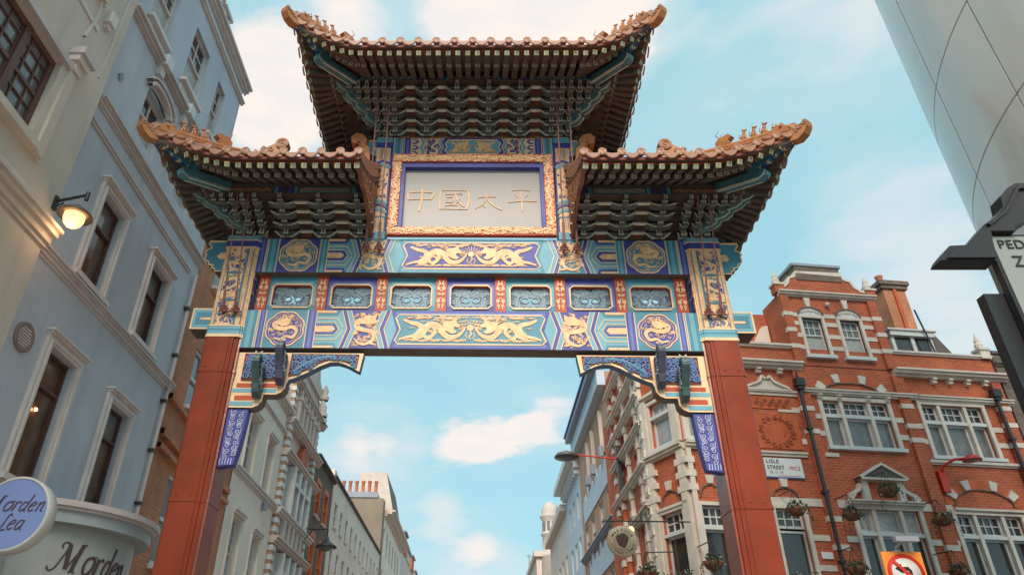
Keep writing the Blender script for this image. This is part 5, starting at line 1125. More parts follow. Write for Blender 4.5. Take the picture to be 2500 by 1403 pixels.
# ---- striped ornate building
sb_ = thing('banded_ornate_building', 'ornate pinkish stone and red brick building with banded corner shafts and bay window', 'building', (-6.3, 24.3, 0))
t = MB(); wall(t, LF, 22.12, 26.95, 0, 10.3, [(23.2, 25.7, 7.2, 8.75), (23.2, 25.7, 4.4, 6.0)], 'stone_pink', .3); wall(t, LF, 22.5, 26.4, 10.3, 12.3, [], 'stone_pink'); shell(t, LF, 22.12, 26.95, 10.3, 8, 'rubbed_red', 'slate'); t.box(LF, 22.5, 26.4, 10.3, 12.3, -.5, -.01, 'stone_pink'); t.build('wall', sb_)
for i, (u0, z0, z1) in enumerate(((22.15, 4.0, 11.6), (25.95, 4.0, 11.6))):
    t = MB(); t.box(LF, u0, u0+.28, 3.5, z1, 0, .14, 'brick_tan'); sh = t.build('corner_shaft', sb_)
    z = z0
    while z < z1-.15: t = MB(); t.box(LF, u0-.02, u0+.30, z, z+.15, 0, .165, 'white_paint'); t.build('stone_band', sh); z += .27
    t = MB(); t.lathe(LF(u0+.2, z1, .18), [(.22, 0), (.24, .1), (.14, .2), (.18, .4), (.08, .6), (.02, .8)], 'stone_pink', 10); t.build('pinnacle', sh)
for z0, z1 in ((7.2, 8.75), (4.4, 6.0)):
    t = MB(); 
    for k in range(4): u = 23.25+.78*k; t.box(LF, u-.06, u+.06, z0, z1, -.1, .28, 'white_paint')
    t.box(LF, 23.2, 25.7, (z0+z1)/2+.2, (z0+z1)/2+.3, -.1, .27, 'white_paint'); bw_ = t.build('bay_window', sb_)
    for k in range(3): u = 23.3+.78*k; t = MB(); t.box(LF, u, u+.69, z0, z1, .1, .14, 'curtain' if k != 1 else 'glass_grey'); t.build('pane', bw_)
for z, m in ((6.95, 'trim_grey'), (8.8, 'stone_pink'), (6.1, 'stone_pink'), (9.85, 'stone_pink'), (11.3, 'stone_pink')): cornice(sb_, LF, 22.1, 26.97, z, [(.07, .18), (.09, .24), (.06, .30)], m, 'string_course')
for k in range(6): u = 22.75+.58*k; t = MB(); t.box(LF, u, u+.22, 10.1, 11.3, 0, .22, 'stone_pink'); t.box(LF, u-.03, u+.25, 10.9, 11.05, 0, .27, 'stone_pink'); t.build('pilaster', sb_)
for k in range(5): u = 22.9+.6*k; t = MB(); t.box(LF, u, u+.3, 6.2, 6.95, 0, .2, 'stone_pink'); t.build('panel_rib', sb_)
t = MB(); t.prism(LF, [(22.7, 12.3), (26.2, 12.3), (26.1, 12.7), (25.6, 12.9), (25.3, 13.5), (24.9, 13.8), (24.2, 14.2), (23.6, 13.8), (23.2, 13.2), (22.8, 12.9)], -.35, .1, 'stone_pink'); t.build('shaped_gable', sb_)
for u, z in ((26.2, 12.3), (26.25, 11.4), (22.6, 12.4), (25.4, 13.4)): t = MB(); t.lathe(LF(u, z, .2), [(.16, 0), (.2, .12), (.1, .25), (.15, .4), (.03, .65)], 'stone_pink', 10); t.build('finial', sb_)
t = MB(); t.prism(LF, [(24.0, 8.95), (24.8, 8.95), (24.9, 9.4), (24.4, 9.8), (23.9, 9.4)], 0, .2, 'rubbed_red'); t.build('brick_panel', sb_)
# ---- brown brick with orange windows
ob = thing('orange_window_building', 'brown brick building with bright orange window surrounds and dark roof edge', 'building', (-6.3, 28.9, 0))
HW = [(27.7, 28.35, 8.3, 9.5), (29.3, 29.95, 8.3, 9.5), (27.7, 28.35, 5.9, 7.5), (29.3, 29.95, 5.9, 7.5)]
t = MB(); wall(t, LF, 26.97, 30.8, 0, 10.3, HW, 'brick_dark', .12, 'orange_paint'); shell(t, LF, 26.97, 30.8, 10.3, 8, 'brick_dark', 'slate'); t.build('wall', ob)
for a, b, c, e in HW:
    window(ob, LF, a, b, c, e, -.1, 'orange_paint', 'orange_glass', .05, (c+e)/2); t = MB(); t.box(LF, a-.1, b+.1, e, e+.2, 0, .015, 'orange_paint'); t.box(LF, a-.11, a, c, e, 0, .015, 'orange_paint'); t.box(LF, b, b+.11, c, e, 0, .015, 'orange_paint'); t.build('window_arch', ob); t = MB(); t.box(LF, a-.14, b+.14, c-.08, c, 0, .08, 'stone_pink'); t.build('window_sill', ob)
cornice(ob, LF, 26.97, 30.85, 10.3, [(.06, .1), (.08, .18)], 'slate', 'gutter')
t = MB(); t.box(LF, 30.3, 30.7, 10.4, 10.85, -.5, -.1, 'brick_dark'); t.build('chimney', ob)
# ---- white terrace
tb = thing('white_terrace', 'long white rendered terrace with rows of narrow windows beyond the gate on the left', 'building', (-6.3, 39, 0))
HW = []
for r_, (z0, z1) in enumerate(((8.75, 9.75), (6.6, 7.9), (4.2, 5.6))):
    for k in range(11): u = 31.6+1.52*k; HW.append((u, u+.62, z0, z1))
t = MB(); wall(t, LF, 30.82, 47.7, 0, 10.62, HW, 'white_render', .14); shell(t, LF, 30.82, 47.7, 10.62, 8, 'white_render', 'slate'); t.build('wall', tb)
for a, b, c, e in HW: window(tb, LF, a, b, c, e, -.12, 'white_paint', 'glass_dark', .05, (c+e)/2); t = MB(); t.box(LF, a-.06, b+.06, c-.08, c, 0, .07, 'trim_grey'); t.build('window_sill', tb)
cornice(tb, LF, 30.8, 47.7, 10.62, [(.06, .06), (.06, .12)], 'slate', 'coping')
t = MB(); t.box(LF, 30.82, 31.4, 10.7, 11.0, -3, 0, 'white_render'); t.build('party_wall', tb)
# ---- gable wall with pots, then far buildings
fb = thing('chimney_gable_building', 'tall building with bare brown party wall and six clay chimney pots beyond the terrace', 'building', (-6.3, 54, 0))
EF = Frame((0, 47.7, 0), (1, 0, 0), (0, 0, 1), (0, -1, 0))
t = MB(); t.prism(EF, [(-12, 0), (-6.3, 0), (-6.3, 14.2), (-6.8, 14.3), (-9.3, 14.3), (-9.3, 13.2), (-12, 12)], -1.0, 0, 'brick_tan2'); t.build('party_wall', fb)
t = MB(); t.box(EF, -9.4, -6.7, 14.25, 14.5, -1.1, .08, 'lead'); t.box(EF, -9.3, -6.8, 14.5, 14.62, -1, 0, 'lead'); t.build('chimney_coping', fb)
for k in range(6): t = MB(); x = -9.15+.44*k; t.lathe(EF(x, 14.6, -.5), [(.15, 0), (.15, .1), (.115, .2), (.105, .75), (.14, .8), (.14, .88), (.10, .9)], 'pot_clay', 10); t.build('chimney_pot', fb)
HW = [(48.8+1.9*k, 49.6+1.9*k, z, z+1.6) for k in range(6) for z in (5.5, 8.4, 11.0)]
t = MB(); wall(t, LF, 48.7, 61, 0, 13.4, HW, 'white_render', .15); shell(t, LF, 48.7, 61, 13.4, 8, 'white_render', 'slate'); t.build('wall', fb)
for a, b, c, e in HW: window(fb, LF, a, b, c, e, -.12, 'white_paint', 'glass_dark', .07)
cornice(fb, LF, 48.7, 61, 13.3, [(.15, .2), (.15, .5), (.12, .7)], 'stone_pink')
t = MB(); t.prism(Frame((-6.3, 50.5, 0), (1, 0, 0), (0, 0, 1), (0, -1, 0)), [(-2.2, 13.7), (.3, 13.7), (.3, 14.2), (-.3, 16.8), (-2.2, 16.8)], -6.5, 0, 'stone_pink', 'slate'); t.build('mansard_end', fb)
fc = thing('far_stone_building', 'distant pale stone building stepping down the end of the street on the left', 'building', (-6.3, 70, 0))
HW = [(62+2.1*k, 62.9+2.1*k, z, z+1.7) for k in range(8) for z in (5.5, 8.4)]
t = MB(); wall(t, LF, 61.1, 80, 0, 13.6, HW, 'stone_pink', .15); shell(t, LF, 61.1, 80, 13.6, 8, 'stone_pink', 'slate'); t.build('wall', fc)
for a, b, c, e in HW: window(fc, LF, a, b, c, e, -.12, 'white_paint', 'glass_dark', .07)
for k, (u, w_, h) in enumerate(((62, 2.4, 1.6), (65.5, 3, .8), (70, 2.5, 1.2), (74, 3, .5))): t = MB(); t.box(LF, u, u+w_, 13.6, 13.6+h, -2, .1, 'stone_pink' if k % 2 else 'rubbed_red'); t.box(LF, u-.1, u+w_+.1, 13.6+h, 13.75+h, -2.1, .25, 'lead'); t.build('roof_turret', fc)
# pendant street lamps between the walls
def wall_lamp(name, px, py, Y, xw, label, length, dirn):
    c = Ypt(px, py, Y); root = thing(name, label, 'street lamp', (xw, Y, c.z+.5))
    t = MB(); wp = Vector((xw, Y, c.z+.52)); tp = Vector((c.x, Y, c.z+.52)); t.tube([wp, tp], .03, 'dark_iron', 8); t.tube([wp+Vector((0, 0, -.35)), wp.lerp(tp, .35)], .018, 'dark_iron', 6); t.tube([tp, tp-Vector((0, 0, .28))], .025, 'dark_iron', 8); t.build('arm', root)
    t = MB(); t.lathe(c, [(.04, .28), (.07, .2), (.10, .12), (.24, .02), (.36, -.06), (.37, -.10), (.30, -.08)], 'dark_iron', 18); t.build('lamp_shade', root)
    t = MB(); t.lathe(c, [(.26, -.08), (.22, -.16), (.10, -.22), (.001, -.23)], 'glass_grey', 14); t.build('globe', root); return root
wall_lamp('wall_street_lamp', 797, 1328, 25.5, -6.0, 'dark dish shaded lamp on a wall arm beside the orange window building', 1, 1)
# ================================================================== RIGHT SIDE, the street front
mat('tower_white', (.80, .78, .74), .2, .05, .6, dirt=.22); mat('sign_grey', (.26, .28, .28), .35, .04, 2); mat('sign_black', (.016, .015, .018), .4, .1, 4); mat('plate_white', (.72, .71, .70), .4, .03, 3)
mat('sign_orange', (.85, .26, .04), .45, .05, 3); mat('sign_red', (.65, .04, .02), .4, .05, 3); mat('lamp_red', (.62, .035, .02), .35, .08, 4); mat('leaf', (.05, .075, .035), .6, .4, 12); mat('leaf_pale', (.28, .32, .26), .6, .3, 14); mat('flower', (.75, .25, .05), .6, .3, 14)
mat('coir', (.22, .08, .04), .9, .3, 14, .5, 60); mat('lead_dk', (.10, .10, .115), .4, .1, 3); mat('curtain_grey', (.33, .34, .345), .25, .12, 5)
mat('sign_cream', (.50, .41, .27), .5, .15, 6); mat('dome_pink', (.56, .47, .43), .7, .06, 2)
RX = 5.35; KS = RX/5.6
RF = Frame((RX, 0, 0), (0, -1, 0), (0, 0, 1), (-1, 0, 0))
def rz(z): return 1.6+(z-1.6)*KS
def ru(Y): return -Y*KS
def rwall(t, Y0, Y1, z0, z1, holes, m, rev=.15, d=0.): wall(t, RF, ru(Y1), ru(Y0), z0 if z0 == 0 else rz(z0), rz(z1), [(ru(b), ru(a), rz(c), rz(e)) for a, b, c, e in holes], m, rev, None, d)
def rbox(t, Y0, Y1, z0, z1, d0, d1, m): t.box(RF, ru(Y1), ru(Y0), rz(z0), rz(z1), d0, d1, m)
# corner building
A65 = RAD(6.5)
LS = Frame((6.9, 20.6, 0), (math.cos(A65), math.sin(A65), 0), (0, 0, 1), (math.sin(A65), -math.cos(A65), 0))
P1 = Vector((RX, 22.1, 0)); P2 = LS(-.85, 0); UA = (P2-P1).normalized(); AF = Frame(P1, UA, (0, 0, 1)); LA = (P2-P1).length
co = thing('red_brick_corner_building', 'ornate red brick corner building with cream stone bands, shaped gable and canted bay', 'building', (6.0, 21, 0))
BO, RR_, SC, ST_ = 'brick_orange', 'rubbed_red', 'stone_cream', 'stone_cream'
# Lisle front: openings
WT = [(3.78, 5.92, 8.90, 10.36), (7.05, 9.08, 8.75, 10.40), (3.95, 5.87, 4.9, 7.03), (7.0, 9.02, 4.9, 7.0), (1.54, 2.36, 4.9, 6.95), (-.62, .08, 8.75, 10.4), (-.62, .08, 4.9, 6.98), (.35, 1.0, 8.75, 10.4), (.35, 1.0, 4.9, 6.98)]
t = MB(); wall(t, LS, -.85, 10.12, 0, 11.5, [h for h in WT if h[0] > -.7 and h not in WT[5:]]+[WT[5], WT[6]], BO, .2)
wall(t, LS, -.85, 10.12, 11.5, 12.15, [], BO); shell(t, LS, -.85, 10.12, 12.15, 8, BO, 'slate'); 
GW = [(3.80, 4.50, 11.92, 13.28), (5.12, 5.82, 11.92, 13.28)]
wall(t, LS, 3.25, 6.6, 12.15, 14.2, GW, BO, .18, d=.03); wall(t, LS, 3.25, 6.6, 11.55, 12.15, GW, BO, .18, d=.03); shell(t, Frame(LS(0, 0, .03), LS.U, LS.V, LS.N), 3.25, 6.6, 14.2, 1.2, BO)
t.build('wall', co)
# face of the canted bay
AH = [(.34, LA-.42, 8.95, 10.4), (.36, LA-.40, 4.9, 6.95)]
t = MB(); wall(t, AF, 0, LA, 0, 11.6, AH, BO, .2); t.face([AF(0, 11.6, 0), AF(LA, 11.6, 0), LS(1.3, 11.6, 0), LS(1.3, 11.6, -2), RF(-24, 11.6, 0)], 'lead'); t.build('bay_wall', co)
def brackets(fr, us, z, w, h, m='stone_cream'):
    for u in us: t = MB(); t.box(fr, u-w/2, u+w/2, z-h, z, 0, .14, m); t.box(fr, u-w/2, u+w/2, z-h*.4, z-.001, .14, .2, m); t.build('console', co)
def arch(fr, c, zs, r, rise, wid, m, kw=(), par=co, d=.02):
    n = 18; pts = [(c+r*math.cos(math.pi-math.pi*k/n), zs+rise*math.sin(math.pi*k/n)) for k in range(n+1)]
    t = MB(); t.stroke(fr, pts, wid, 0, d, m); a = t.build('brick_arch', par)
    t = MB(); t.stroke(fr, [(c+(r-wid/2-.02)*math.cos(math.pi-math.pi*k/n), zs+(rise-wid/2-.02)*math.sin(math.pi*k/n)) for k in range(n+1)], .035, 0, d+.03, 'brick_dark'); t.build('arch_moulding', a)
    for q in kw:
        th = math.pi*(1-q); x, y = c+r*math.cos(th), zs+rise*math.sin(th); nx, ny = math.cos(th)*rise, math.sin(th)*r; l = math.hypot(nx, ny); nx, ny = nx/l, ny/l
        t = MB(); k = wid*.5
        t.prism(fr, [(x-nx*k+ny*.085, y-ny*k-nx*.085), (x+nx*k*1.15+ny*.13, y+ny*k*1.15-nx*.13), (x+nx*k*1.15-ny*.13, y+ny*k*1.15+nx*.13), (x-nx*k-ny*.085, y-ny*k+nx*.085)], 0, .09, 'white_paint' if False else SC); t.build('keystone', a)
# cornices, strings
for fr, a, b, z, pr, m in ((LS, 1.0, 3.2, 12.1, [(.06, .08), (.07, .14)], SC), (LS, 6.62, 10.15, 12.15, [(.05, .06), (.06, .11)], 'trim_grey'), (LS, -.9, 3.35, 11.32, [(.07, .12), (.08, .26), (.06, .34)], SC), (LS, 6.45, 10.3, 11.32, [(.07, .12), (.08, .26), (.06, .34)], SC),
                        (LS, 3.2, 6.95, 10.52, [(.05, .10), (.07, .17), (.04, .22)], SC), (LS, 7.0, 10.2, 10.50, [(.05, .10), (.07, .17), (.04, .22)], SC), (LS, 1.15, 3.2, 10.42, [(.10, .06), (.06, .12)], SC),
                        (LS, 3.2, 6.65, 14.08, [(.05, .10), (.07, .18), (.05, .24)], SC), (AF, -.03, LA+.03, 8.58, [(.06, .10), (.08, .18), (.05, .24)], SC), (AF, -.03, LA, 10.6, [(.07, .10), (.08, .18)], SC), (LS, -.86, 1.2, 8.58, [(.06, .10), (.08, .18), (.05, .24)], SC),
                        (LS, 1.05, 3.83, 7.05, [(.22, .03)], SC), (LS, 5.95, 7.0, 7.05, [(.22, .03)], SC), (LS, 7.0, 10.1, 7.05, [(.06, .08), (.06, .14)], SC), (LS, 1.4, 2.9, 8.48, [(.08, .06), (.05, .11)], SC), (AF, .2, LA-.1, 6.98, [(.06, .06), (.08, .12)], SC), (LS, 6.6, 10.1, 8.46, [(.05, .06), (.08, .12)], SC), (LS, 3.3, 3.9, 8.55, [(.12, .05)], SC)):
    cornice(co, fr, a, b, z, pr, m, 'stone_string')
brackets(LS, (7.75, 8.3, 8.9, 9.5), 11.30, .14, .16); brackets(LS, (1.9, 2.6), 11.30, .14, .14)
brackets(LS, (3.72, 4.35, 5.3, 5.95), 10.52, .12, .12)
# brick pilasters with bands
def pilaster(fr, u0, u1, z0, z1, d, bands, m=BO):
    t = MB(); t.box(fr, u0, u1, z0, z1, 0, d, m); p = t.build('pilaster', co)
    for z in bands: t = MB(); t.box(fr, u0-.015, u1+.015, z, z+.15, 0, d+.02, SC); t.build('stone_band', p)
pilaster(LS, 3.02, 3.42, 4.5, 11.32, .12, (4.9, 5.85, 6.62, 9.22, 9.95)); pilaster(LS, 6.35, 6.72, 4.5, 11.32, .12, (5.2, 5.95, 9.1, 9.55, 10.2)); pilaster(LS, 9.62, 10.02, 4.5, 11.32, .12, (5.2, 5.95, 6.6, 9.1, 9.75, 10.3))
pilaster(LS, 3.22, 3.50, 11.56, 14.08, .13, (12.1, 12.7, 13.3)); pilaster(LS, 6.30, 6.60, 11.56, 14.08, .13, (12.1, 12.7, 13.3))
# quoin bands beside the openings: each block its own piece
for (a, b, zs) in ((3.43, 3.75, (9.2, 9.75)), (5.96, 6.34, (9.2, 9.75)), (6.73, 7.02, (9.1, 9.6)), (9.12, 9.6, (9.1, 9.6)), (2.42, 3.0, (5.3, 6.1, 8.9)), (3.5, 3.93, (6.1, 5.2)), (5.9, 6.34, (6.1, 5.2)), (6.73, 6.98, (6.1, 5.2)), (9.06, 9.6, (6.1,)), (1.1, 1.5, (6.1, 5.3)), (2.3, 3.0, (9.9,))):
    for z in zs: t = MB(); t.box(LS, a, b, z, z+.16, 0, .028, SC); t.build('stone_block', co)
for (a, b) in ((3.5, 3.76), (4.54, 5.08), (5.86, 6.30)):
    for z in (12.12, 12.55, 13.0, 13.32): t = MB(); t.box(LS, a, b, z, z+.15, .03, .055, SC); t.build('stone_block', co)
# windows of the Lisle front
def stone_frame(fr, a, b, c, e, m=SC, w=.12, mull=()):
    t = MB(); t.box(fr, a-w, a, c-.02, e, 0, .07, m); t.box(fr, b, b+w, c-.02, e, 0, .07, m); t.box(fr, a-w, b+w, e, e+w, 0, .08, m); t.box(fr, a-w-.06, b+w+.06, c-.13, c-.02, 0, .14, 'white_paint')
    for u in mull: t.box(fr, u-.055, u+.055, c, e, -.14, .05, m)
    return t.build('window_surround', co)
for (a, b, c, e), tr, kinds in ((WT[0], 9.86, ('glass_grey', 'glass_grey')), (WT[1], 9.82, ('glass_grey', 'glass_grey')), (WT[2], 6.35, ('curtain', 'glass_dark')), (WT[3], 6.38, ('glass_dark', 'glass_dark'))):
    w3 = (b-a)/3.5; m1, m2 = a+w3, b-w3
    stone_frame(LS, a, b, c, e, SC, .12, (m1, m2))
    t = MB(); t.box(LS, a, b, tr-.05, tr+.05, -.14, .03, 'white_paint'); t.build('transom', co)
    plain = kinds[0] == 'curtain'
    for (x0, x1, n) in ((a, m1-.055, 2), (m1+.055, m2-.055, 3), (m2+.055, b, 2)):
        window(co, LS, x0, x1, tr+.05, e, -.14, 'white_paint', 'curtain' if plain else ('glass_dark'), .05, None, 0 if plain else n, 0 if plain else 2)
        window(co, LS, x0, x1, c, tr-.05, -.16, 'white_paint', 'glass_dark' if c < 6 else 'glass_grey', .055)
a, b, c, e = WT[4]; stone_frame(LS, a, b, c, e); window(co, LS, a, b, 6.42, e, -.14, 'white_paint', 'glass_dark', .06, None, 3, 2); window(co, LS, a, b, c, 6.36, -.16, 'white_paint', 'glass_dark', .06)
for a, b, c, e in GW:
    stone_frame(LS.at(0, 0, .03), a, b, c, e, SC, .10); window(co, LS.at(0, 0, .03), a+.0, b, c, e, -.14, 'white_paint', ('glass_grey', 'curtain'), .05, (c+e)/2+.08, 3, 2)
    t = MB(); cu = (a+b)/2; f = LS.at(0, 0, .03); P_ = [(cu+.42*math.cos(q), e+.10+.30*math.sin(q)) for q in [math.pi*k/12 for k in range(13)]]
    t.prism(f, P_, 0, .06, 'white_paint'); t.stroke(f, P_, .05, 0, .09, 'brick_dark')
    for k in range(7): t.stroke(f, spiral(cu-.3+.1*k, e+.2+.07*math.sin(k*.52), .045, 1.2, k, 1 if k % 2 else -1, 9), .022, .06, .085, SC)
    t.build('carved_tympanum', co); t = MB(); t.box(f, a-.12, b+.12, c-.12, c-.0, 0, .12, SC); t.build('window_sill', co)
    t = MB(); t.prism(f, [(cu-.06, e+.42), (cu+.06, e+.42), (cu+.11, e+.76), (cu-.11, e+.76)], 0, .08, SC); t.build('keystone', co)
t = MB(); t.lathe(LS(4.83, 13.82, .03), [(.001, .1), (.09, .1), (.12, .05), (.14, 0)], SC, 14, 'Y'); t.ball(LS(4.83, 13.82, .12), .08, .08, .09, SC, 8); t.build('carved_boss', co)
# shaped gable head
t = MB(); P_ = [(3.3, 14.25), (6.52, 14.25), (6.5, 14.42), (6.25, 14.48), (6.05, 14.62), (5.95, 14.85), (5.72, 14.92), (5.66, 15.1), (4.02, 15.1), (3.96, 14.92), (3.75, 14.85), (3.65, 14.62), (3.5, 14.48), (3.3, 14.42)]
t.prism(LS, P_, -.35, .03, BO); t.stroke(LS, P_[2:], .08, -.36, .07, SC); t.build('gable_head', co)
t = MB(); t.box(LS, 3.98, 5.68, 14.75, 15.5, -.9, .0-.38, 'brick_dark'); t.box(LS, 4.02, 5.64, 14.80, 15.36, -.38, .06, 'brick_dark'); t.box(LS, 3.94, 5.72, 15.36, 15.46, -.95, .1, 'lead'); t.build('gable_stack', co)
for u in (3.28, 6.56, 9.93):
    z = 14.2 if u < 9 else 12.15; t = MB(); t.box(LS, u-.16, u+.16, z, z+.30, -.18, .12, BO if u < 9 else SC); t.box(LS, u-.2, u+.2, z+.30, z+.38, -.22, .16, SC); t.lathe(LS(u, z+.38, -.03), [(.17, 0), (.10, .06), (.13, .12), (.12, .2), (.08, .24), (.1, .3), (.07, .38), (.04, .48), (.001, .62)], SC, 12); t.build('finial', co)
# arches
arch(LS, 4.87, 10.72, 1.02, .42, .26, RR_, (.08, .36, .64, .92)); arch(LS, 8.05, 7.28, 1.08, .62, .26, RR_, (.16, .37, .63, .84)); arch(LS, 1.95, 7.3, .5, .38, .22, RR_, (.5,))
cA = LA*.49; arch(AF, cA, 7.18, .58, .52, .24, RR_, (.5,)); arch(LS, -.27, 7.18, .45, .5, .22, RR_, (.5,))
# pediments and aedicule
t = MB(); t.prism(LS, [(1.40, 10.62), (2.74, 10.62), (2.62, 10.72), (2.3, 10.80), (2.22, 10.98), (2.07, 11.0), (1.95, 10.98), (1.87, 10.80), (1.52, 10.72)], 0, .08, SC); t.stroke(LS, smooth_path([(1.36, 10.64), (1.6, 10.74), (1.85, 10.86), (1.93, 11.02), (2.03, 10.94)], 4), .07, 0, .16, SC); t.stroke(LS, smooth_path([(2.78, 10.64), (2.54, 10.74), (2.3, 10.86), (2.2, 11.02), (2.1, 10.94)], 4), .07, 0, .16, SC); t.box(LS, 1.3, 2.84, 10.56, 10.62, 0, .14, SC); t.build('broken_pediment', co)
t = MB(); t.box(LS, 1.5, 2.75, 9.98, 10.38, 0, .03, RR_); 
for k in range(14): t.stroke(LS, spiral(1.62+.08*k, 10.18+.08*math.sin(k*2.1), .07, 1.2, k, 1 if k % 2 else -1, 9), .025, .02, .06, 'brick_orange')
t.build('terracotta_panel', co)
t = MB(); t.box(LS, 1.45, 2.85, 8.72, 9.78, 0, .03, RR_); t.lathe(LS(2.12, 9.28, .03), [(.001, .02), (.30, .02), (.33, .06), (.38, .06), (.40, 0)], RR_, 22, 'Y')
for k in range(16):
    q = k*math.pi/8; t.stroke(LS, spiral(2.12+.50*math.cos(q), 9.26+.44*math.sin(q), .08, 1.2, q, 1 if k % 2 else -1, 9), .03, .03, .07, 'brick_orange')
t.build('terracotta_roundel', co)
t = MB(); t.prism(LS, [(4.22, 7.86), (5.60, 7.86), (4.93, 8.27)], 0, .30, 'slate', SC); t.stroke(LS, [(4.18, 7.88), (4.93, 8.30), (5.64, 7.88)], .07, 0, .36, SC); t.stroke(LS, [(4.2, 7.85), (5.6, 7.85)], .06, 0, .36, SC); ped = t.build('small_pediment', co)
t = MB(); t.box(LS, 4.45, 5.35, 7.22, 7.82, 0, .06, RR_); t.box(LS, 4.28, 4.45, 7.2, 7.82, 0, .2, SC); t.box(LS, 5.35, 5.52, 7.2, 7.82, 0, .2, SC)
for s, u in ((1, 4.1), (-1, 5.7)):
    t.stroke(LS, smooth_path([(u+.15*s, 7.75), (u+.1*s, 7.6), (u-.05*s, 7.5), (u-.2*s, 7.42), (u-.25*s, 7.3)], 4), .10, 0, .14, SC); t.stroke(LS, spiral(u-.18*s, 7.38, .10, 1.4, 0, s, 12), .045, 0, .16, SC); t.box(LS, u-.35 if s > 0 else u-.2, u+.2 if s > 0 else u+.35, 7.2, 7.3, 0, .12, SC)
t.build('aedicule', co); cornice(co, LS, 3.78, 6.05, 7.10, [(.05, .10), (.06, .22), (.04, .28)], SC, 'stone_ledge')
# bay windows (canted face and the short front beside it)
for fr, a, b in ((AF, AH[0][0], AH[0][1]), (LS, -.62, .08)):
    stone_frame(fr, a, b, 8.95, 10.4, SC, .10); t = MB(); t.box(fr, a, b, 9.9, 10.0, -.14, .03, 'white_paint'); t.build('transom', co)
    w_ = window(co, fr, a, b, 10.0, 10.4, -.16, 'white_paint', 'curtain', .06, None, 3, 1); window(co, fr, a, b, 8.95, 9.9, -.16, 'white_paint', 'curtain_grey', .07)
    stone_frame(fr, a, b, 4.9, 6.95, SC, .10); window(co, fr, a, b, 6.36, 6.95, -.14, 'white_paint', 'glass_dark', .07, None, 3, 2); window(co, fr, a, b, 4.9, 6.3, -.16, 'white_paint', 'glass_dark', .07); t = MB(); t.box(fr, a, b, 6.29, 6.38, -.14, .04, 'white_paint'); t.build('transom', co)
for fr, u, w_ in ((AF, .10, .30), (AF, LA-.15, .28), (LS, -.78, .14), (LS, .16, .28)):
    t = MB(); t.box(fr, u-w_/2, u+w_/2, 3.5, 8.58, 0, .12, SC); t.box(fr, u-w_/2+.02, u+w_/2-.02, 8.85, 10.6, 0, .12, SC); st = t.build('stone_mullion_shaft', co)
    for k, z in enumerate((7.35, 7.75, 8.15)): t = MB(); t.box(fr, u-w_*.9, u+w_*.9, z, z+.18, 0, .135, SC); t.build('quoin', st)
# street return with stepped stonework
RW = [(24.4, 25.3, 10.5, 11.1), (24.4, 25.3, 9.1, 9.9), (26.3, 27.2, 9.1, 10.1), (26.3, 27.2, 10.5, 11.9), (24.6, 25.4, 6.55, 7.4), (27.2, 28.2, 6.5, 7.4), (24.6, 25.4, 4.4, 6.2)]
t = MB(); rwall(t, 23.14, 29.5, 0, 14.6, RW, BO, .18); shell(t, RF, ru(29.5), ru(23.14), rz(14.6), 6, BO, 'slate'); t.build('side_wall', co)
for a, b, c, e in RW: window(co, RF, ru(b), ru(a), rz(c), rz(e), -.15, 'white_paint', 'glass_grey', .06, None, 2, 2)
for z in (8.86, 10.25, 11.3, 12.2, 7.48, 13.4): 
    for k in range(1): t = MB(); y = z; 
    for h, p in ((.07, .10), (.09, .18), (.05, .25)): t.box(RF, ru(29.0), ru(23.2), rz(y), rz(y)+h, 0, p, SC); y += h
    t.build('stone_string', co)
for Y, w_ in ((23.3, .34), (24.1, .2), (26.0, .2), (27.5, .2), (28.5, .25)):
    t = MB(); rbox(t, Y-w_/2, Y+w_/2, 3.5, 14.0, 0, .12, SC if Y < 24.5 or Y == 26.0 else RR_); sh = t.build('pilaster', co)
    z = 4.2
    while z < 13.6: t = MB(); rbox(t, Y-w_*.75, Y+w_*.75, z, z+.22, 0, .15, SC); t.build('stone_block', sh); z += .62
t = MB(); rbox(t, 25.6, 26.6, 14.6, 15.0, -.4, .1, RR_); rbox(t, 24.8, 27.8, 14.6, 14.8, -.4, .06, SC); t.build('parapet', co)
# chimney, dormer, roof behind the parapet
ch = LS.at(0, 0, -1.0)
t = MB(); t.box(ch, 7.95, 8.80, 12.0, 15.35, -4.2, 0, 'brick_brown'); t.box(ch, 7.87, 8.88, 15.35, 15.5, -4.3, .08, 'brick_dark'); t.box(ch, 7.80, 8.95, 15.5, 15.66, -4.35, .14, 'brick_dark'); t.box(ch, 8.3, 8.42, 12.0, 15.33, 0, .07, 'rubbed_red'); t.box(ch, 7.88, 7.95, 12.0, 15.33, -1.9, -1.7, 'rubbed_red'); t.box(ch, 7.88, 7.95, 12.0, 15.33, -3.2, -3.0, 'rubbed_red'); cst = t.build('chimney_stack', co)
for k in range(5): t = MB(); t.lathe(ch(8.2, 15.66, -.3-.85*k), [(.15, 0), (.12, .1), (.11, .3), (.14, .35), (.14, .42)], 'pot_clay', 10); t.build('chimney_pot', cst)
t = MB(); df = LS.at(0, 0, -.5)
t.prism(df, [(7.0, 12.1), (9.9, 12.1), (9.1, 13.45), (7.2, 13.45)], -3, -.25, 'slate'); t.build('slate_roof', co)
t = MB(); t.box(df, 7.25, 8.75, 12.15, 12.2, -.6, .02, 'white_paint'); t.box(df, 7.2, 8.8, 13.12, 13.3, -.8, .10, 'white_paint'); t.box(df, 7.12, 8.88, 13.3, 13.36, -.9, .16, 'trim_grey')
for u in (7.3, 8.02, 8.68): t.box(df, u-.06, u+.06, 12.2, 13.12, -.5, .0, 'white_paint')
dm = t.build('dormer', co); t = MB(); t.box(df, 7.36, 8.62, 12.2, 13.12, -.3, -.06, 'glass_dark'); t.build('pane', dm)
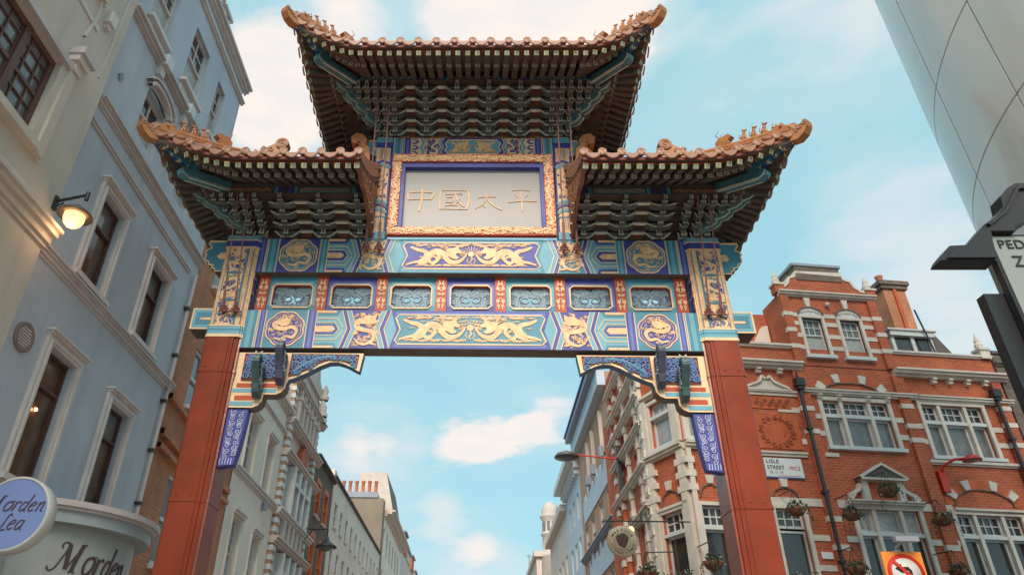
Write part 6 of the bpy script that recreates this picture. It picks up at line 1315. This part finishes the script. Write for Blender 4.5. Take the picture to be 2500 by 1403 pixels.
t = MB(); t.tube([LS(8.55, 12.2, -.3), LS(8.3, 14.1, -.3)], .03, 'dark_iron', 6); t.build('aerial_pole', co)
t = MB(); t.prism(LS.at(0, 0, -1.), [(2.2, 12.1), (3.2, 12.1), (3.2, 13.5), (3.0, 13.45)], -2, 0, 'white_render'); t.build('gable_return', co)
t = MB(); t.box(LS, 1.35, 1.75, 12.2, 12.75, -1.5, -.8, 'white_render'); t.box(LS, 1.3, 1.8, 12.75, 12.85, -1.6, -.7, 'lead'); t.build('parapet_block', co)
for u in (3.08, 9.60):
    t = MB(); t.tube([LS(u, 4.0, .20), LS(u, 10.72, .20)], .055, 'dark_iron', 8); t.box(LS, u-.14, u+.14, 10.7, 10.95, .12, .34, 'dark_iron'); t.box(LS, u-.1, u+.1, 10.6, 10.7, .13, .30, 'dark_iron'); t.tube([LS(u, 10.95, .2), LS(u, 11.2, .2)], .03, 'dark_iron', 6); dp = t.build('drainpipe', co)
    for z in (5.5, 7.4, 9.3): t = MB(); t.box(LS, u-.08, u+.08, z, z+.07, .1, .27, 'dark_iron'); t.build('pipe_collar', dp)
# street sign
def text(name, s, fr, u, v, size, m, parent, align='LEFT', ext=.004, width=None):
    c = bpy.data.curves.new(name, 'FONT'); c.body = s; c.size = size; c.align_x = align; c.extrude = ext; c.space_character = 1.08
    o = bpy.data.objects.new(name, c); COL.objects.link(o); bpy.context.view_layer.update()
    me = bpy.data.meshes.new_from_object(o.evaluated_get(bpy.context.evaluated_depsgraph_get())); COL.objects.unlink(o); bpy.data.objects.remove(o); bpy.data.curves.remove(c)
    me.materials.clear(); me.materials.append(M[m]); w_ = max(v_.co.x for v_ in me.vertices)-min(v_.co.x for v_ in me.vertices)
    k = width/w_ if width else 1
    mt = Matrix((fr.U, fr.V, fr.N)).transposed().to_4x4(); mt.translation = fr(u, v, ext)
    return inst(name, me, parent, mt @ Matrix.Diagonal((k, 1, 1, 1)))
ss = thing('street_name_sign', 'white street name sign in black and red capitals on the red brick front', 'street sign', LS(2.05, 7.82, .05))
t = MB(); t.box(LS, 1.49, 2.64, 7.84, 8.42, .03, .06, 'plate_white'); t.box(LS, 1.48, 2.65, 7.83, 7.86, .02, .065, 'royal_light'); t.build('plate', ss)
s7 = LS.at(0, 0, .062)
text('lettering', 'LISLE', s7, 1.55, 8.26, .16, 'sign_black', ss, width=.38); text('lettering', 'STREET', s7, 1.55, 8.08, .16, 'sign_black', ss, width=.52); text('lettering', 'WC2', s7, 2.22, 8.08, .16, 'sign_red', ss, width=.34)
text('lettering', '里 斯 街', s7, 1.6, 7.95, .11, 'trim_grey', ss, width=.42)
t = MB(); t.box(s7, 1.85, 2.55, 7.885, 7.90, 0, .003, 'sign_red'); t.build('red_line', ss)
t = MB(); t.box(LS, 2.62, 2.95, 5.62, 5.80, .02, .05, 'plate_white'); tag(t.build('small_wall_plate'), 'small blank white plate fixed to the red brick beside the dark drainpipe', 'plate')
# red wall lamp
rl = thing('red_wall_lamp', 'red street lamp with dish shade on a red wall bracket', 'street lamp', LS(6.9, 7.75, .1))
t = MB(); t.box(LS, 6.83, 7.05, 7.62, 8.25, .02, .14, 'lamp_red'); t.tube([LS(6.94, 8.2, .1), LS(6.97, 8.36, .25), LS(7.15, 8.48, .5), LS(7.38, 8.47, .7)], .04, 'lamp_red', 8); t.build('bracket', rl)
c = LS(7.52, 8.42, .75); t = MB(); t.lathe(c, [(.05, .14), (.10, .13), (.18, .09), (.25, .0), (.26, -.03), (.22, -.02)], 'lamp_red', 18); t.build('lamp_shade', rl); t = MB(); t.lathe(c, [(.21, -.02), (.15, -.06), (.001, -.07)], 'glass_grey', 14); t.build('lamp_glass', rl)
# hanging baskets
def basket(px, py, fr, d, label, r=.24, seed=0):
    u, v = fr.uv(px, py, d); c = fr(u, v, d); R = random.Random(seed)
    root = thing('hanging_basket', label, 'hanging basket', c+Vector((0, 0, .55)), 'hanging flower baskets on the red brick front')
    t = MB(); t.lathe(c, [(.02, -r*.75), (r*.6, -r*.6), (r*.92, -r*.2), (r, .03), (r*.95, .05), (.01, .05)], 'coir', 14); t.build('bowl', root)
    t = MB(); top = c+Vector((0, 0, .55))
    for k in range(3): q = k*2.1; t.tube([c+Vector((r*.95*math.cos(q), r*.95*math.sin(q), .04)), top], .008, 'dark_iron', 4)
    t.tube([top, fr(u, v, 0.02)+Vector((0, 0, .58))], .016, 'dark_iron', 5); t.build('chain', root)
    t = MB()
    for k in range(170):
        q = R.uniform(0, 6.28); rr = r*R.uniform(.2, 1.15); h = R.uniform(.02, .22)-max(0, rr-r*.8)*R.uniform(1, 4)
        p = c+Vector((rr*math.cos(q), rr*math.sin(q), h)); a = Vector((R.uniform(-1, 1), R.uniform(-1, 1), R.uniform(-1, 1))).normalized()*R.uniform(.03, .06); b = a.cross(Vector((R.uniform(-1, 1), R.uniform(-1, 1), R.uniform(-1, 1)))).normalized()*.025
        t.face([p-a, p+b, p+a, p-b], 'leaf' if R.random() < .85 else 'leaf_pale')
    for k in range(5):
        q = R.uniform(0, 6.28); pts = [c+Vector((r*math.cos(q), r*math.sin(q), .05)), c+Vector((r*1.3*math.cos(q), r*1.3*math.sin(q), -.08)), c+Vector((r*1.4*math.cos(q), r*1.4*math.sin(q), -.3-.2*R.random()))]
        for i in range(12):
            f = i/11; p = pts[0].lerp(pts[1], f*2) if f < .5 else pts[1].lerp(pts[2], f*2-1)
            a = Vector((R.uniform(-1, 1), R.uniform(-1, 1), -.5)).normalized()*.045; b = a.cross(Vector((0, R.uniform(-1, 1), 1))).normalized()*.02; t.face([p-a, p+b, p+a, p-b], 'leaf')
    tag(t.build('foliage', root), kind='stuff')
basket(1945, 1243, LS, .75, 'hanging basket beside the right gate column, above the single small-paned window', .25, 1)
basket(2080, 1255, LS, .75, 'hanging basket between the drainpipe and the white blank upper window', .24, 2)
basket(2168, 1198, LS, .75, 'hanging basket in front of the red niche under the small pediment', .26, 3)
basket(2302, 1268, LS, .75, 'hanging basket on the brick pier left of the rightmost window group', .24, 4)
basket(1742, 1374, LS, .9, 'hanging basket on the canted bay left of the right gate column', .26, 5)
basket(2092, 1388, LS, .8, 'low hanging basket just left of the orange traffic sign', .26, 6)
basket(1582, 1400, RF, .8, 'hanging basket at the bottom of the frame on the street return of the bay', .26, 7)
basket(2340, 1395, LS, .8, 'low hanging basket right of the orange traffic sign', .22, 8)
def planter(fr, u0, u1, z, label, seed):
    root = thing('window_box', label, 'window box', fr((u0+u1)/2, z, .2), 'planted window boxes along the first floor sills'); R = random.Random(seed)
    t = MB(); t.box(fr, u0, u1, z-.2, z, .02, .26, 'coir'); t.build('box', root); t = MB()
    for k in range(260):
        p = fr(R.uniform(u0, u1), z+R.uniform(0, .32)*R.random()+.02, R.uniform(.0, .32)); a = Vector((R.uniform(-1, 1), R.uniform(-1, 1), R.uniform(-.3, 1))).normalized()*R.uniform(.03, .07); b = a.cross(Vector((R.uniform(-1, 1), R.uniform(-1, 1), .3))).normalized()*.025
        t.face([p-a, p+b, p+a, p-b], R.choice(('leaf', 'leaf', 'leaf_pale', 'leaf_pale', 'flower' if k % 5 == 0 else 'leaf')))
    tag(t.build('foliage', root), kind='stuff')
planter(LS, 1.5, 2.5, 4.95, 'window box with pale leaves and orange flowers under the small-paned window by the column', 3); planter(AF, .3, LA-.2, 4.98, 'window box with grey green leaves on the canted bay', 4)
# darker neighbour
nb = thing('dark_brick_building', 'plain dark brown brick building at the right edge beyond the red brick front', 'building', LS(13, 0, -3))
t = MB(); wall(t, LS, 10.16, 24, 0, 12.35, [], 'brick_dark', d=.06); shell(t, LS.at(0, 0, .06), 10.16, 24, 12.35, 8, 'brick_dark', 'slate'); t.build('wall', nb)
cornice(nb, LS.at(0, 0, .06), 10.16, 24, 11.9, [(.08, .05), (.08, .1)], 'slate', 'string_course'); cornice(nb, LS.at(0, 0, .06), 10.16, 24, 12.35, [(.10, .06)], 'slate', 'coping')
# ---- buildings further up the street on the right
pb_ = thing('tan_brick_building', 'plain tan orange brick building with deep white gutter and pale blue stepped patches', 'building', (RX, 33, 0))
HW = [(30.4, 31.3, 8.9, 10.3), (32.6, 33.7, 8.9, 10.3), (35.2, 36.4, 8.9, 10.3), (37.4, 38.6, 8.9, 10.3), (31.0, 32.2, 5.6, 7.2), (34.0, 35.2, 5.6, 7.2), (37.0, 38.2, 5.6, 7.2)]
t = MB(); rwall(t, 29.52, 39.4, 0, 15.2, HW, 'brick_tan', .15); shell(t, RF, ru(39.4), ru(29.52), rz(15.2), 7, 'brick_tan', 'slate'); t.build('wall', pb_)
for a, b, c, e in HW: window(pb_, RF, ru(b), ru(a), rz(c), rz(e), -.12, 'white_paint', 'glass_grey', .07, rz((c+e)/2), 2, 1)
t = MB(); rbox(t, 29.4, 39.6, 14.5, 15.3, 0, .35, 'pale_blue'); rbox(t, 29.3, 39.7, 15.3, 15.6, 0, .62, 'lead'); rbox(t, 29.3, 39.7, 15.6, 15.68, 0, .7, 'royal'); t.build('gutter_box', pb_)
for z0, z1, Ys in ((10.5, 11.2, (29.6, 38.3)), (7.35, 7.95, (29.6, 37.5))):  # rows of thin pale blue slabs with stepped tops on the brick
    Y = Ys[0]; k = 0
    while Y < Ys[1]: h = (.55, .35, .75, .2)[k % 4]; t = MB(); rbox(t, Y, min(Y+.62, Ys[1]), z0, z1+h, 0, .06, 'pale_blue'); t.build('pale_blue_patch', pb_); Y += .64; k += 1
for Y in (31.0, 33.6, 35.4): t = MB(); rbox(t, Y, Y+.14, 12.2, 13.9, 0, .16, 'stone_pink'); rbox(t, Y-.12, Y+.26, 11.75, 12.2, 0, .26, 'lead'); t.build('vent_shaft', pb_)
t = MB(); y = 8.68
for h, p in ((.07, .10), (.09, .18), (.05, .25)): t.box(RF, ru(39.4), ru(29.5), rz(y), rz(y)+h, 0, p, 'lead'); y += h
t.build('string_course', pb_)
qb = thing('pale_cornice_building', 'pale grey blue building with dentilled cornice further along on the right', 'building', (RX, 42, 0))
HW = [(40.3+1.9*k, 41.2+1.9*k, z, z+1.4) for k in range(3) for z in (6.2, 9.0, 11.4)]
t = MB(); rwall(t, 39.42, 46.2, 0, 13.9, HW, 'pale_blue', .15); shell(t, RF, ru(46.2), ru(39.42), rz(13.9), 7, 'pale_blue', 'slate'); t.build('wall', qb)
for a, b, c, e in HW: window(qb, RF, ru(b), ru(a), rz(c), rz(e), -.12, 'white_paint', 'glass_grey', .07)
t = MB(); rbox(t, 39.4, 46.6, 13.9, 14.2, 0, .3, 'white_paint'); rbox(t, 39.4, 46.8, 14.2, 14.6, 0, .7, 'white_paint'); t.build('cornice', qb)
for k in range(11): t = MB(); rbox(t, 39.6+.62*k, 39.85+.62*k, 13.6, 13.9, 0, .26, 'white_paint'); t.build('dentil', qb)
ub_ = thing('cream_stone_terrace', 'cream stone building stepping away beyond the pale cornice on the right', 'building', (RX, 55, 0))
HW = [(47+2.2*k, 48+2.2*k, z, z+1.7) for k in range(5) for z in (6, 9)]
t = MB(); rwall(t, 46.22, 58, 0, 13.2, HW, 'stone_pink', .15); shell(t, RF, ru(58), ru(46.22), rz(13.2), 7, 'stone_pink', 'slate'); t.build('wall', ub_)
for a, b, c, e in HW: window(ub_, RF, ru(b), ru(a), rz(c), rz(e), -.12, 'white_paint', 'glass_grey', .07)
t = MB(); rbox(t, 46.2, 58.2, 13.2, 13.6, 0, .4, 'stone_pink'); rbox(t, 50, 52, 13.6, 14.6, -1.5, .1, 'stone_pink'); t.build('cornice', ub_)
dt = thing('domed_turret_building', 'distant cream building with a small domed round turret at the end of the street', 'building', (5.7, 58, 0))
tc_ = Vector((5.72, 58.4, 0)); t = MB(); t.lathe(tc_, [(.95, 9), (.95, 12.6), (1.05, 12.7), (.70, 12.9), (.66, 14.2), (.78, 14.3), (.78, 14.45), (.62, 14.5), (.62, 15.4), (.80, 15.65), (.84, 15.8), (.6, 15.85)], 'dome_pink', 18); t.build('turret', dt)
t = MB(); t.lathe(tc_, [(.64, 15.85), (.66, 16.15), (.56, 16.5), (.36, 16.78), (.12, 16.9), (.001, 16.95)], 'dome_pink', 18); t.build('dome', dt)
for k in range(10): q = k*math.pi/5; t = MB(); t.box(Frame(tc_+Vector((.63*math.cos(q), .63*math.sin(q), 0)), (-math.sin(q), math.cos(q), 0), (0, 0, 1)), -.1, .1, 14.6, 15.3, -.02, .03, 'glass_grey'); t.build('turret_window', dt)
t = MB(); t.box(Frame((0, 58, 0), (1, 0, 0)), 4.5, 12, 0, 12.6, -12, 0, 'stone_pink'); t.box(Frame((0, 58, 0), (1, 0, 0)), 4.3, 12, 12.6, 13.0, -12, .3, 'stone_pink'); t.build('wall', dt)
for k in range(5): t = MB(); t.box(Frame((0, 57.99, 0), (1, 0, 0)), 4.75+.32*k, 4.88+.32*k, 10.6, 12.3, 0, .12, 'trim_grey'); t.build('column_shaft', dt)
# far end of the street
eb = thing('far_end_building', 'low distant building closing the street with a striped chimney', 'building', (3, 95, 0))
t = MB(); t.box(Frame((0, 95, 0), (1, 0, 0)), -14, 16, 0, 13.0, -10, 0, 'white_render'); t.build('wall', eb)
t = MB(); 
for k in range(6): t.box(Frame((0, 94, 0), (1, 0, 0)), 7.0+.5*k, 7.5+.5*k, 13, 22.6 if False else 16, -1, 0, 'stone_pink' if k % 2 else 'brick_dark')
t.build('striped_stack', eb)
t = MB(); c = Ypt(1293, 1403, 70); t.tube([Vector((c.x, 70, 0)), Vector((c.x, 70, Ypt(1293, 1352, 70).z))], .06, 'lead', 6); t.tube([Vector((c.x-.25, 70, Ypt(1293, 1356, 70).z)), Vector((c.x+.25, 70, Ypt(1293, 1356, 70).z))], .04, 'lead', 5); tag(t.build('aerial_mast'), 'thin distant aerial mast against the sky at the end of the street', 'mast')
# street lamp on long arm
lh = Ypt(1383, 1112, 26); lw = Ypt(1500, 1120, 26); root = thing('long_arm_street_lamp', 'grey dish street lamp on a long red arm reaching over the street', 'street lamp', (RX-.1, 26, lw.z))
t = MB(); t.tube([lh+Vector((.35, 0, .05)), Vector((RX, 26, lw.z-.02))], .03, 'lamp_red', 6); t.build('arm', root)
t = MB(); t.lathe(lh, [(.001, .14), (.16, .14), (.38, .06), (.46, -.04), (.44, -.08), (.2, -.12), (.001, -.12)], 'lead_dk', 20); t.build('lamp_head', root); t = MB(); t.box(Frame(lh, (1, 0, 0)), -.06, .06, .14, .2, -.04, .04, 'lamp_red'); t.build('sensor', root)
t = MB(); t.box(Frame((RX-.1, 26, 0), (0, -1, 0), (0, 0, 1), (-1, 0, 0)), -.12, .12, lw.z-1.3, lw.z+.5, 0, .15, 'dark_iron'); t.build('wall_bracket', root)
# round hanging pub sign
c = Ypt(1520, 1320, 18.5); root = thing('round_shop_sign', 'round cream hanging shop sign with curved lettering and a dark centre on the right', 'sign', (RX, 18.5, c.z))
t = MB(); t.lathe(c, [(.001, 0), (.36, 0), (.38, .02), (.38, .07), (.36, .08), (.001, .08)], 'sign_cream', 26, 'Y'); dd = t.build('disc', root)
CF_ = Frame(c, (1, 0, 0), (0, 0, 1), (0, -1, 0))
t = MB(); t.prism(CF_, [(.15*math.cos(q)*(1+.15*math.sin(3*q)), .02+.17*math.sin(q)*(1+.1*math.cos(5*q))) for q in [k*math.pi/9 for k in range(18)]], 0, .008, 'letter_brown'); t.stroke(CF_, [(.2*math.cos(k*math.pi/12), .2*math.sin(k*math.pi/12)) for k in range(24)], .008, 0, .006, 'letter_brown', closed=True); t.build('emblem', dd)
for s, a0, step in (('WARDOUR', 150, -20), ('LITTLE ITALY', 200, 13)):
    for k, chh in enumerate(s):
        if chh == ' ': continue
        q = RAD(a0+step*k); up = 1 if step < 0 else -1
        ff = CF_.at(.275*math.cos(q), .275*math.sin(q), .004, q-math.pi/2 if up > 0 else q+math.pi/2); text('letter', chh, ff, -.03, -.035, .09, 'letter_brown', dd, ext=.003)
t = MB(); t.tube([c+Vector((-.42, .04, .50)), Vector((RX, c.y+.04, c.z+.5))], .018, 'dark_iron', 6)
for x in (-.2, .2): t.tube([c+Vector((x, .04, .33)), c+Vector((x, .04, .5))], .008, 'dark_iron', 4)
t.stroke(Frame(c+Vector((0, .04, 0)), (1, 0, 0)), smooth_path([(.5, .5), (.55, .7), (.65, .85), (.75, .8), (.72, .66)], 4), .03, -.01, .01, 'dark_iron'); t.build('bracket', root)
c2 = Ypt(1540, 1292, 18.7); t = MB(); t.lathe(c2, [(.001, .09), (.05, .08), (.09, .03), (.09, -.03), (.05, -.08), (.001, -.09)], 'globe_glass', 14); t.tube([c2+Vector((0, 0, .09)), c2+Vector((0, 0, .25))], .01, 'dark_iron', 5); tag(t.build('globe_lamp'), 'small warm glowing globe lamp beside the round hanging shop sign', 'lamp')
# ---- white clad curved building
tw = thing('white_clad_tower', 'tall curved building clad in glossy white panels at the upper right', 'building', (10.3, 4.5, 0))
cx_, cy_, RT = 10.33, 4.50, 5.0
rings = [0, 2.7, 4.15, 5.6, 7.08, 8.52, 11.4, 14.3, 17.2, 20.1, 23]
t = MB(); t.lathe((cx_, cy_, 0), [(RT-.03, 0), (RT-.03, 23)], 'lead', 64); t.lathe((cx_, cy_, 0), [(RT-.03, 22.9), (.01, 22.9)], 'lead', 64); t.build('backing_wall', tw)
for i in range(len(rings)-1):
    for k in range(24):
        a0 = RAD(7+15*k+.16); a1 = RAD(7+15*(k+1)-.16); z0, z1 = rings[i]+.014, rings[i+1]-.014; t = MB(); n = 6
        p = lambda a, z, r: Vector((cx_+r*math.cos(a), cy_+r*math.sin(a), z))
        if not (60 < (7+15*k) % 360 < 290): continue
        rows = [[p(a0+(a1-a0)*j/n, z0, RT-.03) for j in range(n+1)], [p(a0+(a1-a0)*j/n, z0, RT) for j in range(n+1)], [p(a0+(a1-a0)*j/n, z1, RT) for j in range(n+1)], [p(a0+(a1-a0)*j/n, z1, RT-.03) for j in range(n+1)]]
        for q in range(3): t.grid([rows[q][::-1], rows[q+1][::-1]], 'tower_white', smooth=(q == 1))
        for j in (0, n): t.face([rows[q][j] for q in range(4)], 'tower_white')
        t.build('wall_panel', tw)
# ---- pedestrian zone sign with lamp hoods
YS = 4.0
zs = thing('pedestrian_zone_sign', 'grey pedestrian zone sign in a dark frame under dark hooded sign lamps at right edge', 'sign', (4.2, YS, 0))
SP = Frame((0, YS, 0), (1, 0, 0), (0, 0, 1), (0, -1, 0))
Q = lambda x, y, d=0.: SP.uv(x, y, d)
a = Q(2405, 575)
t = MB(); t.box(SP, a[0], a[0]+.95, 3.0, a[1]+.01, -.05, -.0, 'sign_black'); t.box(SP, a[0]+.022, a[0]+.93, 3.02, a[1]-.012, 0, .006, 'sign_grey'); t.build('sign_plate', zs)
text('lettering', 'PEDESTRIAN', SP.at(0, 0, .006), Q(2437, 608)[0], Q(2437, 608)[1], .098, 'sign_black', zs); text('lettering', 'ZONE', SP.at(0, 0, .006), Q(2478, 655)[0], Q(2478, 652)[1], .12, 'sign_black', zs)
b = Q(2415, 705)
t = MB(); t.box(SP, b[0], b[0]+.14, 0, b[1], -.14, -.06, 'sign_black'); t.build('post', zs); t = MB(); t.box(SP, b[0]+.15, b[0]+.25, b[1], a[1]-.02, -.12, -.055, 'sign_grey'); t.build('back_channel', zs)
P_ = [Q(*q) for q in ((2285, 645), (2290, 632), (2308, 610), (2350, 608), (2365, 590), (2392, 558), (2420, 540), (2438, 515), (2432, 490), (2448, 470), (2468, 458), (2540, 458), (2540, 500), (2510, 540), (2465, 563), (2470, 573), (2408, 573), (2422, 645))]
t = MB(); t.prism(SP, P_, -.07, .05, 'sign_black'); lm = t.build('lamp_hood', zs)
t = MB(); t.prism(SP, [Q(*q) for q in ((2300, 642), (2316, 618), (2355, 616), (2372, 600), (2408, 600), (2418, 642))], .05, .07, 'sign_black'); t.stroke(SP, [Q(*q) for q in ((2400, 562), (2440, 530), (2455, 505), (2470, 472), (2540, 470))], .02, .05, .07, 'sign_black'); t.build('hood_ribs', lm)
# ---- no left turn sign
YN = 7.0; NF = Frame((0, YN, 0), (1, 0, 0), (0, 0, 1), (0, -1, 0)); q0, q1 = NF.uv(2145, 1345), NF.uv(2248, 1345); cu = (q0[0]+q1[0])/2+.005; hw = (q1[0]-q0[0])/2-.01; zt = q0[1]; cz = NF.uv(2200, 1403)[1]+.0
ns = thing('no_left_turn_sign', 'orange backed no left turn sign with red ring at the bottom right', 'traffic sign', (cu, YN, 0))
rr = hw*.90; cz = zt-rr*1.12
t = MB(); t.box(NF, cu-hw, cu+hw, cz-rr*1.35, zt, -.02, 0, 'sign_orange'); t.build('backing_plate', ns)
t = MB(); t.lathe(NF(cu, cz, 0), [(rr, 0), (rr, -.006), (.001, -.006)], 'sign_red', 40, 'Y'); t.build('red_ring', ns)
t = MB(); t.lathe(NF(cu, cz, 0), [(rr*.78, -.006), (rr*.78, -.009), (.001, -.009)], 'plate_white', 40, 'Y'); t.build('white_disc', ns)
t = MB(); f = NF.at(cu, cz, .009); t.stroke(f, [(.22*rr, -.6*rr), (.22*rr, .12*rr), (.12*rr, .22*rr), (-.25*rr, .22*rr)], .17*rr, 0, .003, 'sign_black'); t.prism(f, [(-.2*rr, .48*rr), (-.58*rr, .22*rr), (-.2*rr, -.04*rr)], 0, .004, 'sign_black'); t.build('left_arrow', ns)
t = MB(); t.stroke(f, [(-.60*rr, .60*rr), (.60*rr, -.60*rr)], .17*rr, 0, .012, 'sign_red'); t.build('red_bar', ns)
t = MB(); t.tube([(cu, YN+.06, 0), (cu, YN+.06, zt+.02)], .038, 'lead', 10); t.build('pole', ns)
c = NF(cu, zt, 0); t = MB(); t.tube([c+Vector((0, .06, 0)), c+Vector((.0, .05, .05)), c+Vector((.02, -.1, .09))], .012, 'lead', 6); t.box(Frame(c+Vector((.0, -.12, .08)), (1, 0, 0)), -.09, .12, -.015, .03, -.03, .03, 'lead'); t.build('sign_light', ns)
